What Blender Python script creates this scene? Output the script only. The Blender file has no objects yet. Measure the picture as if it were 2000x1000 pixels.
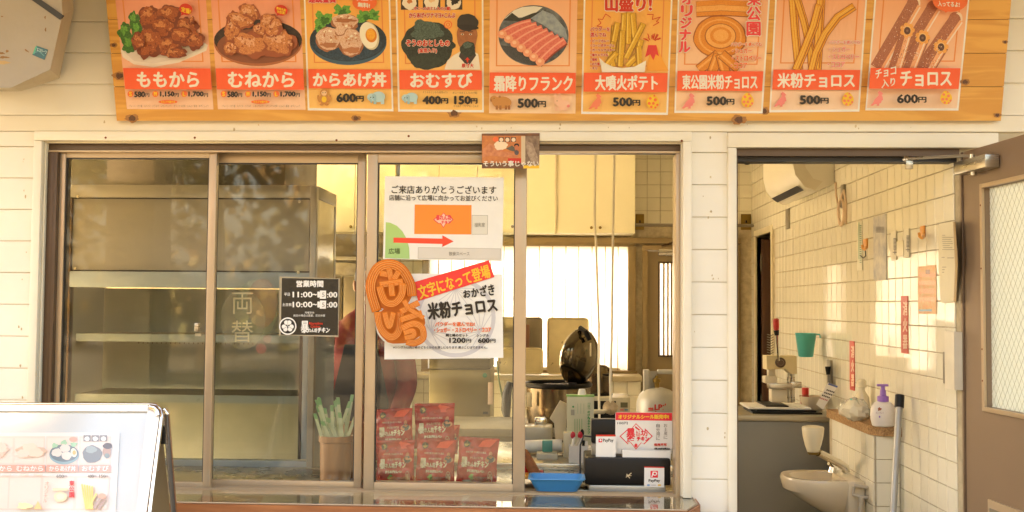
import bpy, bmesh, math, random
from math import radians, sin, cos, pi, tan
from mathutils import Vector, Matrix, Euler
from mathutils.geometry import tessellate_polygon
random.seed(7)
SC = bpy.context.scene
COL = SC.collection
# ------------------------------------------------------------------ camera
F = 2100.0; D = 4.02; EYE = 1.6
YAW, PITCH, ROLL = math.atan(90/F), math.atan(.045), .0078
ROT = Matrix.Rotation(YAW, 3, 'Z') @ Matrix.Rotation(pi/2 + PITCH, 3, 'X') @ Matrix.Rotation(ROLL, 3, 'Z')
CAM = Vector((0, -D, EYE))
cd = bpy.data.cameras.new('camera'); cam = bpy.data.objects.new('camera', cd); COL.objects.link(cam)
cd.sensor_width = 36; cd.lens = 36*F/2000; cd.clip_start = .05; cd.clip_end = 400
cam.matrix_world = Matrix.Translation(CAM) @ ROT.to_4x4()
SC.camera = cam
# ------------------------------------------------------------------ light
SUN_EL, SUN_AZ = radians(40), radians(-58)      # the sun stands behind the kiosk, to the left
SUN_DIR = Vector((sin(SUN_AZ)*cos(SUN_EL), cos(SUN_AZ)*cos(SUN_EL), sin(SUN_EL)))
w = bpy.data.worlds.new('World'); SC.world = w; w.use_nodes = True
nt = w.node_tree; bg = nt.nodes['Background']
sky = nt.nodes.new('ShaderNodeTexSky'); sky.sky_type = 'NISHITA'; sky.sun_disc = False
sky.sun_elevation = SUN_EL; sky.sun_rotation = SUN_AZ; sky.dust_density = 3.5; sky.air_density = 1.0; sky.ozone_density = .6
nt.links.new(sky.outputs[0], bg.inputs[0]); bg.inputs[1].default_value = .09
sl = bpy.data.lights.new('sun', 'SUN'); sl.energy = 5.0; sl.angle = radians(.5); sl.color = (1, .88, .68)
so = bpy.data.objects.new('sun', sl); COL.objects.link(so); so.rotation_euler = SUN_DIR.to_track_quat('Z', 'Y').to_euler(); so.location = (0, 8, 12)
vs = SC.view_settings; vs.view_transform = 'Standard'; vs.look = 'None'; vs.gamma = 1; vs.use_curve_mapping = False
vs.exposure = 4.2
vs.use_white_balance = True; vs.white_balance_temperature = 8600; vs.white_balance_tint = 12
SC.render.engine = 'CYCLES'
cy = SC.cycles; cy.use_denoising = True; cy.max_bounces = 10; cy.diffuse_bounces = 6; cy.glossy_bounces = 4
cy.transparent_max_bounces = 16; cy.transmission_bounces = 8; cy.sample_clamp_indirect = 6; cy.caustics_reflective = False; cy.caustics_refractive = False
try: cy.denoiser = 'OPENIMAGEDENOISE'
except Exception: pass

# ------------------------------------------------------------------ where a ray of the photograph meets a plane
def ray(px, py): return ROT @ Vector(((px-1000)/F, (500-py)/F, -1))
def PY(px, py, yd):                 # plane parallel to the facade, yd metres from the camera
    d = ray(px, py); return CAM + d*(yd/d.y)
def PX(px, py, x):
    d = ray(px, py); return CAM + d*((x-CAM.x)/d.x)
def PZ(px, py, z):
    d = ray(px, py); return CAM + d*((z-CAM.z)/d.z)
def PP(px, py, p0, n):
    d = ray(px, py); return CAM + d*((p0-CAM).dot(n)/d.dot(n))
def rect(x0, y0, x1, y1, yd):       # -> X0, X1, Z0, Z1
    xm, ym = (x0+x1)/2, (y0+y1)/2
    return PY(x0, ym, yd).x, PY(x1, ym, yd).x, PY(xm, y1, yd).z, PY(xm, y0, yd).z

# ------------------------------------------------------------------ materials
def lin(c):
    if isinstance(c, str):
        c = c.lstrip('#'); c = [int(c[i:i+2], 16)/255 for i in (0, 2, 4)]
        return tuple((x/12.92 if x <= .04045 else ((x+.055)/1.055)**2.4) for x in c)
    return tuple(c)
MATS = {}
def nd(nt, t, **k):
    n = nt.nodes.new(t)
    for a, b in k.items(): setattr(n, a, b)
    return n
def mat(name, col, rough=.5, metal=0, var=.12, vscale=6, bump=0, bscale=60, col2=None, spec=.5, stretch=None, coat=0, rvar=.08, detail=3):
    if name in MATS: return MATS[name]
    m = bpy.data.materials.new(name); m.use_nodes = True; t = m.node_tree; b = t.nodes['Principled BSDF']
    col = lin(col); col2 = lin(col2) if col2 is not None else tuple(c*(1-var) for c in col)
    tc = nd(t, 'ShaderNodeTexCoord'); mp = nd(t, 'ShaderNodeMapping'); t.links.new(tc.outputs['Object'], mp.inputs[0])
    if stretch: mp.inputs['Scale'].default_value = stretch
    n = nd(t, 'ShaderNodeTexNoise'); n.inputs['Scale'].default_value = vscale; n.inputs['Detail'].default_value = detail; n.inputs['Roughness'].default_value = .6
    t.links.new(mp.outputs[0], n.inputs['Vector'])
    r = nd(t, 'ShaderNodeMapRange'); r.inputs[1].default_value = .33; r.inputs[2].default_value = .67; t.links.new(n.outputs[0], r.inputs[0])
    mx = nd(t, 'ShaderNodeMix', data_type='RGBA'); mx.inputs[6].default_value = (*col, 1); mx.inputs[7].default_value = (*col2, 1)
    t.links.new(r.outputs[0], mx.inputs[0]); t.links.new(mx.outputs[2], b.inputs['Base Color'])
    rr = nd(t, 'ShaderNodeMapRange'); rr.inputs[3].default_value = max(.02, rough-rvar); rr.inputs[4].default_value = min(1, rough+rvar)
    t.links.new(n.outputs[0], rr.inputs[0]); t.links.new(rr.outputs[0], b.inputs['Roughness'])
    b.inputs['Metallic'].default_value = metal; b.inputs['Specular IOR Level'].default_value = spec; b.inputs['Coat Weight'].default_value = coat
    if bump:
        n2 = nd(t, 'ShaderNodeTexNoise'); n2.inputs['Scale'].default_value = bscale; n2.inputs['Detail'].default_value = 2
        t.links.new(mp.outputs[0], n2.inputs['Vector'])
        bp = nd(t, 'ShaderNodeBump'); bp.inputs['Strength'].default_value = bump; bp.inputs['Distance'].default_value = .01
        t.links.new(n2.outputs[0], bp.inputs['Height']); t.links.new(bp.outputs[0], b.inputs['Normal'])
    MATS[name] = m; return m
def ink(c, c2=None, sc=200):        # printed colour under a laminate film
    return mat('ink_'+str(c)+('' if c2 is None else '_'+str(c2)+str(sc)), c, .3, 0, .04, sc if c2 else 8, 0, col2=c2, rvar=.05, spec=.35)
def glass(name, tint, refl=.045, rough=0.0, wire=False, frost=0):
    m = bpy.data.materials.new(name); m.use_nodes = True; t = m.node_tree; t.nodes.remove(t.nodes['Principled BSDF'])
    out = t.nodes['Material Output']; g = nd(t, 'ShaderNodeNewGeometry')
    dot = nd(t, 'ShaderNodeVectorMath', operation='DOT_PRODUCT'); t.links.new(g.outputs['Incoming'], dot.inputs[0]); t.links.new(g.outputs['Normal'], dot.inputs[1])
    ab = nd(t, 'ShaderNodeMath', operation='ABSOLUTE'); t.links.new(dot.outputs['Value'], ab.inputs[0])
    s1 = nd(t, 'ShaderNodeMath', operation='SUBTRACT'); s1.inputs[0].default_value = 1; t.links.new(ab.outputs[0], s1.inputs[1])
    p5 = nd(t, 'ShaderNodeMath', operation='POWER'); t.links.new(s1.outputs[0], p5.inputs[0]); p5.inputs[1].default_value = 5
    ma = nd(t, 'ShaderNodeMath', operation='MULTIPLY_ADD'); t.links.new(p5.outputs[0], ma.inputs[0]); ma.inputs[1].default_value = 1-refl; ma.inputs[2].default_value = refl
    tr = nd(t, 'ShaderNodeBsdfTransparent'); tr.inputs[0].default_value = (*tint, 1)
    gl = nd(t, 'ShaderNodeBsdfGlossy'); gl.inputs['Roughness'].default_value = max(rough, .025); gl.inputs[0].default_value = (.95, .95, .95, 1)
    base = tr
    if frost:
        tl = nd(t, 'ShaderNodeBsdfTranslucent'); tl.inputs[0].default_value = (*tint, 1)
        m0 = nd(t, 'ShaderNodeMixShader'); m0.inputs[0].default_value = frost; t.links.new(tr.outputs[0], m0.inputs[1]); t.links.new(tl.outputs[0], m0.inputs[2]); base = m0
    mx = nd(t, 'ShaderNodeMixShader'); t.links.new(ma.outputs[0], mx.inputs[0]); t.links.new(base.outputs[0], mx.inputs[1]); t.links.new(gl.outputs[0], mx.inputs[2])
    # faint dust and wipe marks on the pane
    tc = nd(t, 'ShaderNodeTexCoord'); n = nd(t, 'ShaderNodeTexNoise'); n.inputs['Scale'].default_value = 2.5; n.inputs['Detail'].default_value = 6; t.links.new(tc.outputs['Object'], n.inputs['Vector'])
    mr = nd(t, 'ShaderNodeMapRange'); mr.inputs[1].default_value = .4; mr.inputs[2].default_value = .8; mr.inputs[4].default_value = .010; t.links.new(n.outputs[0], mr.inputs[0])
    df = nd(t, 'ShaderNodeBsdfDiffuse'); df.inputs[0].default_value = (.6, .6, .55, 1)
    m2 = nd(t, 'ShaderNodeMixShader'); t.links.new(mr.outputs[0], m2.inputs[0]); t.links.new(mx.outputs[0], m2.inputs[1]); t.links.new(df.outputs[0], m2.inputs[2])
    t.links.new(m2.outputs[0], out.inputs[0]); MATS[name] = m; return m
def wood(name, c1, c2, scale=(1.2, 14, 14), rough=.45, ring=1.0):
    m = bpy.data.materials.new(name); m.use_nodes = True; t = m.node_tree; b = t.nodes['Principled BSDF']
    tc = nd(t, 'ShaderNodeTexCoord'); mp = nd(t, 'ShaderNodeMapping'); t.links.new(tc.outputs['Object'], mp.inputs[0]); mp.inputs['Scale'].default_value = scale
    oi = nd(t, 'ShaderNodeObjectInfo'); ad = nd(t, 'ShaderNodeVectorMath', operation='ADD'); sc = nd(t, 'ShaderNodeVectorMath', operation='SCALE')
    cb = nd(t, 'ShaderNodeCombineXYZ'); t.links.new(oi.outputs['Random'], cb.inputs[0]); t.links.new(oi.outputs['Random'], cb.inputs[2]); t.links.new(cb.outputs[0], sc.inputs[0]); sc.inputs['Scale'].default_value = 37
    t.links.new(mp.outputs[0], ad.inputs[0]); t.links.new(sc.outputs[0], ad.inputs[1])
    n = nd(t, 'ShaderNodeTexNoise'); n.inputs['Scale'].default_value = 1.1; n.inputs['Detail'].default_value = 4; n.inputs['Distortion'].default_value = 1.1
    t.links.new(ad.outputs[0], n.inputs['Vector'])
    wv = nd(t, 'ShaderNodeMath', operation='MULTIPLY'); t.links.new(n.outputs[0], wv.inputs[0]); wv.inputs[1].default_value = 16*ring
    sn = nd(t, 'ShaderNodeMath', operation='SINE'); t.links.new(wv.outputs[0], sn.inputs[0])
    mr = nd(t, 'ShaderNodeMapRange'); mr.inputs[1].default_value = -.2; mr.inputs[2].default_value = 1.2; t.links.new(sn.outputs[0], mr.inputs[0])
    mx = nd(t, 'ShaderNodeMix', data_type='RGBA'); mx.inputs[6].default_value = (*lin(c1), 1); mx.inputs[7].default_value = (*lin(c2), 1)
    t.links.new(mr.outputs[0], mx.inputs[0]); t.links.new(mx.outputs[2], b.inputs['Base Color']); b.inputs['Roughness'].default_value = rough
    MATS[name] = m; return m
def grad(name, c1, c2, rough=.3):   # two printed colours blending from the sheet's top to its bottom
    m = bpy.data.materials.new(name); m.use_nodes = True; t = m.node_tree; b = t.nodes['Principled BSDF']
    tc = nd(t, 'ShaderNodeTexCoord'); sp = nd(t, 'ShaderNodeSeparateXYZ'); t.links.new(tc.outputs['Generated'], sp.inputs[0])
    mx = nd(t, 'ShaderNodeMix', data_type='RGBA'); mx.inputs[6].default_value = (*lin(c2), 1); mx.inputs[7].default_value = (*lin(c1), 1)
    t.links.new(sp.outputs[2], mx.inputs[0]); t.links.new(mx.outputs[2], b.inputs['Base Color']); b.inputs['Roughness'].default_value = rough
    b.inputs['Specular IOR Level'].default_value = .35
    n = nd(t, 'ShaderNodeTexNoise'); n.inputs['Scale'].default_value = 9; mp = nd(t, 'ShaderNodeMapping'); mp.inputs['Scale'].default_value = (4, 4, .6)
    t.links.new(tc.outputs['Object'], mp.inputs[0]); t.links.new(mp.outputs[0], n.inputs['Vector'])
    bp = nd(t, 'ShaderNodeBump'); bp.inputs['Strength'].default_value = .25; bp.inputs['Distance'].default_value = .01; t.links.new(n.outputs[0], bp.inputs['Height']); t.links.new(bp.outputs[0], b.inputs['Normal'])
    MATS[name] = m; return m

# ------------------------------------------------------------------ mesh helpers
def tag(o, label=None, cat=None, group=None, kind=None):
    if label: o['label'] = label
    if cat: o['category'] = cat
    if group: o['group'] = group
    if kind: o['kind'] = kind
    return o
WL = {}                              # world location of every object, so children can be written in world coordinates
def empty(name, loc, label=None, cat=None, group=None, kind=None, parent=None):
    o = bpy.data.objects.new(name, None); COL.objects.link(o); loc = Vector(loc); o.empty_display_size = .05
    WL[o.name] = loc; o.location = loc - (WL[parent.name] if parent else Vector()); o.parent = parent
    return tag(o, label, cat, group, kind)
class MB:
    def __init__(s): s.v = []; s.f = []; s.mi = []; s.m = []; s.sm = []
    def add(s, vs, fs, m, smooth=False):
        if m not in s.m: s.m.append(m)
        k = s.m.index(m); n = len(s.v); s.v += [tuple(v) for v in vs]
        for f in fs: s.f.append(tuple(i+n for i in f)); s.mi.append(k); s.sm.append(smooth)
        return s
    def box(s, x0, x1, y0, y1, z0, z1, m, bev=0, seg=2):
        x0, x1 = min(x0, x1), max(x0, x1); y0, y1 = min(y0, y1), max(y0, y1); z0, z1 = min(z0, z1), max(z0, z1)
        if bev:
            bev = min(bev, (x1-x0)*.45, (y1-y0)*.45, (z1-z0)*.45)
            bm = bmesh.new(); bmesh.ops.create_cube(bm, size=1)
            for v in bm.verts: v.co = Vector((x0+(v.co.x+.5)*(x1-x0), y0+(v.co.y+.5)*(y1-y0), z0+(v.co.z+.5)*(z1-z0)))
            bmesh.ops.bevel(bm, geom=bm.edges[:], offset=bev, segments=seg, affect='EDGES', profile=.5)
            bm.verts.index_update(); s.add([v.co.copy() for v in bm.verts], [[v.index for v in f.verts] for f in bm.faces], m, seg > 1); bm.free(); return s
        vs = [(x, y, z) for x in (x0, x1) for y in (y0, y1) for z in (z0, z1)]
        return s.add(vs, [(0, 1, 3, 2), (4, 6, 7, 5), (0, 4, 5, 1), (2, 3, 7, 6), (0, 2, 6, 4), (1, 5, 7, 3)], m)
    def prism(s, pts, vec, m, smooth=False):     # polygon (list of Vectors) extruded by vec
        pts = [Vector(p) for p in pts]; n = len(pts); vec = Vector(vec)
        tri = tessellate_polygon([pts])
        fs = [tuple(t) for t in tri] + [tuple(i+n for i in reversed(t)) for t in tri]
        s.add(pts + [p+vec for p in pts], fs, m)
        return s.add(pts + [p+vec for p in pts], [(i, (i+1) % n, (i+1) % n+n, i+n) for i in range(n)], m, smooth)
    def tube(s, pts, r, m, n=8, cap=True, smooth=True):
        pts = [Vector(p) for p in pts]; rs = r if isinstance(r, (list, tuple)) else [r]*len(pts)
        vs = []; fs = []; up = None
        for i, p in enumerate(pts):
            t = (pts[min(i+1, len(pts)-1)]-pts[max(i-1, 0)]).normalized()
            if up is None: up = Vector((0, 0, 1)) if abs(t.z) < .9 else Vector((1, 0, 0))
            a = t.cross(up)
            a = a.normalized() if a.length > 1e-6 else t.orthogonal().normalized(); b = a.cross(t).normalized(); up = b
            for k in range(n):
                an = 2*pi*k/n; vs.append(p + (a*cos(an)+b*sin(an))*rs[i])
        for i in range(len(pts)-1):
            for k in range(n): fs.append((i*n+k, i*n+(k+1) % n, (i+1)*n+(k+1) % n, (i+1)*n+k))
        s.add(vs, fs, m, smooth)
        if cap: s.add(vs[:n], [tuple(range(n))], m); s.add(vs[-n:], [tuple(reversed(range(n)))], m)
        return s
    def lathe(s, c, prof, m, n=24, axis='Z', sx=1, sy=1):   # prof: (radius, height)
        c = Vector(c); vs = []; fs = []
        for r, h in prof:
            for k in range(n):
                a = 2*pi*k/n; p = Vector((r*cos(a)*sx, r*sin(a)*sy, h))
                if axis == 'Y': p = Vector((p.x, p.z, p.y))
                if axis == 'X': p = Vector((p.z, p.x, p.y))
                vs.append(c+p)
        q = len(prof)
        for i in range(q-1):
            for k in range(n): fs.append((i*n+k, i*n+(k+1) % n, (i+1)*n+(k+1) % n, (i+1)*n+k))
        if prof[0][0] > 1e-5: fs.append(tuple(reversed(range(n))))
        if prof[-1][0] > 1e-5: fs.append(tuple(range((q-1)*n, q*n)))
        return s.add(vs, fs, m, True)
    def ball(s, c, rx, ry, rz, m, n=14, rough=0, seed=0):
        rnd = random.Random(seed); vs = []; fs = []; q = n//2+1
        for i in range(q+1):
            th = pi*i/q
            for k in range(n):
                ph = 2*pi*k/n; j = 1+(rnd.random()-.5)*2*rough
                vs.append(Vector(c)+Vector((rx*sin(th)*cos(ph), ry*sin(th)*sin(ph), rz*cos(th)))*j)
        for i in range(q):
            for k in range(n): fs.append((i*n+k, (i+1)*n+k, (i+1)*n+(k+1) % n, i*n+(k+1) % n))
        return s.add(vs, fs, m, True)
    def build(s, name, parent=None, label=None, cat=None, group=None, kind=None, loc=None, xf=None):
        vs = [Vector(v) for v in s.v]
        if parent is not None: base = WL[parent.name] if loc is None else Vector(loc)
        elif loc is not None: base = Vector(loc)
        else: base = Vector(((min(v.x for v in vs)+max(v.x for v in vs))/2, (min(v.y for v in vs)+max(v.y for v in vs))/2, min(v.z for v in vs)))
        me = bpy.data.meshes.new(name); me.from_pydata([v-base for v in vs], [], s.f)
        for m in s.m: me.materials.append(m)
        me.polygons.foreach_set('material_index', s.mi); me.polygons.foreach_set('use_smooth', s.sm)
        bm = bmesh.new(); bm.from_mesh(me); bmesh.ops.remove_doubles(bm, verts=bm.verts, dist=1e-6)
        if not getattr(s, 'flat', False): bmesh.ops.recalc_face_normals(bm, faces=bm.faces)
        bm.to_mesh(me); bm.free(); me.update()
        if any(s.sm):
            try: me.set_sharp_from_angle(angle=radians(38))
            except Exception: pass
        o = bpy.data.objects.new(name, me); COL.objects.link(o)
        WL[o.name] = base; o.parent = parent; o.location = base - (WL[parent.name] if parent is not None else Vector())
        return tag(o, label, cat, group, kind)
def rbox(mb, x0, y0, x1, y1, yd, depth, m, bev=0, seg=2):   # box whose front face shows at those pixels of the photo
    X0, X1, Z0, Z1 = rect(x0, y0, x1, y1, yd); Y = yd-D
    return mb.box(X0, X1, Y, Y+depth, Z0, Z1, m, bev, seg)
# ------------------------------------------------------------------ print: flat layers and lettering on a sheet
TX = {}
def text2d(s):
    if s not in TX:
        c = bpy.data.curves.new('t', 'FONT'); c.body = s; c.resolution_u = 2; c.size = 1
        o = bpy.data.objects.new('t', c); COL.objects.link(o); bpy.context.view_layer.update()
        m = bpy.data.meshes.new_from_object(o.evaluated_get(bpy.context.evaluated_depsgraph_get()))
        vs = [(v.co.x, v.co.y) for v in m.vertices]; fs = [tuple(p.vertices) for p in m.polygons]
        bpy.data.objects.remove(o); bpy.data.curves.remove(c); bpy.data.meshes.remove(m)
        if not vs: vs = [(0, 0), (1, 0), (1, 1)]; fs = [(0, 1, 2)]
        x0 = min(v[0] for v in vs); x1 = max(v[0] for v in vs); y0 = min(v[1] for v in vs); y1 = max(v[1] for v in vs)
        TX[s] = ([((x-x0)/(x1-x0), (y-y0)/(y1-y0)) for x, y in vs], fs)
    return TX[s]
class Print:
    def __init__(s, surf, parent, step=8e-5, start=1.2e-3):
        s.surf = surf; s.par = parent; s.step = step; s.k = start; s.mb = None; s.name = None; s.out = []
    def part(s, name):
        s.flush(); s.mb = MB(); s.mb.flat = True; s.name = name; return s
    def flush(s):
        if s.mb is not None and s.mb.v:
            s.out.append(s.mb.build(s.name, s.par))
        s.mb = None
    def _add(s, pts, fs, m):
        s.k += s.step; s.mb.add([s.surf(x, y, s.k) for x, y in pts], fs, m); return s
    def poly(s, pts, m):
        tri = tessellate_polygon([[Vector((x, y, 0)) for x, y in pts]]); return s._add(pts, [tuple(t) for t in tri], m)
    def rect(s, x0, y0, x1, y1, m): return s._add([(x0, y0), (x1, y0), (x1, y1), (x0, y1)], [(0, 1, 2, 3)], m)
    def quad(s, q, m): return s._add(q, [(0, 1, 2, 3)], m)
    def frame(s, x0, y0, x1, y1, t, m):
        for a in ((x0, y0, x1, y0+t), (x0, y1-t, x1, y1), (x0, y0+t, x0+t, y1-t), (x1-t, y0+t, x1, y1-t)): s.rect(*a, m)
        return s
    def ell(s, cx, cy, rx, ry, m, n=24, rot=0, ymin=None):
        c, q = cos(rot), sin(rot); pts = []
        for k in range(n):
            a = 2*pi*k/n; u, v = rx*cos(a), ry*sin(a); y = cy+u*q+v*c
            pts.append((cx+u*c-v*q, y))
        return s._add(pts+[(cx, cy)], [(k, (k+1) % n, n) for k in range(n)], m)
    def blob(s, cx, cy, rx, ry, m, rough=.12, seed=0, n=30, rot=0):
        r = random.Random(seed); c, q = cos(rot), sin(rot); ph = [r.random()*6.3 for _ in range(4)]; pts = []
        for k in range(n):
            a = 2*pi*k/n; j = 1+rough*(.6*sin(3*a+ph[0])+.5*sin(5*a+ph[1])+.4*sin(9*a+ph[2])+.5*(r.random()-.5))
            u, v = rx*cos(a)*j, ry*sin(a)*j; pts.append((cx+u*c-v*q, cy+u*q+v*c))
        return s._add(pts+[(cx, cy)], [(k, (k+1) % n, n) for k in range(n)], m)
    def line(s, pts, w, m):
        pts = [Vector(p) for p in pts]
        for a, b in zip(pts, pts[1:]):
            d = (b-a); 
            if d.length == 0: continue
            n = Vector((-d.y, d.x)).normalized()*(w/2); e = d.normalized()*(w*.2)
            s.quad([tuple(a-e+n), tuple(b+e+n), tuple(b+e-n), tuple(a-e-n)], m)
        return s
    def text(s, t, x0, y0, x1, y1, m, bold=0, outline=None, ow=0, slope=0, shear=0, jit=0):
        vs, fs = text2d(t); rnd = random.Random(hash(t) % 999 if False else len(t))
        def put(dx, dy, mm):
            s._add([(x0+(x1-x0)*u+dx+shear*v*(y1-y0), y1-(y1-y0)*v+dy+slope*(x1-x0)*u) for u, v in vs], fs, mm)
        if outline:
            for k in range(8): put(ow*cos(k*pi/4), ow*sin(k*pi/4), outline)
        put(0, 0, m)
        if bold:
            for dx, dy in ((bold, 0), (-bold, 0), (0, bold*.8), (0, -bold*.8)): put(dx, dy, m)
        return s
    def vtext(s, t, cx, y0, y1, w, m, bold=0, outline=None, ow=0, dx=0):
        h = (y1-y0)/len(t)
        for i, ch in enumerate(t):
            x = cx+dx*i
            if ch == 'ー': s.rect(x-w*.1, y0+h*i+h*.1, x+w*.1, y0+h*i+h*.9, m); continue
            s.text(ch, x-w/2, y0+h*i+h*.06, x+w/2, y0+h*i+h*.94, m, bold, outline, ow)
        return s
def sheet_surf(p0, n):
    p0 = Vector(p0); n = Vector(n).normalized()
    return lambda px, py, off: PP(px, py, p0+n*off, n)
def sheet(name, q, surf, th, m, parent=None, **kw):       # thin sheet with four pixel corners, front face at +th
    a = [surf(x, y, th) for x, y in q]; b = [surf(x, y, 0.0002) for x, y in q]
    mb = MB(); mb.add(a+b, [(0, 1, 2, 3), (7, 6, 5, 4), (0, 4, 5, 1), (1, 5, 6, 2), (2, 6, 7, 3), (3, 7, 4, 0)], m)
    return mb.build(name, parent, **kw)
# ================================================================== materials of the place
M_side = mat('siding_paint', (.84, .80, .69), .42, 0, .09, 2.2, .04, 250)
M_trim = mat('trim_paint', (.80, .74, .60), .38, 0, .06, 4, .03, 200)
M_caulk = mat('dark_joint', (.55, .47, .33), .8)
M_alu = mat('bronze_aluminium', '#b9a285', .34, .35, .08, 3, 0, rvar=.05)
M_alud = mat('dark_bronze', '#5a4634', .4, .3)
M_black = mat('black_rubber', (.015, .013, .012), .5)
M_blackp = mat('black_plastic', (.010, .009, .008), .4, spec=.22)
M_steel = mat('stainless', '#b9b2a2', .28, .9, .12, 5, .02, 90, stretch=(1, 1, 12))
M_steelm = mat('matt_steel', '#8f8878', .5, .55, .1, 4)
M_chrome = mat('chrome', '#d9d4ca', .08, 1)
M_cream = mat('cream_laminate', (.84, .78, .55), .32, 0, .04, 3)
M_tile = mat('cream_tile', (.80, .76, .62), .06, 0, .09, 1.7, .05, 16, rvar=.04)
M_grout = mat('grout', (.52, .44, .30), .85, 0, .3, 20)
M_white = mat('white_plastic', (.78, .76, .70), .35)
M_paper = mat('paper', (.80, .78, .72), .45, 0, .04, 20)
M_ivory = mat('ivory_plastic', (.70, .62, .44), .35, 0, .08)
M_door = mat('brown_door_steel', '#87705a', .45, .1, .08, 2, .03, 300)
M_pane = glass('window_glass', (.93, .95, .91), .036)
M_frost = glass('frosted_glass', (.92, .90, .84), .03, .3, frost=.9)
M_wired = glass('wired_glass', (.95, .89, .68), .04, .25, frost=.72)
M_pine = wood('pine_board', (.74, .38, .09), (.62, .28, .055))
M_redwood = wood('red_wood', (.42, .16, .06), (.30, .10, .035))
M_concrete = mat('paving', (.085, .075, .06), .85, 0, .2, 2, .2, 30)
M_grey = mat('grey_enamel', '#6d6a62', .5, .1)
M_brass = mat('brass_plate', '#8a7038', .35, .8)
M_soil = mat('rust', '#7a3d16', .8, 0, .3, 40)

# ================================================================== ground, roof, room shell
g = MB().box(-40, 40, -45, 30, -.3, 0, M_concrete).build('ground', kind='structure', loc=(0, 0, 0))
W0 = .14                                         # wall thickness
XL, XR, YB, ZC = -4.2, 1.481, 8.27-D, 2.78           # kitchen: left wall, right wall, back wall, ceiling
MB().box(XL-.1, XR+.12, W0, YB+.1, 0.002, .02, mat('kitchen_floor', (.62, .58, .48), .5, 0, .15, 3)).build('kitchen_floor', kind='structure')
MB().box(XL-.1, XR+.12, W0+.002, YB+.1, ZC, ZC+.05, mat('ceiling_board', (.84, .82, .76), .8)).build('kitchen_ceiling', kind='structure')
MB().box(-5, 4.2, -1.7, 5.6, 3.12, 3.28, mat('roof_sheet', (.40, .33, .26), .7)).build('kiosk_roof', label='broad flat roof that shades the kiosk front', cat='roof')

# ================================================================== kiosk front wall with its clapboards
fw = empty('front_wall', (0, 0, 0), 'cream clapboard front wall of the snack kiosk around window and door', 'wall')
SILL = PY(700, 961, D).z
PIT = (PY(35, 286.5, D).z-PY(35, 718.5, D).z)/7
zb = lambda k, right=False: (PY(1380, 298, D).z if right else PY(35, 286.5, D).z) - k*PIT
def siding(x0, x1, ztop_k, n, right=False, zmin=-9):
    for k in range(ztop_k, ztop_k+n):
        z1 = zb(k, right)-.0008; z0 = zb(k+1, right)+.0010
        mb = MB(); e_ = random.uniform(-.0006, .0006); prof = [(0, z0), (-.0072+e_, z0), (-.0080+e_, z0+.004), (-.005, z1-.006), (-.002, z1), (0, z1)]
        mb.prism([(x0, y, z) for y, z in prof], (x1-x0, 0, 0), M_side)
        mb.build('siding_board', fw)
xt0, xt1 = PY(66, 500, D).x, PY(1349, 500, D).x       # outer edges of the window trim
wx0, wx1 = PY(82, 500, D).x, PY(1332, 600, D).x
wz1, wz0 = PY(700, 277, D).z, SILL+.002                    # window opening
dx0, dx1 = PY(1437, 500, D).x, PY(1878, 650, D).x     # door opening
dz1 = PY(1650, 290, D).z
dt0 = PY(1420, 500, D).x
zf0, zf1 = PY(700, 258, D).z, PY(700, 234, D).z       # plain header strip under the menu board
# solid wall behind the boards
core = MB()
core.box(-5, wx0, .0005, W0, 0, 3.1, M_caulk).box(wx1, dx0, .0005, W0, 0, 3.1, M_caulk).box(XR+.1005, 4, .0005, W0, 0, 3.1, M_caulk).box(dx1, XR+.1, .0005, W0, dz1, 3.1, M_caulk)
core.box(wx0, wx1, .0005, W0, wz1, 3.1, M_caulk).box(dx0, dx1, .0005, W0, dz1, 3.1, M_caulk).box(wx0, wx1, .0005, W0, 0, wz0-.03, M_caulk)
core.build('wall_core', fw)
siding(-4.9, xt0, -0, 17); siding(xt1, dt0, 0, 17, True)
siding(-4.9, 3.9, -7, 6)
siding(dx1+.06, 3.9, 0, 17, True)
MB().box(-4.9, 3.9, -.010, 0, zf0+.001, zb(-1)-.001, M_trim, .002, 1).build('header_board', fw)
MB().box(-4.9, xt0, -.009, 0, zb(0)+.001, zf0-.001, M_side).build('siding_board', fw)
MB().box(xt1, dt0, -.009, 0, zb(0, True)+.001, zf0-.001, M_side).build('siding_board', fw)
# window trim
tr = MB(); tr.box(xt0, xt1, -.026, -.0005, wz1, zf0-.001, M_trim, .003); tr.build('window_trim', fw)
MB().box(xt0, wx0, -.026, -.0005, SILL-.08, wz1-.0008, M_trim, .003).build('window_trim', fw)
MB().box(wx1, xt1, -.030, -.0005, SILL+.001, wz1-.0008, M_trim, .003).build('window_trim', fw)
# inner lining of the opening
ln = MB(); ln.box(wx0-.0, wx0+.006, .0, W0, wz0, wz1, M_trim).box(wx1-.004, wx1, .0, W0, wz0, wz1, M_trim).box(wx0+.007, wx1-.005, .0, W0, wz1-.006, wz1, M_trim)
ln.build('window_lining', fw)
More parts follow.
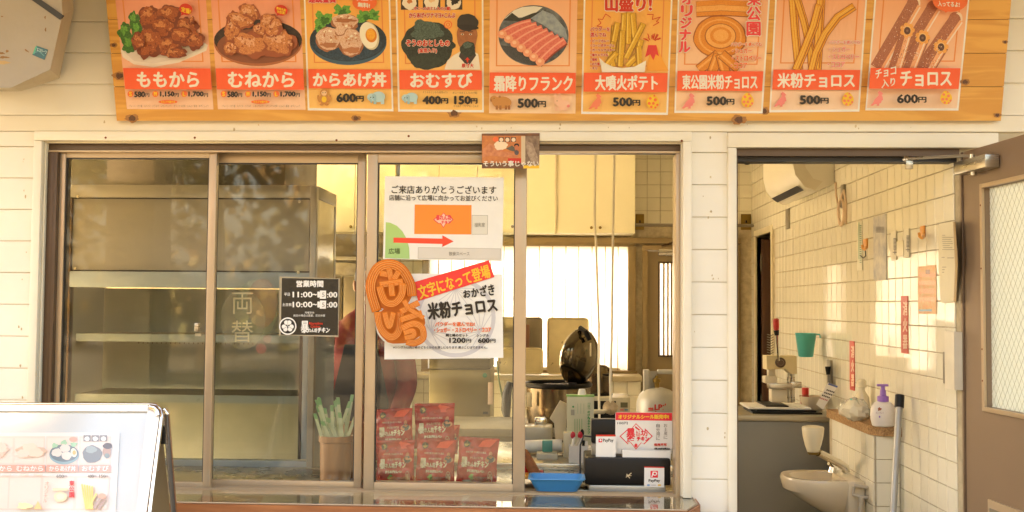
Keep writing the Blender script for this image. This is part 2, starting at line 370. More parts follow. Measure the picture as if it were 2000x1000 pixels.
# door trim
MB().box(dt0, dx0, -.026, -.0005, 0, dz1-.001, M_trim, .003).build('door_trim', fw)
MB().box(dt0, PY(1945, 268, D).x, -.026, -.0005, dz1, zf0-.004, M_trim, .003).build('door_trim', fw)
sc_ = MB()
stn = MB(); rs_ = random.Random(12); M_st = mat('paint_stain', (.62, .50, .30), .7, 0, .3, 40)
for _ in range(46):
    x = rs_.choice([rs_.uniform(-2.05, xt0-.02), rs_.uniform(xt1+.01, dt0-.01), rs_.uniform(-1.9, 1.9)]); z = rs_.uniform(.8, 2.25) if x < xt0 or (xt1 < x < dt0) else rs_.uniform(zf0+.005, zf1-.01); a_ = rs_.uniform(.0015, .0045); yv = -.0092 if z < zf0 else -.0105
    n_ = 7; stn.add([(x+a_*cos(k*.9)*rs_.uniform(.6, 1.2), yv, z+a_*rs_.uniform(.7, 2.2)*sin(k*.9)) for k in range(n_)], [tuple(range(n_))], M_st)
stn.build('paint_stains', fw, kind='stuff')
for px, py in ((385, 271), (1330, 277), (212, 271), (800, 268), (660, 276)):
    p = PY(px, py, D); sc_.lathe((p.x, -.0268, p.z), [(.0045, 0), (.004, -.0012), (0, -.0015)], M_soil, 8, 'Y')
sc_.build('trim_screw_heads', fw, kind='stuff')
# ---------------------------------------------------------------- aluminium sliding window
sw = empty('sliding_window', ((wx0+wx1)/2, .06, SILL), 'long bronze aluminium sliding window with three closed panes and an open hatch', 'window')
fx0, fx1 = PY(95, 600, D+.02).x, PY(1330, 600, D+.02).x
fz1 = PY(700, 283, D+.02).z; fz0 = SILL-.004
fr = MB(); fr.box(fx0-.02, fx1+.004, .018, .125, fz1-.022, wz1-.0065, M_alud, .002); fr.box(fx0-.02, fx1, .014, .028, fz1-.030, fz1-.0225, M_alu, .001)
fr.build('head_frame', sw)
j = MB(); j.box(wx0+.0065, fx0+.012, .012, .125, fz0, fz1-.031, M_alud, .002); j.build('jamb_frame', sw)
j = MB(); j.box(fx0+.0125, fx0+.026, .006, .125, fz0, fz1-.031, M_alud, .002); j.build('jamb_frame', sw)
jx = PY(1319, 600, D+.03).x
j = MB(); j.box(jx, wx1-.0045, .016, .125, fz0, fz1-.031, M_alu, .002); j.build('jamb_frame', sw)
sl_ = MB(); sl_.box(fx0-.02, fx1+.004, .004, .135, SILL-.021, fz0, M_alu, .002); sl_.box(fx0, fx1, .018, .021, fz0, fz0+.008, M_alu).box(fx0, fx1, .062, .065, fz0, fz0+.008, M_alu)
sl_.build('sill_track', sw)
def sash(x0, x1, gx0, gx1, gy0, gy1, ytop, ybot, yd, name='sash'):
    """pixel columns of the sash and of its glass, at distance yd"""
    X0, X1 = PY(x0, 620, yd).x, PY(x1, 620, yd).x; G0, G1 = PY(gx0, 620, yd).x, PY(gx1, 620, yd).x
    xm = (x0+x1)/2; Z1, Z0 = PY(xm, ytop, yd).z, PY(xm, ybot, yd).z; H1, H0 = PY(xm, gy0, yd).z, PY(xm, gy1, yd).z
    Y = yd-D; t = .028; mb = MB()
    mb.box(X0, G0, Y, Y+t, Z0, Z1, M_alu, .0025); mb.box(G1, X1, Y, Y+t, Z0, Z1, M_alu, .0025)
    mb.box(G0, G1, Y+.002, Y+t-.002, H1, Z1-.001, M_alu, .002); mb.box(G0, G1, Y+.002, Y+t-.002, Z0+.001, H0, M_alu, .002)
    mb.box(G0, G0+.004, Y+.006, Y+.020, H0, H1, M_black).box(G1-.004, G1, Y+.006, Y+.020, H0, H1, M_black).box(G0+.004, G1-.004, Y+.006, Y+.020, H1-.004, H1, M_black)
    o = mb.build('sash', sw)
    gl = MB(); gl.add([(G0, Y+.013, H0), (G1, Y+.013, H0), (G1, Y+.013, H1), (G0, Y+.013, H1)], [(0, 1, 2, 3)], M_pane); gl.build('glass_pane', o)
    return o, (G0, G1, H0, H1, Y+.013)
s1, g1 = sash(107, 417, 120, 402, 308, 940, 290, 959, D+.03)
s2, g2 = sash(404, 710, 417, 695, 318, 939, 296, 958, D+.070)
s3, g3 = sash(714, 1027, 734, 1004, 318, 944, 298, 966, D+.03)
# the fourth sash is pushed behind the third
X0, X1 = PY(722, 620, D+.07).x, PY(1023, 620, D+.07).x
mb = MB(); mb.box(X0, X0+.022, .07, .098, g3[2]-.035, g3[3]+.02, M_alu, .002).box(X1-.030, X1, .07, .098, g3[2]-.035, g3[3]+.02, M_alu, .002).box(X0+.023, X1-.031, .072, .096, g3[3]+.001, g3[3]+.019, M_alu).box(X0+.023, X1-.031, .072, .096, g3[2]-.034, g3[2]-.003, M_alu)
s4 = mb.build('sash', sw)
MB().add([(X0+.022, .084, g3[2]-.004), (X1-.03, .084, g3[2]-.004), (X1-.03, .084, g3[3]+.002), (X0+.022, .084, g3[3]+.002)], [(0, 1, 2, 3)], M_pane).build('glass_pane', s4)
lk = MB(); p = PY(385, 641, D+.06); lk.box(p.x-.004, p.x+.010, .040, .066, p.z-.012, p.z+.02, M_steel, .002).box(p.x-.002, p.x+.02, .044, .05, p.z-.03, p.z-.02, M_steel); lk.build('latch', sw)

# ---------------------------------------------------------------- serving counter outside
ct = empty('serving_counter', (-.4, -.12, 0), 'outside serving counter with clear sheet over printed menus and red wood edge', 'counter')
cz = SILL
cxl, cxr = -1.75, PY(1357, 985, D-.1).x
out = [(cxl, -.001), (cxr, -.001), (cxr, -.13), (cxr-.05, -.25), (cxl, -.25)]
MB().prism([(x, y, cz-.010) for x, y in out], (0, 0, .006), mat('counter_laminate', (.50, .44, .34), .3, 0, .15, 5)).build('counter_top', ct)
m = bpy.data.materials.new('clear_sheet')
MB().prism([(x, y, cz-.0034) for x, y in out], (0, 0, .0034), glass('vinyl_sheet', (.93, .92, .86), .09, .04)).build('clear_sheet', ct)
ed = MB()
edge = [(cxr+.004, -.001), (cxr+.004, -.132), (cxr-.048, -.254), (cxl, -.254)]
for (a, b), (c, d_) in zip(edge, edge[1:]):
    v = Vector((c-a, d_-b, 0)); n = Vector((v.y, -v.x, 0)).normalized()*-.012
    ed.prism([(a, b, cz-.045), (c, d_, cz-.045), (c-n.x*-1, d_-n.y*-1, cz-.045), (a-n.x*-1, b-n.y*-1, cz-.045)], (0, 0, .041), M_redwood)
ed.build('wood_edge', ct)
ed = MB()
for (a, b), (c, d_) in zip(edge, edge[1:]): ed.tube([(a, b-.0, cz-.001), (c, d_-.0, cz-.001)], .0028, M_alu, 6)
ed.build('edge_strip', ct)
MB().box(cxl, cxr-.02, -.19, -.002, 0.05, cz-.046, mat('counter_front', (.30, .13, .06), .5)).build('counter_front', ct)
# ================================================================== menu board and its posters
BP0 = Vector((0, -.016, PY(1000, 237, D-.03).z)); BN = Vector((0, -cos(radians(11)), -sin(radians(11))))  # leans out towards the top
bsurf = sheet_surf(BP0 + BN*.020, BN)             # front of the planks
bb = bsurf
board = empty('menu_board', PP(1090, 237, BP0, BN), 'wide pine plank board above the window that carries the row of food posters', 'board')
ytops = [-70, -27, 38.5, 104, 169.5, 236.5]
def bx_(y): return 207+(228-207)*(y/235), 1975-(1975-1955)*(y/235)
knots = []
MB().prism([bsurf(x, y, -.0185) for x, y in ((bx_(-70)[0]+3, -69), (bx_(-70)[1]-3, -69), (bx_(236)[1]-2, 235.5), (bx_(236)[0]+2, 235.5))], BN*-.006, mat('board_backing', (.12, .05, .015), .8)).build('backing_board', board)
for i in range(5):
    ya, yb = ytops[i], ytops[i+1]
    (l0, r0), (l1, r1) = bx_(ya), bx_(yb)
    sag = 1.2
    f = [bsurf(l0, ya+.5, 0), bsurf(r0, ya+.5, 0), bsurf(r1, yb-.55, 0), bsurf(l1, yb-.55, 0)]
    bk = [v - BN*.018 for v in f]
    mb = MB(); mb.add(f+bk, [(0, 3, 2, 1), (4, 5, 6, 7), (0, 1, 5, 4), (1, 2, 6, 5), (2, 3, 7, 6), (3, 0, 4, 7)], M_pine)
    pl = mb.build('plank', board, loc=tuple((f[0]+f[2])/2)) if False else mb.build('plank', board)
M_knot = mat('pine_knot', (.14, .05, .015), .5, 0, .5, 90)
M_knot2 = mat('pine_knot_ring', (.42, .18, .05), .5, 0, .3, 60)
kp = Print(bsurf, board, start=.0003).part('knots')
for kx, ky, kr in ((233, 148, 7), (258, 231, 7), (695, 231, 5), (1443, 234, 8), (1492, 217, 6), (887, 221, 7), (222, 88, 4), (1885, 160, 5), (1948, 225, 4), (1963, 82, 3)):
    kp.blob(kx, ky, kr*1.9, kr*1.15, M_knot2, .15, int(kx)); kp.blob(kx, ky, kr, kr*.8, M_knot, .15, int(kx)+1)
kp.flush(); kp.out[0]['kind'] = 'stuff'

K = ink((.02, .015, .012)); Wt = ink((.80, .76, .66)); R_ = ink((.62, .035, .02)); OR = ink((.85, .16, .05)); YL = ink((.86, .52, .05))
PK = ink((.80, .06, .07)); DK = ink((.10, .05, .03)); WH = ink((.86, .84, .80)); FRM = ink((.78, .26, .08))
fried = ink((.50, .13, .04), (.16, .035, .015), 330); fried2 = ink((.72, .30, .12), (.42, .13, .05), 300); fried3 = ink((.85, .52, .33), (.60, .22, .10), 300)
greenL = ink((.05, .22, .03), (.02, .09, .02), 200); greenB = ink((.16, .45, .08), (.06, .25, .04), 200)
churro = ink((.78, .30, .05), (.66, .20, .03), 260); churroD = ink((.45, .13, .03), (.30, .08, .02), 260); churroL = ink((.88, .45, .14), (.80, .33, .08), 260)
BAND = grad('title_band_red', (.86, .11, .045), (.88, .13, .05))
nori = ink((.035, .05, .035), (.012, .016, .012), 150); noriL = ink((.10, .16, .13), (.03, .05, .04), 260)
salmon = grad('salmon_sheet', (.78, .27, .17), (.86, .56, .38)); orange = grad('orange_sheet', (.84, .38, .08), (.88, .52, .17)); peach = grad('peach_sheet', (.84, .40, .22), (.86, .60, .38)); peach2 = grad('peach_sheet_light', (.83, .36, .18), (.84, .60, .42))
plate_w = ink((.80, .72, .62)); egg_w = ink((.84, .80, .66)); yolk = ink((.80, .30, .04), (.85, .45, .06), 160)
elec = ink((.30, .50, .56)); elec2 = ink((.42, .62, .66)); brownA = ink((.55, .24, .07)); brownB = ink((.35, .13, .04)); dino = ink((.84, .22, .12)); dino2 = ink((.84, .24, .22)); rabbit = ink((.86, .50, .34))
def yen(P, num, x0, x1, yb, m=K, h=22, bold=1.3, small=.62):
    w = x1-x0; wn = w*.70
    P.text(num, x0, yb-h, x0+wn, yb, m, bold); P.text('円', x0+wn+w*.03, yb-h*.72, x1, yb-1, m, bold*.5)
def elephant(P, cx, cy, s, flip=1):
    P.ell(cx, cy-2*s, 14*s, 11*s, elec2); P.ell(cx-flip*14*s, cy-1*s, 9*s, 8*s, elec2); P.rect(cx-10*s, cy, cx-4*s, cy+13*s, elec); P.rect(cx+5*s, cy, cx+12*s, cy+13*s, elec2)
    P.poly([(cx-flip*21*s, cy), (cx-flip*14*s, cy+2*s), (cx-flip*12*s, cy+9*s), (cx-flip*15*s, cy+11*s), (cx-flip*18*s, cy+6*s)], elec)
    P.ell(cx-flip*9*s, cy-2*s, 5*s, 6*s, elec); P.ell(cx-flip*16*s, cy-1*s, 1.2*s, 1.2*s, K, 8); P.ell(cx-flip*10*s, cy-1*s, 1.2*s, 1.2*s, K, 8)
def dinosaur(P, x, y, s, m):
    pts = [(0, 15), (5, 9), (9, 2), (14, -3), (17, -7), (15, -12), (18, -15), (16, -17), (22, -13), (26, -9), (23, -7), (25, -2), (26, 3), (23, 5), (22, 9), (18, 11), (18, 15), (12, 15), (14, 12), (9, 12), (5, 15)]
    P.poly([(x+a*s, y+b*s) for a, b in pts], m)
def egg(P, cx, cy, s, a, b):
    P.ell(cx, cy+1*s, 12.5*s, 13*s, a); P.ell(cx, cy-2*s, 10*s, 13*s, a)
    for dx, dy, r in ((-5, -7, 3), (5, -4, 3.4), (-7, 3, 3.2), (1, 3, 3), (9, 6, 2.6), (-3, 10, 2.8), (5, 11, 2.2), (3, -12, 2.2)): P.ell(cx+dx*s, cy+dy*s, r*s, r*s, b, 10)
def monkey(P, cx, cy):
    P.ell(cx, cy+3, 9, 11, brownA, 14); P.ell(cx, cy-9, 8, 8, brownA, 14); P.ell(cx, cy-8, 5.5, 5, ink((.78, .50, .28)), 12); P.ell(cx, cy+4, 5, 6, YL, 12)
    for s in (-1, 1): P.ell(cx+s*10, cy+3, 3, 8, brownA, 10, s*.3); P.ell(cx+s*5, cy+14, 4, 2.5, brownA, 8); P.ell(cx+s*2.4, cy-9, .9, .9, K, 6)
def chicken(P, lst, seed, ms):
    for i, (cx, cy, rx, ry, rot) in enumerate(lst):
        P.blob(cx, cy, rx*1.04, ry*1.06, ms[1], .14, seed+i, 34, rot); P.blob(cx-rx*.06, cy-ry*.1, rx*.88, ry*.84, ms[0], .16, seed+i+50, 34, rot)
        P.blob(cx-rx*.2, cy-ry*.35, rx*.45, ry*.3, ms[2], .3, seed+i+90, 20, rot)
        rq = random.Random(seed*31+i); c_, s_ = cos(rot), sin(rot)
        for k in range(22):
            a, q = rq.random()*6.28, rq.random()**.5*.82; u, v = rx*cos(a)*q, ry*sin(a)*q
            m = (ms[0], ms[1], ms[2], ms[2] if sin(a) < 0 else ms[1])[k % 4]
            P.blob(cx+u*c_-v*s_, cy+u*s_+v*c_, rq.uniform(1.2, 3.6), rq.uniform(.9, 2.4), m, .35, k, 8, rq.random()*3)
def lerp(a, b, t): return a+(b-a)*t
def poster(corners, m, label, bandy, title, tx, tbold=1.3, border=None, draw=None):
    q = corners; cen = bsurf((q[0][0]+q[1][0])/2, q[2][1], 0)
    p = empty('menu_poster', cen, label, 'poster', 'food posters pinned in a row on the pine board')
    if border:
        sheet('paper_sheet', q, bsurf, .0012, M_paper, p)
        b = 3.2; q2 = [(q[0][0]+b, q[0][1]+b), (q[1][0]-b, q[1][1]+b), (q[2][0]-b, q[2][1]-4.5), (q[3][0]+b, q[3][1]-4.5)]
        pr = Print(bsurf, p, start=.0013).part('printed_ground').quad(q2, m)
    else:
        sheet('paper_sheet', q, bsurf, .0012, m, p); q2 = q; pr = Print(bsurf, p, start=.0013)
    def X(t, y):                      # column t (0..1) of the sheet at row y
        v = (y-q2[0][1])/(q2[2][1]-q2[0][1]); return lerp(lerp(q2[0][0], q2[3][0], v), lerp(q2[1][0], q2[2][0], v), t)
    pr.part('printed_picture')
    ys = bandy[0]-12                   # thin printed frame round the picture
    for t, u in ((.075, .09), (.91, .925)): pr.quad([(X(t, q[0][1]+20), q[0][1]+20), (X(u, q[0][1]+20), q[0][1]+20), (X(u, ys), ys), (X(t, ys), ys)], FRM)
    pr.quad([(X(.075, ys-2.2), ys-2.2), (X(.925, ys-2.2), ys-2.2), (X(.925, ys), ys), (X(.075, ys), ys)], FRM)
    if draw: draw(pr, X)
    pr.part('title_band'); b0, b1 = bandy
    pr.quad([(X(0.004, b0), b0), (X(.996, b0), b0+.8), (X(.996, b1), b1+.8), (X(.004, b1), b1)], BAND)
    pr.part('lettering')
    pr.text(title, tx[0], tx[2], tx[1], tx[3], Wt, tbold)
    return p, pr, X
def prices3(pr, x0, w, yb):
    for i, (l, n, a, b, c, d_) in enumerate((('S', '580', 0, .10, .14, .33), ('M', '1,150', .37, .46, .50, .76), ('L', '1,700', .80-.06, .88-.04, .85, 1.12))):
        pass
    k = w/165
    for l, n, cx, a, b in (('S', '580', 6, 14, 43), ('M', '1,150', 55, 65, 101), ('L', '1,700', 112, 121, 159)):
        pr.ell(x0+cx*k, yb-6.5, 6*k, 6.3, OR, 16); pr.text(l, x0+(cx-2.4)*k, yb-10.6, x0+(cx+2.4)*k, yb-2.4, YL, .7)
        pr.text(n, x0+a*k, yb-11, x0+(b-9)*k, yb-.6, K, .9); pr.text('円', x0+(b-7.5)*k, yb-8, x0+b*k, yb-.8, K, .3)
    pr.ell(x0+80*k, yb+9, 19*k, 3.8, OR, 20); pr.text('セルフで選べる', x0+66*k, yb+6.8, x0+94*k, yb+11.4, YL, .2)
    pr.text('・プレーン・のり塩・スパイス・八丁みそ・レモンペッパー・オリジナル甘辛・にんにく醤油・ゆずこしょう', x0+1*k, yb+14.5, x0+160*k, yb+19.5, ink((.25, .16, .12)), 0)
# --- 1
def d1(P, X):
    P.poly([(236, 100), (240, 112), (262, 126), (300, 131), (350, 122), (403, 99), (406, 88), (396, 82), (330, 95), (240, 90)], plate_w)
    P.poly([(240, 100), (262, 119), (300, 124), (350, 114), (398, 94), (398, 87), (330, 95), (250, 96)], ink((.70, .62, .54)))
    for cx, cy, rx, ry in ((262, 38, 11, 15), (244, 62, 13, 17), (254, 86, 18, 16), (268, 60, 10, 24)): P.blob(cx, cy, rx, ry, greenL, .25, int(cx)); P.blob(cx-2, cy-4, rx*.5, ry*.5, greenB, .3, int(cx)+3)
    chicken(P, [(291, 34, 19, 22, .2), (330, 30, 23, 20, -.1), (364, 55, 22, 20, .2), (318, 55, 24, 20, .1), (292, 84, 25, 30, .1), (330, 90, 23, 18, -.1), (358, 72, 25, 17, .4), (382, 80, 16, 17, .2), (270, 80, 13, 16, 0), (340, 104, 26, 9, 0), (374, 40, 5, 8, .4)], 10, (ink((.50, .13, .04), (.20, .045, .02), 330), ink((.20, .045, .02)), fried2))
    P.ell(363, 18, 13, 11, R_, 20, .3); P.poly([(356, 24), (352, 31), (364, 27)], R_); P.text('定番!', 354, 13, 373, 23, YL, .5, slope=.25)
p, pr, X = poster([(221, -42), (399.5, -42), (417, 214), (248, 213)], salmon, 'salmon poster of dark fried chicken with lettuce, first in the row', (133, 174), 'ももから', (268, 388, 141, 170), draw=d1)
prices3(pr, 249, 163, 190); pr.flush()
# --- 2
def d2(P, X):
    P.ell(504, 84, 86, 45, ink((.42, .14, .06)), 40); P.ell(504, 78, 86, 40, ink((.05, .028, .02), (.02, .012, .01), 90), 40); P.ell(504, 90, 80, 34, ink((.25, .08, .04)), 40)
    chicken(P, [(455, 55, 15, 32, .2), (485, 28, 20, 20, .2), (470, 40, 26, 14, .3), (525, 45, 20, 17, -.5), (508, 60, 14, 14, 0), (545, 84, 32, 27, .1), (488, 88, 34, 23, .2), (450, 95, 14, 12, .2), (535, 55, 20, 14, -.9), (566, 86, 6, 8, 0)], 40, (fried2, ink((.34, .09, .04)), fried3))
    P.ell(549, 20, 13, 10.5, R_, 20, .25); P.poly([(542, 26), (540, 31), (551, 28)], R_); P.text('農林水産', 540, 13, 558, 18, YL, .3, slope=.25); P.text('大臣賞!', 541, 19, 557, 25, YL, .3, slope=.25)
p, pr, X = poster([(409.5, -42), (583.5, -42), (597, 214.5), (425.5, 213.5)], salmon, 'salmon fried chicken poster with pieces heaped on a dark wooden plate', (133.5, 174.5), 'むねから', (446, 574, 141, 170), draw=d2)
prices3(pr, 431, 160, 190); pr.flush()
# --- 3
def d3(P, X):
    navy = ink((.02, .045, .07), (.01, .02, .03), 120); P.ell(680, 83, 75, 44, ink((.04, .10, .15)), 44); P.ell(680, 78, 75, 42, navy, 44); P.ell(680, 85, 66, 34, ink((.03, .07, .11), (.012, .03, .05), 120), 40)
    for cx, cy, rx, ry in ((632, 38, 17, 15), (622, 52, 8, 9), (668, 22, 15, 13), (716, 32, 22, 10), (730, 26, 9, 8)): P.blob(cx, cy, rx, ry, greenB, .35, int(cx), 30); P.blob(cx+2, cy+2, rx*.5, ry*.5, greenL, .3, int(cx)+3)
    rice = ink((.80, .62, .50), (.58, .28, .16), 330)
    for i, (cx, cy, rx, ry) in enumerate(((674, 42, 25, 15), (642, 75, 24, 22), (686, 82, 22, 26), (664, 60, 10, 8))): P.blob(cx, cy+2, rx*1.05, ry*1.08, ink((.36, .14, .07)), .08, i); P.blob(cx, cy, rx, ry, rice, .08, i+9)
    [P.blob(cx+rq.uniform(-.7, .7)*rx, cy+rq.uniform(-.7, .7)*ry, rq.uniform(1.5, 4), rq.uniform(1, 2.6), m_, .35, k, 8, k) for rq in (random.Random(3),) for cx, cy, rx, ry in ((674, 42, 25, 15), (642, 75, 24, 22), (686, 82, 22, 26)) for k in range(16) for m_ in ((ink((.86, .76, .62)), ink((.62, .30, .16)), ink((.50, .20, .10)))[k % 3],)]
    P.blob(674, 40, 20, 4, ink((.40, .15, .07)), .2, 4); P.blob(642, 88, 15, 5, ink((.45, .18, .09)), .2, 5); P.blob(688, 98, 16, 6, ink((.50, .20, .10)), .2, 6)
    P.ell(722, 70, 18, 28, ink((.60, .55, .38)), 30, -.25); P.ell(720, 69, 17, 26, egg_w, 30, -.25); P.ell(725, 69, 11, 14, ink((.70, .22, .03)), 24, -.15); P.ell(724, 67, 8.5, 11, yolk, 24, -.15)
    P.ell(712, 4, 24, 17, OR, 28); P.poly([(702, 14), (708, 23), (716, 18)], OR); P.text('大盛り', 697, -8, 729, 1, Wt, .5); P.text('無料!', 699, 4, 722, 13, Wt, .5, slope=.12); P.text('連続金賞', 603, -9, 656, 5, ink((.70, .04, .06)), 1, Wt, 1.6)
p, pr, X = poster([(592, -41), (761, -41), (768.5, 217.5), (601, 215.5)], orange, 'orange rice bowl poster with chicken, lettuce and half a boiled egg on a navy plate', (135, 172.5), 'からあげ丼', (612, 754, 142, 169), border=1, draw=d3)
yen(pr, '600', 658, 710, 199, h=16); pr.part('mascots'); monkey(pr, 633, 190); elephant(pr, 739, 191, .95); pr.flush()
# --- 4
def d4(P, X):
    for cx in (800, 843, 886):
        P.rect(cx-17, -16, cx+17, 19, ink((.05, .03, .02))); P.blob(cx, 5, 14, 14, ink((.82, .74, .60)), .06, cx)
    P.blob(800, 2, 5, 5, ink((.60, .20, .06)), .2, 1); P.blob(843, -1, 6, 6, ink((.80, .55, .30)), .2, 1); P.blob(888, 2, 8, 7, K, .3, 3)
    P.blob(836, 88, 50, 47, nori, .05, 5, 44); P.blob(833, 62, 30, 22, noriL, .2, 8); P.blob(852, 92, 34, 20, nori, .2, 9); P.blob(830, 120, 30, 14, ink((.02, .028, .02), (.035, .05, .035), 120), .1, 9)
    P.text('ポニーのおとしもの(1個)', 808, 13, 880, 21, R_, .4, Wt, .8); P.text('からあげ+ツナマヨ+こんぶ', 799, 25, 889, 35, R_, .5, Wt, 1)
    P.ell(875, 48, 8, 8, OR, 20); P.ell(875, 48, 6, 6, ink((.86, .45, .12)), 18); P.ell(875, 48, 4, 4, OR, 14); P.rect(873, 46, 877, 50, ink((.86, .45, .12)))
    # a man in a dark cap and pale hoodie behind his rice ball
    skin = ink((.40, .15, .06), (.32, .11, .045), 60)
    P.poly([(868, 136), (874, 118), (886, 108), (900, 100), (925, 100), (934, 106), (938, 136)], ink((.78, .70, .58)))
    P.poly([(896, 110), (914, 131), (930, 108), (924, 96), (902, 96)], ink((.05, .035, .03))); P.blob(912, 70, 20, 30, skin, .03, 3)
    P.blob(913, 44, 21, 17, ink((.03, .025, .022)), .04, 4); P.ell(914, 53, 21, 5, ink((.02, .016, .014)), 20, .08)
    for s in (-8, 8): P.ell(911+s, 67, 3.2, 1.6, ink((.75, .65, .52)), 10); P.ell(911+s, 67, 1.4, 1.4, K, 8); P.rect(911+s-5, 61, 911+s+5, 62.6, DK)
    P.ell(911, 74, 3.5, 5, ink((.33, .12, .05)), 10); P.blob(914, 96, 15, 15, nori, .08, 6); P.blob(913, 88, 9, 6, noriL, .2, 3)
    P.poly([(913, 112), (908, 117), (911.5, 117), (911.5, 122), (914.5, 122), (914.5, 117), (918, 117)], R_); P.text('原寸大', 902, 124, 925, 132, R_, .4, Wt, .9)
    P.text('ぞうのおとしもの', 793, 78, 878, 90, R_, .8, Wt, 1.4); P.text('(金箔入り)', 817, 94, 853, 104, R_, .5, Wt, 1.1)
p, pr, X = poster([(772, -41), (944, -41), (945, 219.5), (777.5, 218)], orange, 'orange rice ball poster with a man in a dark cap', (137, 174.5), 'おむすび', (802, 922, 143, 171), border=1, draw=d4)
yen(pr, '400', 826, 875, 203, h=15); yen(pr, '150', 888, 932, 203, h=15); pr.text('ぞうのおとしもの(金箔入り)', 826, 178, 874, 183, DK); pr.text('ポニーのおとしもの(1個)', 884, 179, 932, 184, DK); pr.text('からあげ・ツナマヨ・こんぶ', 886, 205, 934, 209.5, DK)
pr.part('mascots'); elephant(pr, 804, 192, .85); pr.flush()
# --- 5
def d5(P, X):
    P.ell(1042, 69, 68.5, 59, ink((.16, .18, .19), (.06, .07, .08), 40), 48)
    def inside(pts): return [(min(max(x, 1042-68*math.sqrt(max(.0, 1-((y-69)/59)**2))), 1042+68*math.sqrt(max(.0, 1-((y-69)/59)**2))), y) for x, y in pts]
    P.poly(inside([(985, 36), (1000, 20), (1020, 14), (1042, 12), (1060, 14), (1045, 26), (1020, 34)]), ink((.72, .70, .62)))
    P.poly(inside([(983, 40), (1000, 25), (1015, 36), (1040, 26), (1064, 20), (1074, 28), (1060, 38), (1020, 42)]), ink((.04, .045, .03), (.02, .02, .02), 200))
    P.poly(inside([(1036, 36), (1060, 20), (1080, 28), (1104, 56), (1109, 78), (1090, 70), (1060, 48)]), ink((.20, .25, .30), (.32, .38, .40), 60))
    P.poly(inside([(976, 88), (1010, 92), (1040, 112), (1060, 126), (1040, 128), (1000, 118), (980, 100)]), ink((.08, .085, .09), (.03, .03, .03), 400))
    saus = ink((.66, .13, .10), (.78, .22, .16), 160)
    for i in range(7):
        t = i/6; a = Vector((980+t*74, 66+t*54)); b = Vector((1035+t*66, 44+t*36)); pts = []
        for k in range(9):
            u = k/8; c = a.lerp(b, u)+Vector((0, -3*sin(pi*u))); pts.append(c)
        P.line([inside([(c.x, c.y+2)])[0] for c in pts], 17, ink((.30, .05, .03))); P.line([inside([tuple(c)])[0] for c in pts], 14, saus); P.line([inside([(c.x, c.y-3)])[0] for c in pts], 3, ink((.84, .36, .26)))
        P.ell(a.x+1, a.y+1, 9, 8, ink((.82, .34, .20)), 16); P.ell(a.x, a.y-1, 4, 3.5, ink((.88, .52, .34)), 12)
p, pr, X = poster([(957, -40), (1128.5, -40), (1124, 222), (955, 221)], peach, 'peach sausage poster with grilled frankfurters in a round photo', (141.5, 182), '霜降りフランク', (965, 1118, 148, 178), 1.0, draw=d5)
yen(pr, '500', 1012, 1066, 210, h=17); pr.part('mascots')
pr.ell(980, 200, 19, 12, brownA, 22); pr.ell(965, 194, 8, 7, brownA, 14); pr.ell(959, 196, 2, 2.5, brownB, 8); pr.ell(965, 192, 1, 1, K, 6); pr.ell(976, 189, 2.4, 2.2, brownB, 8)
for x in (970, 977, 988, 994): pr.rect(x-2, 206, x+2.5, 214, brownB)
pr.ell(1101, 205, 12, 10, rabbit, 18); pr.ell(1091, 198, 8.5, 8, rabbit, 16); pr.ell(1085, 189, 2.6, 7, rabbit, 12); pr.ell(1093, 189, 2.6, 7, rabbit, 12); pr.ell(1088, 197, .9, .9, K, 6); pr.ell(1110, 207, 3, 3, dino2, 10)
for x in (1086, 1093, 1104): pr.rect(x-2, 208, x+3, 216, rabbit)
pr.flush()
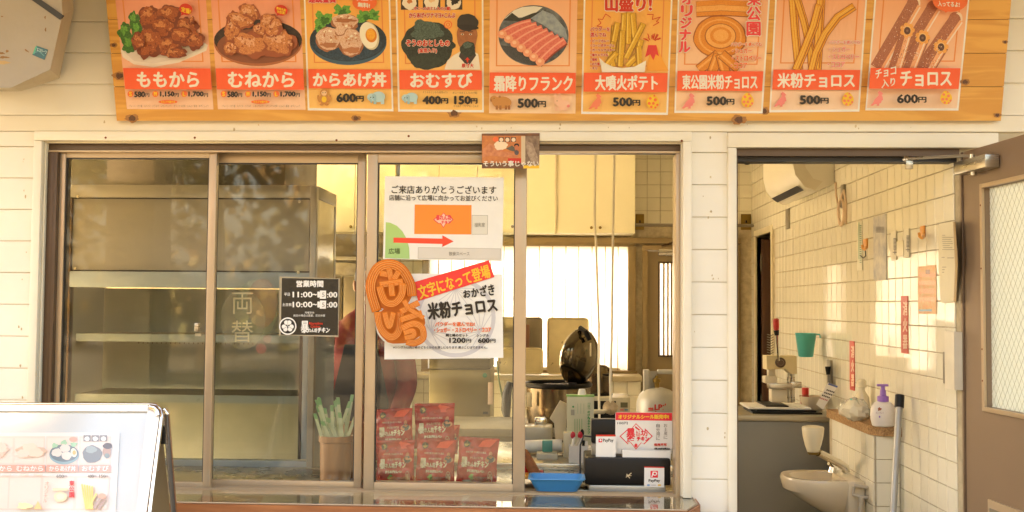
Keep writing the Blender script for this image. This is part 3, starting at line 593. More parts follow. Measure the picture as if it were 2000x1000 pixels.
# --- 6
def d6(P, X):
    P.text('山盛り!', 1183, -10, 1272, 22, R_, 1.6, Wt, 2.6)
    P.poly([(1270, 100), (1283, 90), (1296, 120), (1306, 138), (1262, 138)], ink((.86, .36, .06))); P.poly([(1266, 88), (1282, 88), (1287, 110), (1281, 106), (1276, 118), (1270, 106), (1260, 112)], ink((.72, .05, .05)))
    rd = random.Random(5)
    for k in range(16):
        a = -pi/2+(rd.random()-.5)*2.2; r0 = 6+rd.random()*8; P.line([(1274+r0*cos(a), 84+r0*sin(a)), (1274+(r0+6)*cos(a), 84+(r0+7)*sin(a))], 1.6, R_)
    for pts in ([(1193, 34), (1183, 27), (1177, 38), (1168, 37), (1174, 45), (1166, 51), (1176, 52)], [(1264, 28), (1276, 28), (1274, 38), (1290, 33), (1282, 42), (1287, 44), (1276, 50)]): P.line(pts, 1.3, R_)
    fry = ink((.74, .42, .05), (.60, .30, .03), 240); fryD = ink((.36, .17, .02)); fryL = ink((.84, .56, .12))
    rd = random.Random(11)
    for x0, y0, x1, y1 in ((1196, 118, 1200, 52), (1206, 122, 1214, 60), (1215, 100, 1220, 28), (1228, 84, 1229, 26), (1240, 72, 1236, 28), (1224, 112, 1256, 48), (1212, 128, 1216, 62), (1240, 128, 1252, 80), (1198, 128, 1190, 100), (1226, 128, 1244, 108), (1250, 128, 1248, 92), (1200, 80, 1206, 46), (1186, 126, 1204, 104)):
        P.line([(x0, y0), ((x0+x1)/2+rd.uniform(-3, 3), (y0+y1)/2), (x1, y1)], 12, fryD); P.line([(x0-.5, y0), ((x0+x1)/2, (y0+y1)/2), (x1, y1)], 9.5, fry); P.line([(x0-3, y0), ((x0+x1)/2-3, (y0+y1)/2), (x1-3, y1+2)], 2.4, fryL)
    P.poly([(1170, 112), (1180, 122), (1196, 130), (1216, 133), (1240, 130), (1262, 118), (1259, 141), (1176, 141)], ink((.80, .76, .66)))
    y = 53
    for i, (t, x1, h) in enumerate((('パウダーを', 1191, 8), ('選んでね', 1184, 8), ('・ビーフカレー', 1190, 5.5), ('・コーンポタージュ', 1200, 5.5), ('・ガーリックバター', 1200, 5.5), ('・塩キャラメル', 1188, 5.5), ('・塩味', 1166, 5.5), ('・のり塩', 1171, 5.5), ('・チリ', 1166, 5))):
        yy = (53, 64, 77, 86, 95, 104.5, 113.5, 122, 131)[i]; P.text(t, 1153, yy, x1, yy+h, R_, .35, Wt, .8)
p, pr, X = poster([(1141, -39), (1315, -39), (1304.5, 224.5), (1135, 222.5)], orange, 'orange potato fries poster with a small volcano beside the carton', (142, 179), '大噴火ポテト', (1163, 1284, 147, 176), 1.0, border=1, draw=d6)
yen(pr, '500', 1198, 1250, 207, h=16); pr.part('mascots'); dinosaur(pr, 1149, 198, 1.0, dino); egg(pr, 1275, 199, .98, YL, OR); pr.flush()
# --- 7
def ring(P, cx, cy, rx, ry):
    P.blob(cx, cy, rx*1.05, ry*1.05, churroD, .02, 1); P.blob(cx, cy, rx, ry, churro, .02, 2)
    for k, m in ((.85, churroL), (.78, churro), (.62, churroD), (.58, churroL), (.42, churro), (.3, churroL)): P.ell(cx+(1-k)*3, cy-(1-k)*4, rx*k, ry*k, m, 30)
def d7(P, X):
    ring(P, 1406, 72, 50, 40); P.rect(1378, 16, 1434, 26, churroD)
    for y, h in ((6, 7), (16, 7), (26, 5)): P.line([(1362, y+3), (1408, y), (1460, y+3)], h*1.9, churroD); P.line([(1362, y+2), (1408, y-1), (1460, y+2)], h*1.5, churro if y != 16 else churroL)
    for a, b in (((1400, 108), (1368, 134)), ((1402, 110), (1392, 138)), ((1408, 110), (1416, 138)), ((1412, 108), (1440, 132))): P.line([a, b], 21, churroD); P.line([a, b], 17, churro); P.line([(a[0]-4, a[1]), (b[0]-4, b[1])], 4, churroL)
    P.vtext('オリジナル', 1343, -14, 103, 21, PK, 1.4, Wt, 2.2, dx=-1.5); P.vtext('東公園', 1473, -18, 71, 26, PK, 1.2, Wt, 2.4, dx=-.6)
    for t, y0, y1, x0, x1, b in (('パウダーを選んでね', 83, 90, 1428, 1488, .3), ('・シュガー', 94, 104, 1430, 1468, .5), ('・ストロベリー', 108, 119, 1430, 1487, .6), ('・ココア', 123, 133, 1428, 1459, .6)): P.text(t, x0, y0, x1, y1, OR, b, Wt, 1)
p, pr, X = poster([(1325, -39), (1506, -39), (1489.5, 221.5), (1317, 220.5)], peach, 'peach churro poster with a spiral face shaped churro and vertical red lettering', (138.5, 177), '東公園米粉チョロス', (1333, 1479, 146, 174), .8, border=1, draw=d7)
yen(pr, '500', 1381, 1434, 205, h=16); pr.part('mascots'); dinosaur(pr, 1331, 197, 1.0, dino2); egg(pr, 1460, 196, .98, YL, dino); pr.flush()
# --- 8
def stick(P, pts, w, a=churroD, b=ink((.80, .38, .05), (.72, .28, .03), 200), c=ink((.86, .52, .12))):
    P.line(pts, w, a); P.line(pts, w*.84, b)
    for o in (-.24, .02, .26): P.line([(x+w*o, y) for x, y in pts], w*.09, c if o < .2 else a)
def d8(P, X):
    stick(P, [(1548, -10), (1553, 60), (1560, 133)], 17); stick(P, [(1552, -20), (1570, 40), (1584, 100), (1586, 135)], 15); stick(P, [(1604, -15), (1600, 60), (1596, 133)], 18)
    stick(P, [(1666, 14), (1636, 34), (1612, 66), (1594, 104), (1586, 136)], 16); stick(P, [(1600, 12), (1590, 50), (1572, 96), (1556, 134)], 17)
    for t, y0, y1, x0, x1, b in (('パウダーを選んでね', 79, 86, 1620, 1680, .3), ('・シュガー', 91, 101, 1620, 1660, .5), ('・ストロベリー', 106, 116, 1619, 1678, .6), ('・ココア', 121, 131, 1617, 1650, .6)): P.text(t, x0, y0, x1, y1, dino2, b, Wt, 1)
p, pr, X = poster([(1516, -39), (1696, -39), (1678.5, 218), (1502.5, 219.5)], peach2, 'peach churro poster with a bundle of plain golden sticks', (136, 175), '米粉チョロス', (1519, 1669, 143, 171), 1.0, border=1, draw=d8)
yen(pr, '500', 1563, 1618, 203, h=16); pr.part('mascots'); dinosaur(pr, 1511, 194, .96, dino2); egg(pr, 1656, 194, .92, YL, dino); pr.flush()
# --- 9
def d9(P, X):
    sug = ink((.50, .20, .12), (.30, .09, .05), 380); sugL = ink((.84, .46, .26), (.80, .34, .16), 300)
    for (a, b) in (((1784, 8), (1714, 128)), ((1822, 16), (1752, 130)), ((1866, 38), (1800, 132))):
        P.line([a, b], 25, sug); P.ell(a[0], a[1], 13, 15, sug, 18, 0); P.ell(a[0]+6, a[1]-2, 8, 12, ink((.84, .66, .50)), 16); P.ell(a[0]-1, a[1]+1, 11.5, 13, sug, 16); P.line([(a[0]+11, a[1]+4), (b[0]+11, b[1]+4)], 7, sugL); P.line([(a[0]+13, a[1]+6), (b[0]+13, b[1]+6)], 2.5, ink((.88, .72, .60)))
    for (a, b) in (((1772, 62), (1748, 136)), ((1802, 76), (1776, 136)), ((1838, 94), (1812, 136))):
        P.line([a, b], 26, sug); P.line([(a[0]+4, a[1]), (b[0]+6, b[1])], 12, sugL); P.line([(a[0]+7, a[1]), (b[0]+9, b[1])], 2.5, ink((.88, .70, .55)))
        for k in range(7): P.ell(a[0]+10*cos(k*.9), a[1]-3+10*sin(k*.9), 5, 5, churroL, 10)
        P.ell(a[0], a[1]-3, 8, 9, ink((.86, .50, .22)), 16); P.ell(a[0], a[1]-2, 6.5, 7.5, ink((.10, .04, .03)), 16); P.ell(a[0], a[1]-2, 2.5, 2.5, ink((.22, .12, .09)), 10)
    rq = random.Random(8)
    for (a, b) in (((1784, 8), (1714, 128)), ((1822, 16), (1752, 130)), ((1866, 38), (1800, 132)), ((1772, 62), (1748, 136)), ((1802, 76), (1776, 136)), ((1838, 94), (1812, 136))):
        for k in range(60):
            t = rq.random(); P.ell(a[0]+(b[0]-a[0])*t+rq.uniform(-11, 11), a[1]+(b[1]-a[1])*t, .8, .8, (sugL, ink((.86, .72, .62)), ink((.32, .10, .06)))[k % 3], 5)
    P.ell(1856, 2, 34, 21, OR, 28); P.poly([(1840, 17), (1847, 25), (1856, 20)], OR); P.text('入ってるよ!', 1832, 2, 1874, 12, Wt, .4, slope=.05); P.text('チョコが', 1836, -12, 1870, -3, Wt, .4)
p, pr, X = poster([(1711, -38), (1897, -38), (1872, 216), (1690, 215.5)], peach2, 'peach chocolate churro poster with three filled sticks, at the right end of the row', (132.5, 173), 'チョロス', (1759, 1858, 139, 168), 1.1, border=1, draw=d9)
pr.text('チョコ', 1710, 137, 1750, 154, Wt, .5, slope=-.22); pr.text('入り', 1722, 156, 1748, 172, Wt, .5, slope=-.2)
yen(pr, '600', 1753, 1809, 201, h=16); pr.part('mascots'); dinosaur(pr, 1700, 192, .96, dino2); egg(pr, 1848, 191, .92, YL, dino); pr.flush()

# ================================================================== papers on the window
wsurf = lambda yd: sheet_surf((0, yd-D, 0), (0, -1, 0))
# card taped over the head of the window
cs = wsurf(D-.030)
c = empty('photo_card', cs(997, 328, 0), 'small dark photo card with white caption taped above the middle window stile', 'card')
sheet('card_sheet', [(941, 261), (1054, 260), (1053, 329), (941, 329)], cs, .002, ink((.22, .09, .04), (.12, .06, .04), 25), c)
pr = Print(cs, c, start=.0022).part('printed_picture')
pr.rect(941.5, 265, 1026, 318, ink((.62, .22, .07), (.50, .15, .05), 40)); pr.rect(1026, 266, 1053, 328, ink((.30, .20, .13), (.16, .10, .07), 60)); pr.rect(1018, 266, 1026, 320, ink((.62, .48, .32)))
pr.poly([(942, 292), (956, 280), (966, 284), (985, 296), (1008, 300), (1012, 308), (980, 306), (956, 304), (942, 308)], ink((.66, .26, .12), (.5, .16, .07), 60)); pr.blob(978, 284, 13, 9, ink((.84, .66, .46)), .1, 3)
pr.poly([(988, 290), (1000, 284), (1010, 292), (1012, 298), (996, 294)], ink((.12, .10, .07)))
for x in (979, 991, 1003): pr.rect(x-5, 268, x+5, 277, DK); pr.ell(x, 273, 4, 4, ink((.80, .62, .44)), 10)
pr.ell(968, 272, 6, 5, OR, 14); pr.ell(1009, 284, 5, 4, K, 12); pr.ell(1009, 289, 4, 6, ink((.55, .16, .07)), 12); pr.ell(1009, 298, 4.5, 5, ink((.10, .08, .08)), 12); pr.rect(992, 309, 1018, 318, R_)
pr.poly([(1027, 275), (1040, 280), (1048, 300), (1053, 318), (1040, 322), (1030, 300)], ink((.46, .34, .24), (.3, .2, .14), 90)); pr.rect(1022, 323, 1053, 329, YL)
pr.part('lettering').text('そういう事じゃない', 944, 314, 1052, 325, Wt, .35).flush()
# notice
ns = wsurf(D+.030)
n_ = empty('queue_notice', ns(865, 510, 0), 'white notice with a red route arrow taped above the churro poster', 'notice')
sheet('paper_sheet', [(752, 344), (984, 346.5), (981, 510.5), (748, 505.5)], ns, .0012, M_paper, n_)
pr = Print(ns, n_, start=.0014).part('printed_diagram')
pr.quad([(810, 399.5), (921, 400.5), (920.5, 458), (809, 457)], ink((.90, .27, .045))); pr.quad([(921.5, 420), (953, 420.5), (952.5, 458), (921, 458)], ink((.35, .32, .26))); pr.quad([(922.3, 420.8), (952.2, 421.3), (951.7, 457.2), (921.8, 457.2)], ink((.70, .67, .58)))
pr.quad([(816.5, 483), (978, 485.5), (977.5, 507), (816, 505)], ink((.40, .36, .30))); pr.quad([(817.3, 483.8), (977.2, 486.3), (976.7, 506.2), (816.8, 504.2)], ink((.66, .62, .55)))
pr.poly([(753.5, 434), (762, 435), (775, 441), (786, 452), (794, 466), (799, 484), (800, 505.5), (752, 504)], grad('green_field', (.42, .60, .16), (.34, .56, .22)))
pr.poly([(768.5, 464), (864, 466), (864, 459.5), (886, 471.5), (863.5, 482.5), (864, 476.5), (768.5, 474)], ink((.88, .08, .04)))
cx, cy = 866, 429
for s, m in ((1, PK), (.88, ink((.86, .52, .40)))): pr.poly([(cx+a*s, cy+b*s) for a, b in ((-20, 0), (-9, -9), (-6, -6), (0, -14), (6, -8), (12, -9), (20, 0), (10, 8), (6, 6), (0, 16), (-6, 7), (-10, 8))], m)
pr.part('lettering').text('暴れん坊', 852, 420, 881, 430, PK, .5); pr.text('チキン', 862, 431, 881, 437, PK, .4)
pr.text('ご来店ありがとうございます', 765, 362, 969, 378, K, .25, slope=.006); pr.text('店舗に沿って広場に向かってお並びください', 760, 380.5, 972, 391.5, K, .15, slope=.008)
pr.text('広場', 759, 485, 781, 496, ink((.10, .16, .05)), .2); pr.text('授乳室', 927, 435, 947, 443, ink((.2, .18, .15))); pr.text('飲食スペース', 877, 491.5, 917, 499.5, ink((.2, .18, .15))); pr.flush()
# churro poster
c = empty('churro_poster', ns(860, 700, 0), 'white window poster with two orange churros and a slanting red banner', 'poster')
sheet('paper_sheet', [(753, 534), (981, 535.5), (983, 699), (750.5, 702)], ns, .0024, M_paper, c)
pr = Print(ns, c, start=.0026).part('printed_crest')
lil = ink((.58, .56, .56)); pap = ink((.79, .77, .71))
pr.ell(890, 620, 78, 78, lil, 48); pr.ell(890, 620, 70, 70, pap, 48)
for a in (-pi/2, pi/6, 5*pi/6):
    ux, uy = cos(a), sin(a); c0 = (890+ux*34, 620+uy*34)
    for k in range(-5, 6):
        b = a+pi+k*.32; pr.line([(c0[0]+ux*22, c0[1]+uy*22), (c0[0]+ux*22+cos(b)*40, c0[1]+uy*22+sin(b)*40)], 1.4, lil)
# cover what the crest would print past the sheet's lower edge
pr.part('red_banner').poly([(806, 552), (955, 508), (965.5, 541), (817, 588)], ink((.86, .05, .045)))
pr.part('lettering').text('文字になって登場', 813, 549, 960, 576, YL, .9, slope=-.0, shear=.1) if False else None
vs, fs = text2d('文字になって登場')
def slant(u, v): return (815+143*u-4+8*v*.3, 0)
def q2(u, v):
    a, b, c_, d_ = (814, 559), (953, 516), (959, 541), (821, 585)
    return (lerp(lerp(a[0], b[0], u), lerp(d_[0], c_[0], u), 1-v), lerp(lerp(a[1], b[1], u), lerp(d_[1], c_[1], u), 1-v))
pr.part('lettering')
for dx, dy in ((0, 0), (.7, 0), (-.7, 0), (0, .6), (0, -.6)): pr._add([(q2(u, v)[0]+dx, q2(u, v)[1]+dy) for u, v in vs], fs, YL)
def slanttext(t, a, b, d_, c_, m, bold):
    vs, fs = text2d(t)
    for dx, dy in ((0, 0), (bold, 0), (-bold, 0), (0, bold), (0, -bold)):
        pr._add([(lerp(lerp(a[0], b[0], u), lerp(d_[0], c_[0], u), 1-v)+dx, lerp(lerp(a[1], b[1], u), lerp(d_[1], c_[1], u), 1-v)+dy) for u, v in vs], fs, m)
slanttext('おかざき', (904, 567), (964, 553), (906, 582), (966, 576), K, .7)
slanttext('米粉チョロス', (834, 592), (968, 582), (838, 625), (972, 608), K, 1.3)
pr.text('パウダーを選んでね!', 850, 629, 927, 637, OR, .4); pr.text('・シュガー', 848, 640, 879, 649, OR, .5); pr.text('・ストロベリー', 884, 640, 931, 649, OR, .5); pr.text('・ココア', 936, 640, 959, 648, OR, .5)
pr.text('岡と崎のセット', 871, 652, 914, 657.5, K, .35); pr.text('シングル', 931, 652.5, 955, 657.5, K, .35); pr.text('1200', 878, 660, 909, 669.5, K, .7); pr.text('円', 911, 662, 920, 669, K, .3); pr.text('600', 934, 660.5, 956, 669.5, K, .7); pr.text('円', 958, 662, 967.5, 669, K, .3)
pr.text('※シングルは岡か崎のどちらかのお渡しになります 選ぶことはできません。', 768, 676, 952, 681, K, .15)
pr.part('churro_cutout'); pr.k += .0008
CH, CD, CL = ink((.86, .27, .035), (.74, .18, .02), 220), ink((.60, .155, .02)), ink((.90, .44, .14))
def rope(pts, w):
    sm = []
    P_ = [Vector(p) for p in pts]
    for i in range(len(P_)-1):
        p0, p1, p2, p3 = P_[max(i-1, 0)], P_[i], P_[i+1], P_[min(i+2, len(P_)-1)]
        for k in range(5):
            t = k/5; sm.append(.5*((2*p1)+(-p0+p2)*t+(2*p0-5*p1+4*p2-p3)*t*t+(-p0+3*p1-3*p2+p3)*t**3))
    sm.append(P_[-1]); out_ = []
    def off(o):
        r = []
        for i, p in enumerate(sm):
            d_ = (sm[min(i+1, len(sm)-1)]-sm[max(i-1, 0)]).normalized(); r.append((p.x-d_.y*o, p.y+d_.x*o))
        return r
    pr.line(off(0), w, CD); pr.line(off(0), w*.86, CH)
    for o in (-.32, -.12, .1, .3): pr.line(off(o*w), w*.05, CD); pr.line(off(o*w+w*.05), w*.05, CL)
pr.blob(765, 560, 44, 50, pap, .02, 2); pr.blob(782, 632, 50, 44, pap, .03, 3); pr.blob(765, 560, 42, 48, CD, .03, 2); pr.blob(782, 632, 47, 40, CD, .04, 3)
rope([(735, 604), (724, 560), (736, 526), (760, 516), (784, 526), (800, 552), (804, 575)], 20)
rope([(744, 534), (762, 536)], 12); rope([(760, 526), (764, 545)], 12); rope([(778, 532), (770, 545)], 12); rope([(744, 556), (785, 550)], 13)
rope([(742, 562), (752, 588), (770, 592), (784, 576), (786, 556)], 15); rope([(764, 556), (766, 576)], 12)
rope([(738, 612), (744, 640), (762, 658), (778, 648), (782, 612)], 15); rope([(752, 612), (760, 638), (768, 612)], 11)
rope([(784, 608), (816, 592)], 12); rope([(790, 588), (798, 604)], 10); rope([(784, 624), (822, 612)], 12); rope([(800, 604), (826, 620)], 9)
rope([(786, 640), (808, 632), (824, 640), (826, 660), (810, 670), (796, 668)], 13); rope([(790, 650), (806, 646), (808, 656), (792, 660)], 10)
pr.flush()
# opening hours
hs = wsurf(D+.070)
h_ = empty('hours_sign', hs(605, 656, 0), 'black opening hours sign in a clear sleeve on the second pane', 'sign')
sheet('clear_sleeve', [(546, 540), (664, 544), (661, 658.5), (545, 654.5)], hs, .001, mat('sleeve', (.42, .36, .26), .2), h_)
sheet('black_sheet', [(550.5, 543), (661, 545), (660, 655), (548.5, 653.5)], hs, .0018, mat('black_print', (.016, .014, .012), .22), h_)
pr = Print(hs, h_, start=.002).part('lettering')
pr.text('営業時間', 579, 548, 631, 560.5, WH, .55); pr.text('平日', 555, 572, 566, 578, WH, .1); pr.text('土日祝', 551.5, 592, 569.5, 598, WH, .1)
for y, a in ((570, '11:00~1'), (589.5, '10:00~1')):
    pr.text(a[:5], 572, y, 610, y+10.5, WH, .55); pr.text('~', 611, y+4, 618.5, y+6.5, WH, .5); pr.text('1', 620.5, y, 624, y+10.5, WH, .6); pr.text(':00', 639, y+.3, 658.5, y+11, WH, .55)
    pr.quad([(625, y-2.5), (637, y-2.3), (636.7, y+13.5), (624.5, y+13.5)], WH); pr.text('5', 629, y+1.5, 634, y+10, ink((.25, .22, .18)), .1)
pr.text('月曜定休', 595, 608.5, 614, 612.5, WH); pr.text('祝日の場合は営業、翌日休業', 573, 614, 635, 618.5, WH)
pr.text('Abarenbou', 603, 629, 630, 634, R_, .25); pr.text('Chicken', 607, 635, 625, 640, R_, .25)
pr.text('暴', 588, 627, 603, 650, WH, .6); pr.text('れん坊', 601, 641, 619, 649, WH, .35, shear=.15); pr.text('チキン', 620, 640, 643, 649.5, WH, .6, shear=.15)
pr.part('crest').ell(562, 637, 17, 17, WH, 32); pr.ell(562, 637, 14.5, 14.5, ink((.016, .014, .012)), 32)
for a in (-pi/2, pi/6, 5*pi/6):
    ux, uy = cos(a), sin(a)
    pr.ell(562+ux*7-uy*2.9, 637+uy*7+ux*2.9, 4.3, 4.3, WH, 16); pr.ell(562+ux*7+uy*2.9, 637+uy*7-ux*2.9, 4.3, 4.3, WH, 16); pr.poly([(562+ux*.8, 637+uy*.8), (562+ux*8-uy*6, 637+uy*8+ux*6), (562+ux*8+uy*6, 637+uy*8-ux*6)], WH)
    pr.line([(562+ux*3, 637+uy*3), (562+ux*12, 637+uy*12)], .5, K)
pr.flush()
# reflection of an exchange sign, painted as see-through film on the second pane
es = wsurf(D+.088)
e_ = empty('exchange_reflection', es(478, 690, 0), 'painted see-through reflection of a money exchange sign on the second pane', 'sticker')
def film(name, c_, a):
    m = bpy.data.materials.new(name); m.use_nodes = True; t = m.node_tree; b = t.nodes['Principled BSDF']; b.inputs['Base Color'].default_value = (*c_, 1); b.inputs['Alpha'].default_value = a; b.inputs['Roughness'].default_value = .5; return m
pr = Print(es, e_, start=.001).part('reflection_print')
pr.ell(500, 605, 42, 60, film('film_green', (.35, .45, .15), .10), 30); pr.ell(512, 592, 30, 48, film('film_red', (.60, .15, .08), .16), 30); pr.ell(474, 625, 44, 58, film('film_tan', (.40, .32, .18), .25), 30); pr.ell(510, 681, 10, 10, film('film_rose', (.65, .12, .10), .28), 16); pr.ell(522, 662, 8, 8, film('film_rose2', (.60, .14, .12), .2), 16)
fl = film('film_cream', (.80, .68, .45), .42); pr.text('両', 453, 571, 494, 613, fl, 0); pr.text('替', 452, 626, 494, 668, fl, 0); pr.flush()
# ================================================================== kitchen walls
YDB = YB + D                                       # 8.27 m from the camera
def bz(py, px=1100, yd=YDB): return PY(px, py, yd).z
def bxx(px, py=560, yd=YDB): return PY(px, py, yd).x
WX0, WX1, WZ0, WZ1 = bxx(838), bxx(1226), bz(722), bz(481)      # frosted window opening
DX0, DX1, DZ1 = bxx(1254), bxx(1446), bz(478, 1300)             # back door opening
bw = MB()
T = .12
bw.box(XL, WX0, YB, YB+T, 0, ZC+.3, M_grout).box(WX1, DX0, YB, YB+T, 0, ZC+.3, M_grout).box(DX1, XR+.1, YB, YB+T, 0, ZC+.3, M_grout)
bw.box(WX0, WX1, YB, YB+T, 0, WZ0, M_grout).box(WX0, WX1, YB, YB+T, WZ1, ZC+.3, M_grout).box(DX0, DX1, YB, YB+T, DZ1, ZC+.3, M_grout)
bwall = bw.build('kitchen_back_wall', kind='structure', loc=(0, YB, 0)); WL['kitchen_back_wall'] = Vector((0, YB, 0))
def tile_mesh(name, w, h, t, axis):
    mb = MB(); g = .0017
    if axis == 'Y': mb.box(g, w-g, -t, 0, g, h-g, M_tile, .0016, 1)
    else: mb.box(-t, 0, g, w-g, g, h-g, M_tile, .0016, 1)
    o = mb.build(name, loc=(0, 0, 0)); me = o.data; bpy.data.objects.remove(o); return me
P_ = .1
tb = tile_mesh('tile', P_, P_, .006, 'Y'); ts = tile_mesh('tile', P_, P_, .006, 'X')
def put_tile(me, loc, parent):
    o = bpy.data.objects.new('tile', me); COL.objects.link(o); o.parent = parent
    o.location = Vector(loc)-WL[parent.name]
    rr = random.Random(hash((round(loc[0], 2), round(loc[1], 2), round(loc[2], 2))))
    o.rotation_euler = (rr.uniform(-.006, .006), rr.uniform(-.006, .006), rr.uniform(-.003, .003)) ; return o
def back_tiles(x0, x1, z0, z1, skip=()):
    i0, i1 = math.floor((x0-XR)/P_+.5), math.floor((x1-XR)/P_+.5)
    for i in range(i0, i1):
        for k in range(math.floor((z0-DZ1)/P_+.5), math.floor((z1-DZ1)/P_+.5)):
            put_tile(tb, (XR+i*P_, YB, DZ1+.06+k*P_), bwall)
back_tiles(bxx(1240), XR, DZ1+.06, ZC-.05)
back_tiles(-1.3, -1.0, 1.0, 2.1)
back_tiles(-.5, .5, .6, 1.05)
# side wall with a doorway near its far end
SY = lambda px: PX(px, 560, XR).y
dy0, dy1 = SY(1509), SY(1478); sdz = PX(1509, 452, XR).z
swm = MB(); swm.box(XR, XR+.1, .0015, dy0, 0, ZC+.3, M_grout).box(XR, XR+.1, dy1, YB, 0, ZC+.3, M_grout).box(XR, XR+.1, dy0, dy1, sdz, ZC+.3, M_grout)
swall = swm.build('kitchen_side_wall', kind='structure', loc=(XR, 2, 0)); WL['kitchen_side_wall'] = Vector((XR, 2, 0))
cells = []
for j in range(0, 48):
    y = YB-(j+1)*P_
    if y < .001: continue
    for k in range(4, 27):
        z = DZ1+.06-P_*21+k*P_
        if y+P_ > dy0-.05 and z+P_*.5 < sdz+.04 and y < dy1+.05: continue
        d = y+P_/2+D; py = 594-(z+.05-EYE)*F/d; pxx = 1090+F*XR/d
        if -60 < py < 1060 and pxx < 1960: cells.append((d, y, z))
cells.sort()
for d, y, z in cells[:300]: put_tile(ts, (XR, y, z), swall)
mbt = MB()
for d, y, z in cells[300:]: mbt.box(XR-.006, XR, y+.0022, y+P_-.0022, z+.0022, z+P_-.0022, M_tile, .0016, 1)
if cells[300:]: mbt.build('far_tiles', swall, kind='stuff')
# left wall of the kitchen: a long open strip, unseen, added to let daylight in
lw = MB(); lw.box(XL-.1, XL, W0, YB, 0, .12, M_side).box(XL-.1, XL, W0, YB, 2.72, ZC+.3, M_side)
for y in (W0, 1.6, 3.1, YB-.1): lw.box(XL-.1, XL, y, y+.1, .12, 2.72, M_side)
lw.build('added_left_opening', kind='structure')
# ---------------------------------------------------------------- frosted window
fwn = empty('frosted_window', ((WX0+WX1)/2, YB, WZ0), 'bright frosted back window with thin rusty bars between sill and wall cupboards', 'window')
M_wf = mat('bronze_window_frame', '#9a8560', .4, .3)
fr = MB(); e = .035
fr.box(WX0-.05, WX1+.05, YB-.04, YB+.06, WZ1, WZ1+.06, M_wf, .004).box(WX0-.05, WX1+.07, YB-.05, YB+.06, WZ0-.05, WZ0, M_wf, .004)
fr.box(WX0-.05, WX0, YB-.04, YB+.06, WZ0, WZ1-.001, M_wf, .004).box(WX1, WX1+.06, YB-.04, YB+.06, WZ0, WZ1-.001, M_wf, .004)
fr.build('window_frame', fwn)
mx = bxx(1018); mm = MB(); mm.box(mx-.025, mx+.025, YB-.02, YB+.03, WZ0, WZ1, M_wf, .004); mm.build('window_mullion', fwn)
for a, b in ((WX0, mx-.025), (mx+.025, WX1)):
    MB().add([(a, YB+.01, WZ0), (b, YB+.01, WZ0), (b, YB+.01, WZ1), (a, YB+.01, WZ1)], [(0, 1, 2, 3)], M_frost).build('frosted_pane', fwn)
M_bar = mat('rusty_bar', (.62, .42, .22), .6, 0, .4, 60, col2=(.40, .20, .08))
for px in (856, 882, 907, 933, 958, 984, 1053, 1079, 1105, 1130, 1156, 1182, 1207):
    x = bxx(px); MB().tube([(x, YB-.004, WZ0), (x, YB-.004, WZ1)], .004, M_bar, 6).build('window_bar', fwn)
rail = MB(); rail.tube([(WX0-.2, YB-.09, WZ1+.16), (DX0+.9, YB-.09, WZ1+.16)], .012, M_steelm, 8); rail.box(WX0-.2, DX1+.0, YB-.05, YB-.007, DZ1+.005, DZ1+.05, M_wf, .004)
rail.build('lintel_rail', fwn)
# ---------------------------------------------------------------- back door
bd = empty('back_door', ((DX0+DX1)/2, YB, 0), 'brown steel back door with a narrow barred window, right of the frosted window', 'door')
M_bd = mat('back_door_paint', '#a08c68', .45, .1, .08, 2)
b = MB(); b.box(DX0, DX0+.045, YB-.02, YB+.08, 0, DZ1-.046, M_wf, .003).box(DX1-.045, DX1, YB-.02, YB+.08, 0, DZ1-.046, M_wf, .003).box(DX0, DX1, YB-.02, YB+.08, DZ1-.045, DZ1, M_wf, .003); b.build('door_frame', bd)
vx0, vx1, vz0, vz1 = bxx(1289), bxx(1319), bz(694, 1300), bz(514, 1300)
b = MB(); Y0, Y1 = YB+.02, YB+.055
b.box(DX0+.047, vx0, Y0, Y1, .02, DZ1-.048, M_bd).box(vx1, DX1-.047, Y0, Y1, .02, DZ1-.048, M_bd).box(vx0, vx1, Y0, Y1, .02, vz0, M_bd).box(vx0, vx1, Y0, Y1, vz1, DZ1-.048, M_bd); b.build('door_panel', bd)
MB().add([(vx0, Y1-.01, vz0), (vx1, Y1-.01, vz0), (vx1, Y1-.01, vz1), (vx0, Y1-.01, vz1)], [(0, 1, 2, 3)], M_frost).build('frosted_pane', bd)
for px in (1297, 1305, 1312):
    x = bxx(px); MB().box(x-.007, x+.007, Y0-.01, Y0+.008, vz0, vz1, M_bd).build('window_bar', bd)
b = MB(); b.box(vx0-.012, vx0, Y0-.014, Y0, vz0-.012, vz1+.012, M_alud).box(vx1, vx1+.012, Y0-.014, Y0, vz0-.012, vz1+.012, M_alud).box(vx0, vx1, Y0-.014, Y0, vz1, vz1+.012, M_alud).box(vx0, vx1, Y0-.014, Y0, vz0-.012, vz0, M_alud); b.build('window_bead', bd)
b = MB(); x = bxx(1286); z = bz(496, 1300); b.box(x, x+.19, Y0-.05, Y0-.001, z-.015, z+.035, M_steel, .004); cl = b.build('closer_body', bd)
MB().tube([(x+.02, Y0-.05, z+.06), (x+.12, Y0-.08, z+.09), (x+.2, Y0-.04, z+.07)], .008, M_alud, 6).build('closer_arm', bd)
b = MB(); x = bxx(1445, 710); z = bz(705, 1440); b.box(x-.03, x-.005, Y0-.012, Y0, z-.03, z+.03, M_white, .002); b.build('latch_plate', bd)
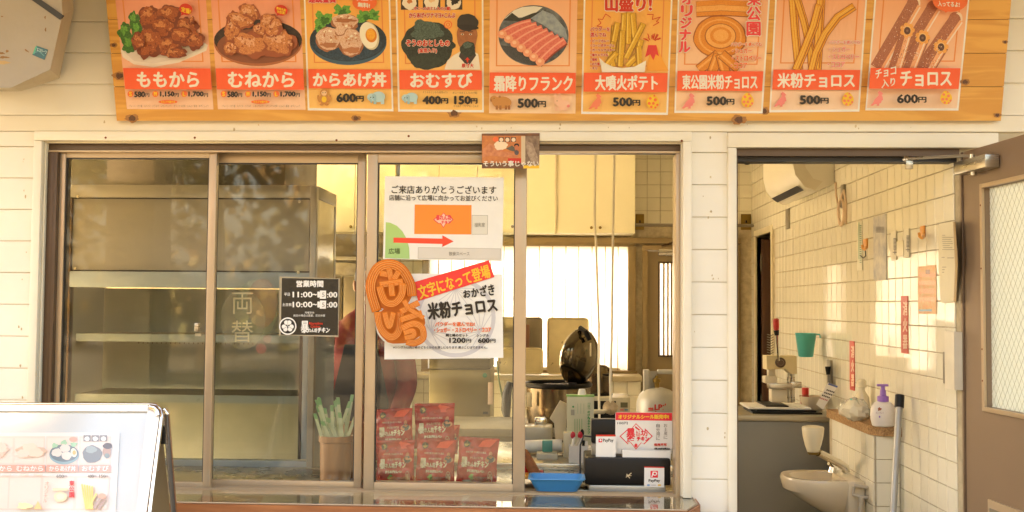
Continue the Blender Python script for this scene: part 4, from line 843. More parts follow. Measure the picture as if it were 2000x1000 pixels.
# inner doorway on the side wall
ind = empty('inner_door', (XR, (dy0+dy1)/2, 0), 'dark wooden inner door standing ajar in the doorway at the back right corner', 'door')
b = MB(); b.box(XR-.015, XR+.1, dy0-.045, dy0, 0, sdz+.045, M_ivory, .003).box(XR-.015, XR+.1, dy0+.001, dy1+.04, sdz, sdz+.045, M_ivory, .003).box(XR-.015, XR+.1, dy1, dy1+.04, 0, sdz-.001, M_ivory, .003); b.build('door_frame', ind)
M_dw = wood('dark_door_wood', (.12, .05, .02), (.07, .028, .012), (8, 8, 1))
b = MB(); b.box(XR+.03, XR+.5, dy1-.06, dy1-.02, .01, sdz-.02, M_dw, .003); b.build('door_panel', ind)
b = MB(); z = PX(1487, 512, XR).z; b.box(XR+.022, XR+.029, dy1-.055, dy1-.02, z-.06, z+.06, M_steelm); b.box(XR+.022, XR+.029, dy1-.055, dy1-.02, z-1.1, z-.98, M_steelm); b.build('hinge', ind, kind='stuff')
MB().box(XR+.1, XR+2, 2, 6, 0, .02, M_grout).box(XR+2, XR+2.1, 2, 6, 0, 2.8, M_dw).box(XR+.1, XR+2, 6, 6.1, 0, 2.8, M_dw).box(XR+.1, XR+2, 1.9, 2, 0, 2.8, M_dw).box(XR+.1, XR+2, 2, 6, 2.7, 2.8, M_dw).build('inner_room', kind='structure')

# ---------------------------------------------------------------- wall cupboards
YC = 7.9
czb, czt = PY(1100, 455, YC).z, ZC-.002
def cupboard(pxs, label, knobs):
    X = [PY(p, 400, YC).x for p in pxs]
    c = empty('wall_cupboard', ((X[0]+X[-1])/2, YB-.2, czb), label, 'cupboard', 'cream wall cupboards under the kitchen ceiling')
    MB().box(X[0]+.002, X[-1]-.002, YC-D+.02, YB-.002, czb+.004, czt, M_cream).build('cupboard_case', c)
    for i, (a, b_) in enumerate(zip(X, X[1:])):
        o = MB().box(a+.0018, b_-.0018, YC-D, YC-D+.018, czb, czt, M_cream, .0015, 1).build('cupboard_door', c)
    for px, py in knobs:
        p = PY(px, py, YC); k = MB().lathe((p.x, YC-D, p.z), [(.005, 0), (.005, -.010), (.011, -.014), (.011, -.022), (.006, -.025), (0, -.025)], M_brass, 12, 'Y'); k.build('knob', c)
cupboard([780, 857, 932, 1008, 1086, 1163.5, 1241], 'long cream wall cupboard with six doors above the frosted window', [(849, 443), (864, 443), (1001, 443), (1016, 443), (1155, 445), (1172, 445)])
cupboard([540, 615, 693, 772], 'short cream wall cupboard with three doors behind the second pane', [(686, 443), (700, 443)])
MB().tube([(PY(1085, 400, YC-.05).x, YC-D-.012, czt), (PY(1085, 400, YC-.05).x, YC-D-.012, czb-.01)], .006, M_ivory, 8).build('conduit_pipe', label='thin ivory conduit running down between two cupboard doors', cat='pipe')
# dark extractor hood upper left
b = MB(); x0, x1, z0, z1 = rect(60, 240, 557, 388, 5.2); b.box(x0, x1, 5.2-D, 5.9-D, z0, ZC-.003, mat('hood_metal', (.075, .065, .04), .5, .3), .004); b.build('extractor_hood', label='dark olive extractor hood hanging above the refrigerated showcase', cat='hood')
# brass switch plates
for px0, px1, lab, g_ in ((1447, 1467, 'brass switch plate on the tiles seen through the doorway', 0), (1241, 1258, 'brass switch plate beside the wall cupboard in the hatch', 0)):
    x0, x1, z0, z1 = rect(px0, 418, px1, 449, YDB-.01); s = empty('switch_plate', ((x0+x1)/2, YB-.007, z0), lab, 'switch')
    MB().box(x0, x1, YB-.014, YB-.0065, z0, z1, M_brass, .003).build('plate', s); xm, zm = (x0+x1)/2, (z0+z1)/2; MB().box(xm-.006, xm+.006, YB-.03, YB-.015, zm-.008, zm+.012, M_blackp, .002).build('toggle', s)
p = PY(1461, 313, YDB-.1); MB().ball((p.x, YB-.06, p.z), .035, .035, .03, M_blackp).box(p.x-.02, p.x+.02, YB-.06, YB-.007, p.z, p.z+.03, M_blackp).build('ceiling_sensor', label='small black round sensor high in the back corner', cat='sensor')

# ---------------------------------------------------------------- air conditioner on the side wall
ac = empty('air_conditioner', (XR-.11, 2.6, 2.2), 'cream wall air conditioner above the sink, seen from below', 'air conditioner')
M_ac = mat('ac_shell', (.76, .72, .60), .38, 0, .05, 3)
ay0 = PX(1632, 330, XR).y; ay1 = ay0+.82; az0 = PX(1632, 360, XR).z; az1 = az0+.30
prof = [(0, 0), (-.10, -.035), (-.155, -.015), (-.205, .05), (-.22, .12), (-.22, .22), (-.205, .27), (-.17, .30), (0, .30)]
b = MB(); b.prism([(XR-.008+x, ay0, az0+z) for x, z in prof], (0, .82, 0), M_ac, True); b.build('ac_body', ac)
b = MB(); b.prism([(XR-.008+x*1.012-.0, ay0-.004, az0+z*1.0) for x, z in [(-.06, .015), (-.10, -.03), (-.152, -.012), (-.203, .05), (-.218, .12), (-.218, .22), (-.203, .268), (-.168, .296), (-.14, .296), (-.165, .2), (-.15, .09), (-.11, .03)]], (0, .0035, 0), mat('ac_side', (.70, .64, .50), .4)); b.build('ac_end_cap', ac)
for a, z in ((-.112, -.026), (-.165, .004)):
    b = MB(); b.add([(XR-.008+a-.018, ay0+.06, az0+z-.006), (XR-.008+a+.018, ay0+.06, az0+z-.012 if a > -.13 else az0+z-.03), (XR-.008+a+.018, ay0+.76, az0+z-.012 if a > -.13 else az0+z-.03), (XR-.008+a-.018, ay0+.76, az0+z-.006)], [(0, 1, 2, 3)], M_black if a < -.13 else M_ac); b.build('air_louvre', ac)
b = MB(); b.lathe((XR-.06, ay0-.001, az0+.20), [(.022, 0), (.022, -.004), (.010, -.005), (.010, -.003), (0, -.003)], M_steelm, 16, 'Y'); b.build('screw_cap', ac)
# coiled cord
M_cord = mat('pale_cord', (.70, .52, .36), .6)
def sp(px, py, off=0): p = PX(px, py, XR-off); return p
hk = empty('coiled_cord', sp(1647, 440, .03), 'coiled beige cord hanging from a metal hook below the air conditioner', 'cord')
pts = []
for k in range(44):
    a = k/44*2*pi*2.6; pts.append(sp(1643+7*cos(a)*(.8+.1*sin(k)), 412+24*sin(a)+k*.12, .02+.012*sin(a*.5)))
MB().tube(pts, .007, M_cord, 7).build('cord_loop', hk)
MB().tube([sp(1632, 357, .012), sp(1633, 380, .02), sp(1637, 400, .02), sp(1648, 372, .03), sp(1652, 395, .03), sp(1652, 438, .03)], .006, M_cord, 7).build('cord_end', hk)
a, b_ = sp(1649, 362), sp(1655, 405); MB().box(XR-.02, XR-.0065, min(a.y, b_.y), max(a.y, b_.y), b_.z, a.z, M_steelm, .002).build('hook_plate', hk)
# things stuck and hooked on the side wall
def on_wall(name, x0, y0, x1, y1, m, th=.004, off=.0065, bev=0, **k):
    a, b_, c_, d_ = PX(x0, (y0+y1)/2, XR-off), PX(x1, (y0+y1)/2, XR-off), PX((x0+x1)/2, y0, XR-off), PX((x0+x1)/2, y1, XR-off)
    return MB().box(XR-off-th, XR-off, a.y, b_.y, d_.z, c_.z, m, bev).build(name, **k)
wpl = lambda off: sheet_surf((XR-off, 0, 0), (-1, 0, 0))
M_gt = mat('green_strip', (.35, .55, .42), .4)
t_ = on_wall('wall_thermometer', 1537, 408, 1543, 447, M_steelm, .008, label='thin metal strip hook on the tiles below the air conditioner', cat='hook')
s = empty('thermometer_strip', sp(1680, 525), 'green and white thermometer strip left of the orange hook', 'thermometer')
on_wall('strip_board', 1675.5, 433, 1685, 528, mat('strip_white', (.70, .68, .52), .4), parent=s)
pr = Print(wpl(.0105), s, start=.0004).part('lettering')
for k in range(18): pr.rect(1679, 440+k*4.2, 1682.5, 441.8+k*4.2, ink((.08, .22, .12)))
pr.rect(1677, 434, 1678, 506, ink((.12, .35, .2))); pr.flush()
def hook(px, py, s, lab):
    h = empty('wall_hook', sp(px, py+12*s), lab, 'hook', 'orange plastic hooks on the tiles')
    M_h = mat('hook_orange', (.72, .30, .05), .35)
    on_wall('hook_plate', px-4*s, py-13*s, px+4*s, py+9*s, M_h, .008, bev=.003, parent=h)
    MB().tube([sp(px, py+4*s, .018), sp(px-1, py+9*s, .03), sp(px-4*s, py+11*s, .045), sp(px-8*s, py+8*s, .05), sp(px-9*s, py+1*s, .05)], .006, M_h, 7).build('hook_arm', h)
hook(1804, 454, 1, 'orange plastic hook right of the two number strips'); hook(1692, 478, .9, 'orange plastic hook with a wire, beside the thermometer strip')
MB().tube([sp(1690, 486, .03), sp(1691, 500, .02), sp(1686, 504, .02), sp(1680, 499, .02)], .003, M_black, 5).build('hook_wire', label='short dark wire dangling from the left orange hook', cat='wire')
d = empty('note_sheet', sp(1720, 550), 'crumpled blue grey note sheet taped on the tiles', 'note')
on_wall('paper_sheet', 1707, 421, 1732, 547, mat('blue_note', (.58, .55, .46), .5, 0, .3, 14, col2=(.30, .30, .32)), .003, parent=d)
pr = Print(wpl(.0096), d, start=.0004).part('printed_text')
for k in range(5): pr.rect(1711, 443+k*2.4, 1727, 444.3+k*2.4, K)
pr.flush()
for px0, lab in ((1742.5, 'left one of the two black numbered key strips'), (1768, 'right one of the two black numbered key strips')):
    s = empty('number_strip', sp(px0+5, 505), lab+' on the tiles', 'label strip', 'black and white number strips on the tiles')
    y0 = 452 if px0 < 1750 else 447; q = 1
    on_wall('strip_board', px0, y0, px0+10, y0+56, mat('strip_board_white', (.66, .62, .48), .4), .006, parent=s)
    pr = Print(wpl(.0125), s, start=.0004).part('lettering'); 
    for k in range(9): pr.rect(px0+2.5, y0+13+k*2.6, px0+8, y0+14.7+k*2.6, K)
    pr.rect(px0+1, y0+40, px0+9, y0+41.5, K); pr.rect(px0+4.5, y0+36, px0+5.7, y0+45, K); pr.flush()
s = on_wall('plastic_bag_scrap', 1753, 470, 1767, 500, mat('film_pale', (.72, .66, .46), .2), .006, label='pale film scrap taped between the two number strips', cat='film')
d = empty('notice_sheet', sp(1852, 600), 'long pale notice sheets hung beside the door jamb', 'notice')
M_np = mat('yellowed_paper', (.72, .66, .48), .5, 0, .06, 10)
a = [PX(1835, 437, XR-.010), PX(1864, 432, XR-.03), PX(1868, 520, XR-.03), PX(1864, 590, XR-.016), PX(1838, 592, XR-.010), PX(1834, 520, XR-.010)]
MB().prism(a, (-.0015, 0, 0), M_np).build('paper_sheet', d)
MB().prism([PX(1862, 433, XR-.035), PX(1866, 434, XR-.042), PX(1871, 510, XR-.042), PX(1868, 590, XR-.035), PX(1863, 588, XR-.032), PX(1866, 520, XR-.036)], (-.0012, 0, 0), mat('paper_edge', (.42, .28, .12), .5)).build('paper_edge', d)
pr = Print(wpl(.0325), d, start=.0006).part('printed_text'); GR = ink((.30, .24, .15))
for k, (x0, x1) in enumerate(((1840, 1846), (1840, 1862), (1840, 1858), (1840, 1860), (1841, 1861), (1841, 1855), (1842, 1860), (1840, 1864))): pr.rect(x0, 459+k*4, x1, 460+k*4, GR)
for y, x0, x1 in ((502, 1839, 1845), (503, 1850, 1863), (521, 1840, 1848), (526, 1840, 1845), (531, 1840, 1844)): pr.rect(x0, y, x1, y+1.4, GR)
pr.flush()
d = empty('orange_notice', sp(1811, 615), 'orange and cream printed notice stuck low beside the long sheets', 'notice')
on_wall('paper_sheet', 1793.5, 519, 1829, 613, mat('orange_notice_print', (.78, .38, .18), .45, 0, .1, 40, col2=(.76, .56, .34)), .002, parent=d)
pr = Print(wpl(.0085), d, start=.0004).part('printed_text')
for k in range(4): pr.rect(1795, 532+k*16, 1828, 541+k*16, ink((.84, .30, .16), (.84, .52, .30), 150))
pr.rect(1794, 604, 1820, 608, ink((.15, .35, .50))); pr.rect(1808, 527, 1816, 535, ink((.35, .2, .15))); pr.flush()
for (x0, y0, x1, y1, lab) in ((1761, 578, 1774, 690, 'red fire extinguisher strip under the orange notice, the upper of the two'), (1660.5, 666, 1669.5, 762, 'red fire extinguisher strip above the soap shelf, the lower of the two')):
    s = empty('red_strip_sign', sp((x0+x1)/2, y1), lab, 'sign', 'red fire extinguisher strips on the tiles')
    on_wall('red_sheet', x0, y0, x1, y1, mat('strip_red', (.60, .06, .03), .4), .003, parent=s)
    pr = Print(wpl(.0095), s, start=.0004).part('lettering'); h = (y1-y0)
    for k, ch in enumerate('消火器'): pr.text(ch, x0+(x1-x0)*.2, y0+h*(.10+.29*k), x0+(x1-x0)*.85, y0+h*(.34+.29*k), ink((.80, .55, .40)), .4)
    pr.flush()
s = empty('wall_switch', sp(1852, 750), 'steel light switch plate with white rocker near the door jamb', 'switch')
on_wall('plate', 1845.5, 688, 1859, 750, M_steelm, .008, bev=.002, parent=s); on_wall('rocker', 1849, 712, 1855, 725, M_ivory, .006, .015, bev=.002, parent=s); on_wall('white_label', 1847, 734, 1857, 740, M_white, .002, .015, parent=s)
on_wall('wall_card', 1861, 648, 1880, 760, mat('white_card', (.70, .64, .50), .4), .03, .008, label='pale narrow card standing off the tiles by the door jamb', cat='card')

# ---------------------------------------------------------------- tiled ledge with chipboard top, below the red strip
lg = empty('tiled_ledge', (1.44, 1.5, 0), 'low tiled ledge with a rounded chipboard top beside the hand sink', 'ledge')
LX = XR-.115; ly0 = PX(1762, 840, XR).y; ly1 = PX(1620, 806, LX).y; lz = PX(1755, 836, XR-.03).z
MB().box(LX, XR-.0065, ly0+.006, ly1, .02, lz-.042, M_grout).build('ledge_core', lg)
M_chip = mat('chipboard', (.42, .24, .10), .7, 0, .5, 120, .3, 200, col2=(.20, .10, .035))
pts = [(XR-.007, ly0-.02), (LX+.03, ly0-.02), (LX-.015, ly0+.05), (LX-.015, ly1), (XR-.007, ly1)]
MB().prism([(x, y, lz-.04) for x, y in pts], (0, 0, .04), M_chip).build('chipboard_top', lg)
k = 0
for zi in range(10):
    z = lz-.041-(zi+1)*.1
    if z < .3: break
    y = ly0+.006
    while y+.1 < ly1+.02: 
        o = bpy.data.objects.new('tile', ts); COL.objects.link(o); o.parent = lg; o.location = Vector((LX, y, z))-WL[lg.name]; y += .1
    o = bpy.data.objects.new('tile', tb); COL.objects.link(o); o.parent = lg; o.location = Vector((LX+.004, ly0+.006, z))-WL[lg.name]
# ---------------------------------------------------------------- hand sink
M_por = mat('ivory_porcelain', (.66, .56, .40), .12, 0, .05, 3)
sk = empty('hand_sink', (1.2, .9, .7), 'small ivory corner hand sink mounted on the tiled ledge', 'sink')
zs = .83
def sink_ring(sx, sy, z, cx=1.225, cy_=.98, n=28):
    r = []
    for k in range(n):
        a = 2*pi*k/n; x = cos(a); y = sin(a)
        x = math.copysign(abs(x)**.8, x); y = math.copysign(abs(y)**.8, y); r.append(Vector((cx+x*sx, cy_+y*sy, z)))
    return r
rings = [sink_ring(.02, .02, zs-.115, 1.27), sink_ring(.08, .07, zs-.11, 1.25), sink_ring(.125, .11, zs-.06, 1.215), sink_ring(.135, .125, zs-.012, 1.205), sink_ring(.142, .13, zs, 1.205), sink_ring(.178, .165, zs+.002, 1.208), sink_ring(.186, .172, zs-.012, 1.21), sink_ring(.182, .168, zs-.055, 1.215), sink_ring(.15, .14, zs-.10, 1.25), sink_ring(.09, .09, zs-.16, 1.29), sink_ring(.05, .05, zs-.17, 1.31)]
rings = [[Vector((min(v.x, LX-.008), v.y, v.z)) for v in r] for r in rings]
n = 28; b = MB(); b.add([v for r in rings for v in r], [(i*n+k, i*n+(k+1) % n, (i+1)*n+(k+1) % n, (i+1)*n+k) for i in range(len(rings)-1) for k in range(n)] + [tuple(range(n)), tuple((len(rings)-1)*n+k for k in reversed(range(n)))], M_por, True)
b.build('basin', sk)
b = MB(); b.box(LX-.085, LX-.0065, 0.815, 1.14, zs-.15, zs+.004, M_por, .012); b.build('basin_back', sk)
MB().lathe((1.29, .98, .25), [(.05, 0), (.06, .3), (.075, .42)], M_por, 20).build('basin_pedestal', sk)
# tap with a tall cone lever
def tp(px, py, yd): return PY(px, py, yd)
t0 = tp(1653, 922, 5.0); t1 = tp(1640, 905, 5.0); t2 = tp(1598, 884, 4.93)
tap = empty('lever_tap', t0, 'chrome tap slanting up with a tall ivory cone lever over the sink', 'tap')
MB().tube([t0, tp(1652, 914, 5.0), t1, tp(1622, 896, 4.97), t2], [.017, .019, .019, .018, .017], M_chrome, 14).build('tap_spout', tap)
MB().tube([tp(1625, 923, 5.0), tp(1627, 912, 5.0)], [.02, .016], M_chrome, 12).tube([tp(1627, 913, 5.0), tp(1618, 905, 4.98)], .007, M_chrome, 8).build('tap_stem', tap)
c0 = tp(1588, 884, 4.93); s = 4.93/F
MB().lathe((c0.x, c0.y, c0.z), [(0, -.012), (.022, -.008), (.027, .0), (.028, .004)], M_brass, 20).build('lever_collar', tap)
MB().lathe((c0.x, c0.y, c0.z+.004), [(.026, 0), (.036, .03), (.045, .07), (.049, .105), (.047, .112), (.043, .113), (.03, .116), (0, .118)], M_ivory, 24).build('tap_lever', tap)
b = MB(); M_gp = mat('grey_plastic', (.50, .44, .34), .4)
q = [tp(x, y, 4.80) for x, y in ((1672, 950), (1669, 966), (1690, 971), (1694, 958))]
b.tube([tp(1668, 950, 4.82), tp(1666, 966, 4.82), tp(1688, 972, 4.8), tp(1698, 970, 4.8), tp(1700, 953, 4.8), tp(1668, 948, 4.82)], .008, M_gp, 8).tube([tp(1682, 972, 4.8), tp(1680, 994, 4.8), tp(1679, 1040, 4.8)], [.012, .010, .006], M_gp, 8)
b.build('hose_holder', label='grey loop shaped hose holder hooked on the sink side', cat='hose holder')
MB().tube([tp(1650, 975, 4.95), tp(1650, 1000, 4.95), tp(1660, 1050, 4.95)], .009, M_steelm, 8).build('supply_hose', sk)
# grey pole with a black cap
p0, p1 = PY(1742, 1040, 4.42), PX(1757, 780, XR-.055)
pl = empty('grey_pole', (p0.x, p0.y, 0), 'grey metal pole with black cap leaning on the tiled wall', 'pole')
dirp = (p1-p0); MB().tube([p0-dirp*.9, p0, p1], .0138, mat('pole_grey', (.34, .33, .30), .35, .4), 14).build('pole_shaft', pl)
MB().tube([p1-dirp.normalized()*.035, p1+dirp.normalized()*.018], .019, M_blackp, 14).build('black_cap', pl)

# ---------------------------------------------------------------- steel worktable and what stands on it
tx0, tz = PY(1425, 800, 5.62).x, 1.04
wt = empty('steel_worktable', (1.2, 2.3, 0), 'grey steel cabinet table behind the sink in the doorway', 'table')
yt0 = 5.60-D; yt1 = 6.15-D
MB().box(tx0, LX+.10-.0, yt0+.01, yt1, .02, tz-.031, mat('table_grey', '#7d796e', .45, .25, .06, 2), .004).build('table_cabinet', wt)
MB().box(tx0-.005, LX+.10, yt0, yt1, tz-.03, tz, mat('table_top_steel', '#a79c84', .35, .4), .004).build('table_top', wt)
yp = 5.8
def Y8(x, y, yd=yp): return PY(x, y, yd)
pm = empty('sealing_press', Y8(1525, 787), 'cream hand press with a red lever on the steel table', 'machine')
M_pc = mat('press_cream', (.64, .52, .28), .4); M_pw = mat('press_white', (.68, .60, .44), .4)
y0 = yp-D
pts = [Y8(x, y) for x, y in ((1493.5, 694), (1552, 694.5), (1552.5, 729), (1541, 729), (1530, 719), (1519, 720), (1494, 721))]
MB().prism([(p.x, y0-.05, p.z) for p in pts], (0, .11, 0), M_pc).build('press_head', pm)
b = MB(); rbox(b, 1501, 721, 1514, 736, yp, .05, M_pw, .003); rbox(b, 1494, 735, 1518, 749, yp-.02, .08, M_pw, .004); b.build('press_plunger', pm)
b = MB(); rbox(b, 1504, 749, 1548, 760, yp-.03, .09, M_steel, .002); rbox(b, 1545, 746, 1566, 758, yp, .05, M_steel, .002); b.build('press_plate', pm)
b = MB(); rbox(b, 1507, 760, 1538, 786, yp, .08, M_pw, .004); b.build('press_base', pm)
for x in (1543, 1550): 
    a, b_ = Y8(x, 729), Y8(x, 787); MB().tube([(a.x, y0+.02, b_.z), (a.x, y0+.02, a.z)], .010, M_steel, 10).build('press_column', pm)
c_ = Y8(1520, 707); MB().lathe((c_.x, y0-.05, c_.z), [(.027, 0), (.027, -.012), (.016, -.014), (.014, -.02), (0, -.02)], M_alud, 18, 'Y').build('lever_hub', pm)
a, b_ = Y8(1521, 704, yp-.07), Y8(1517, 652, yp-.10); lv = MB().tube([a, b_], .006, M_chrome, 8).build('lever', pm)
MB().tube([Y8(1517, 655, yp-.10), Y8(1516, 645, yp-.10)], [.011, .015], M_blackp, 10).build('lever_ferrule', lv); MB().tube([Y8(1516, 645, yp-.10), Y8(1516, 638, yp-.10), Y8(1515.5, 624, yp-.105), Y8(1515, 622, yp-.105)], [.013, .016, .016, .008], mat('red_grip', (.45, .02, .015), .35), 12).build('lever_grip', lv)
sm_ = MB()
for k in range(9): 
    a = Y8(1506, 653+k*5, yp+.1); sm_.tube([(a.x-.022, yp-D+.1, a.z), (a.x, yp-D+.09, a.z-.006), (a.x+.012, yp-D+.1, a.z)], .003, M_steelm, 5)
sm_.build('whisk_rack', label='wire coil hanging behind the hand press', cat='rack')
# binders and papers
for i, (x0, y0_, x1, y1, m, lab) in enumerate(((1465, 797.5, 1600, 801, M_blackp, 'bottom black binder under the papers'), (1475, 793.8, 1590, 797.2, M_blackp, 'second black binder under the papers'), (1460, 787.5, 1582, 793, M_paper, 'stack of white papers on the black binders'), (1495, 784, 1540, 787.2, M_blackp, 'small black folder lying on the white papers'))):
    Z0 = tz+.0+[.0005, .0105, .0205, .0325][i]; Zt = [.009, .009, .011, .006][i]
    X0, X1 = PY(x0, 795, 5.75).x, PY(x1, 795, 5.75).x
    MB().box(X0, X1, 5.68-D+.02*i, 5.68-D+.02*i+.28, Z0, Z0+Zt, m, .002, 1).build('binder' if m is M_blackp else 'paper_stack', label=lab+' on the steel table', cat='binder' if m is M_blackp else 'papers')
cb_ = empty('spice_card', Y8(1600, 800, 5.66), 'tilted white card with dark text clipped beside the bowl', 'card')
p0c = Y8(1612, 775, 5.66); sv = sheet_surf(p0c, (0, -1, .0))
sheet('card_sheet', [(1617, 747), (1637, 754), (1607, 800), (1594, 790)], sv, .003, M_paper, cb_)
pr = Print(sv, cb_, start=.0035).part('lettering'); pr.quad([(1619, 748), (1636.5, 754), (1635, 757.5), (1617, 751)], ink((.10, .14, .35)))
for k, (a, b_) in enumerate(((0, .9), (.1, .8), (0, 1), (.1, .8))):
    for j in range(5): x = 1615-k*4.5+j*3.2; y = 760+k*5.2+j*1.1; pr.quad([(x, y), (x+2.4, y+.8), (x+1.2, y+3.4), (x-1.2, y+2.6)], K if k < 3 else ink((.55, .2, .2)))
pr.flush()
c_ = Y8(1588, 795, 5.95); MB().lathe((c_.x, c_.y, tz), [(.05, 0), (.055, .01), (.068, .055), (.072, .072), (.075, .074), (.068, .072), (.05, .02), (0, .012)], M_por, 24).build('bowl', label='ivory bowl behind the tilted card on the steel table', cat='bowl')
c_ = Y8(1573, 790, 6.0); bo = empty('sauce_bottle', (c_.x, c_.y, tz), 'small bottle with a bright red cap behind the bowl', 'bottle')
MB().lathe((c_.x, c_.y, tz), [(.026, 0), (.027, .05), (.02, .07), (.017, .08)], mat('red_liquid', (.40, .06, .03), .3), 16).build('bottle_body', bo); MB().lathe((c_.x, c_.y, tz+.08), [(.019, 0), (.019, .035), (0, .036)], mat('red_cap', (.62, .03, .02), .35), 16).build('bottle_cap', bo)
# teal cup on the wall, knife on its rail
c_ = Y8(1571, 697, 6.05); M_teal = mat('teal_plastic', (.06, .42, .38), .35, 0, .06)
cup = empty('teal_cup', (c_.x, c_.y, c_.z), 'teal plastic measuring cup hanging on the tiles', 'cup')
s = 6.05/F; MB().lathe((c_.x+.008, c_.y, c_.z), [(0, 0), (.036, 0), (.040, .004), (.058, .130), (.060, .132), (.057, .132), (.038, .008), (0, .006)], M_teal, 24).build('cup_body', cup)
MB().tube([(c_.x+.05, c_.y, c_.z+.125), (c_.x+.085, c_.y, c_.z+.125), (c_.x+.088, c_.y, c_.z+.105)], .005, M_teal, 7).build('cup_handle', cup)
kn = empty('kitchen_knife', sp(1620, 760, .03), 'black handled knife on a steel magnet rail beside the card', 'knife')
on_wall('magnet_rail', 1619.5, 703, 1626.5, 750, M_steelm, .014, bev=.002, parent=kn)
MB().tube([sp(1617, 716, .035), sp(1617.5, 732, .035)], [.016, .010], M_blackp, 10).build('knife_handle', kn); a, b_ = sp(1617, 732, .035), sp(1619, 757, .035); MB().box(XR-.036, XR-.034, min(a.y, b_.y)-.02, max(a.y, b_.y), b_.z, a.z, M_black).build('knife_blade', kn)
# soap, bag, spray bottle on the ledge
c_ = PY(1725, 832, 4.72)
so_ = empty('soap_bottle', (c_.x, c_.y, lz), 'white round soap bottle with a purple pump on the chipboard ledge', 'bottle')
MB().lathe((c_.x, c_.y, lz), [(.036, 0), (.046, .004), (.053, .03), (.054, .055), (.049, .085), (.036, .103), (.024, .108)], mat('soap_white', (.76, .70, .64), .3), 28, sx=1, sy=.7).build('bottle_body', so_)
M_pur = mat('purple_plastic', (.30, .14, .50), .35)
MB().lathe((c_.x, c_.y, lz+.107), [(.024, 0), (.024, .022), (.014, .026), (.012, .05), (.009, .05), (.009, .066)], M_pur, 18).box(c_.x-.026, c_.x+.022, c_.y-.009, c_.y+.009, lz+.172, lz+.182, M_pur, .003).build('pump_head', so_)
ssf = sheet_surf((0, c_.y-.045, 0), (0, -1, 0)); pr = Print(ssf, so_, start=.001).part('label_print')
pr.blob(1718, 799, 3.5, 3.2, ink((.35, .10, .05)), .3, 3, 16); pr.text('キレイキレイ', 1711, 804.5, 1726, 808.5, ink((.25, .1, .2)), 0); pr.ell(1718, 814, 1.6, 2.2, M_pur, 10); pr.flush()
bgp = PZ(1678, 822, lz); M_film = film('clear_bag', (.78, .76, .66), .42); M_film.node_tree.nodes['Principled BSDF'].inputs['Roughness'].default_value = .12
pb = empty('plastic_bag', (min(bgp.x, 1.44), bgp.y, lz), 'crumpled clear plastic bag on the ledge left of the soap', 'bag')
bc = Vector((min(bgp.x, 1.45), bgp.y+.05, lz+.045))
MB().ball(bc, .055, .10, .05, M_film, 20, .16, 3).ball(bc+Vector((-.01, .09, -.01)), .045, .08, .035, M_film, 16, .2, 8).build('bag_film', pb); MB().tube([bc+Vector((-.03, -.03, .05)), bc+Vector((.0, .02, .035)), bc+Vector((.02, .03, .04))], .004, M_teal, 6).build('teal_tie', pb)
c_ = PX(1683, 790, XR-.055); MB().lathe((c_.x, c_.y, lz), [(.035, 0), (.038, .02), (.034, .09), (.016, .12), (.014, .135), (.022, .137), (.022, .165), (.012, .175), (0, .175)], mat('clear_spray', (.70, .62, .44), .25), 18).build('spray_bottle', label='pale translucent spray bottle standing behind the plastic bag', cat='bottle')

# ================================================================== open door on the right
hx, hy = PY(1877, 600, D+.0).x, -.03
ang = radians(6.2)
dvx = Vector((sin(ang), -cos(ang), 0)); dn = Vector((-cos(ang), -sin(ang), 0))   # along the leaf towards us; the face we see
od = empty('open_door', (hx, hy, 0), 'brown steel door with wired glass standing open at the right edge', 'door')
def dsurf(px, py, off=0): return PP(px, py, Vector((hx, hy, 0))+dn*off, dn)
def along(px, py): return (dsurf(px, py)-Vector((hx, hy, 0))).dot(dvx)
L = .80; zt = dsurf(1882, 297).z
g0 = along(1926, 600); gz1 = dsurf(1930, 366).z; gz0 = dsurf(1930, 795).z; g1 = L-.10
def dbox(a0, a1, z0, z1, o0, o1, m, bev=0):
    """box in the door's own frame: a along the leaf, o off its face"""
    b = MB(); b.box(a0, a1, o0, o1, z0, z1, m, bev)
    R = Matrix((dvx, dn, Vector((0, 0, 1)))).transposed()
    b.v = [tuple(Vector((hx, hy, 0)) + R @ Vector(v)) for v in b.v]; return b
th = .036
b = dbox(0, g0, .02, zt, -th, 0, M_door)
for a in ((g1, L, .02, zt), (g0, g1, gz1, zt), (g0, g1, .02+.0, gz0)): c2 = dbox(*a, -th, 0, M_door); b.add(c2.v, c2.f, M_door)
b.build('door_leaf', od)
bd_ = MB()
for a0, a1, z0, z1 in ((g0-.016, g0, gz0-.016, gz1+.016), (g1, g1+.016, gz0-.016, gz1+.016), (g0, g1, gz1, gz1+.016), (g0, g1, gz0-.016, gz0)):
    c2 = dbox(a0, a1, z0, z1, 0.0005, .012, M_alu, .002); bd_.add(c2.v, c2.f, M_alu)
bd_.build('glazing_bead', od)
c2 = dbox(g0, g1, gz0, gz1, -.018, -.0178, M_wired); gp = MB(); R = Matrix((dvx, dn, Vector((0, 0, 1)))).transposed(); O = Vector((hx, hy, 0))
gp.add([O+R@Vector(v) for v in ((g0, -.018, gz0), (g1, -.018, gz0), (g1, -.018, gz1), (g0, -.018, gz1))], [(0, 1, 2, 3)], M_wired).build('wired_pane', od)
wr = MB(); M_wire = mat('wire_mesh', (.36, .30, .18), .4, .6); wy = gz0
step = .030; hgt = gz1-gz0; wid = g1-g0
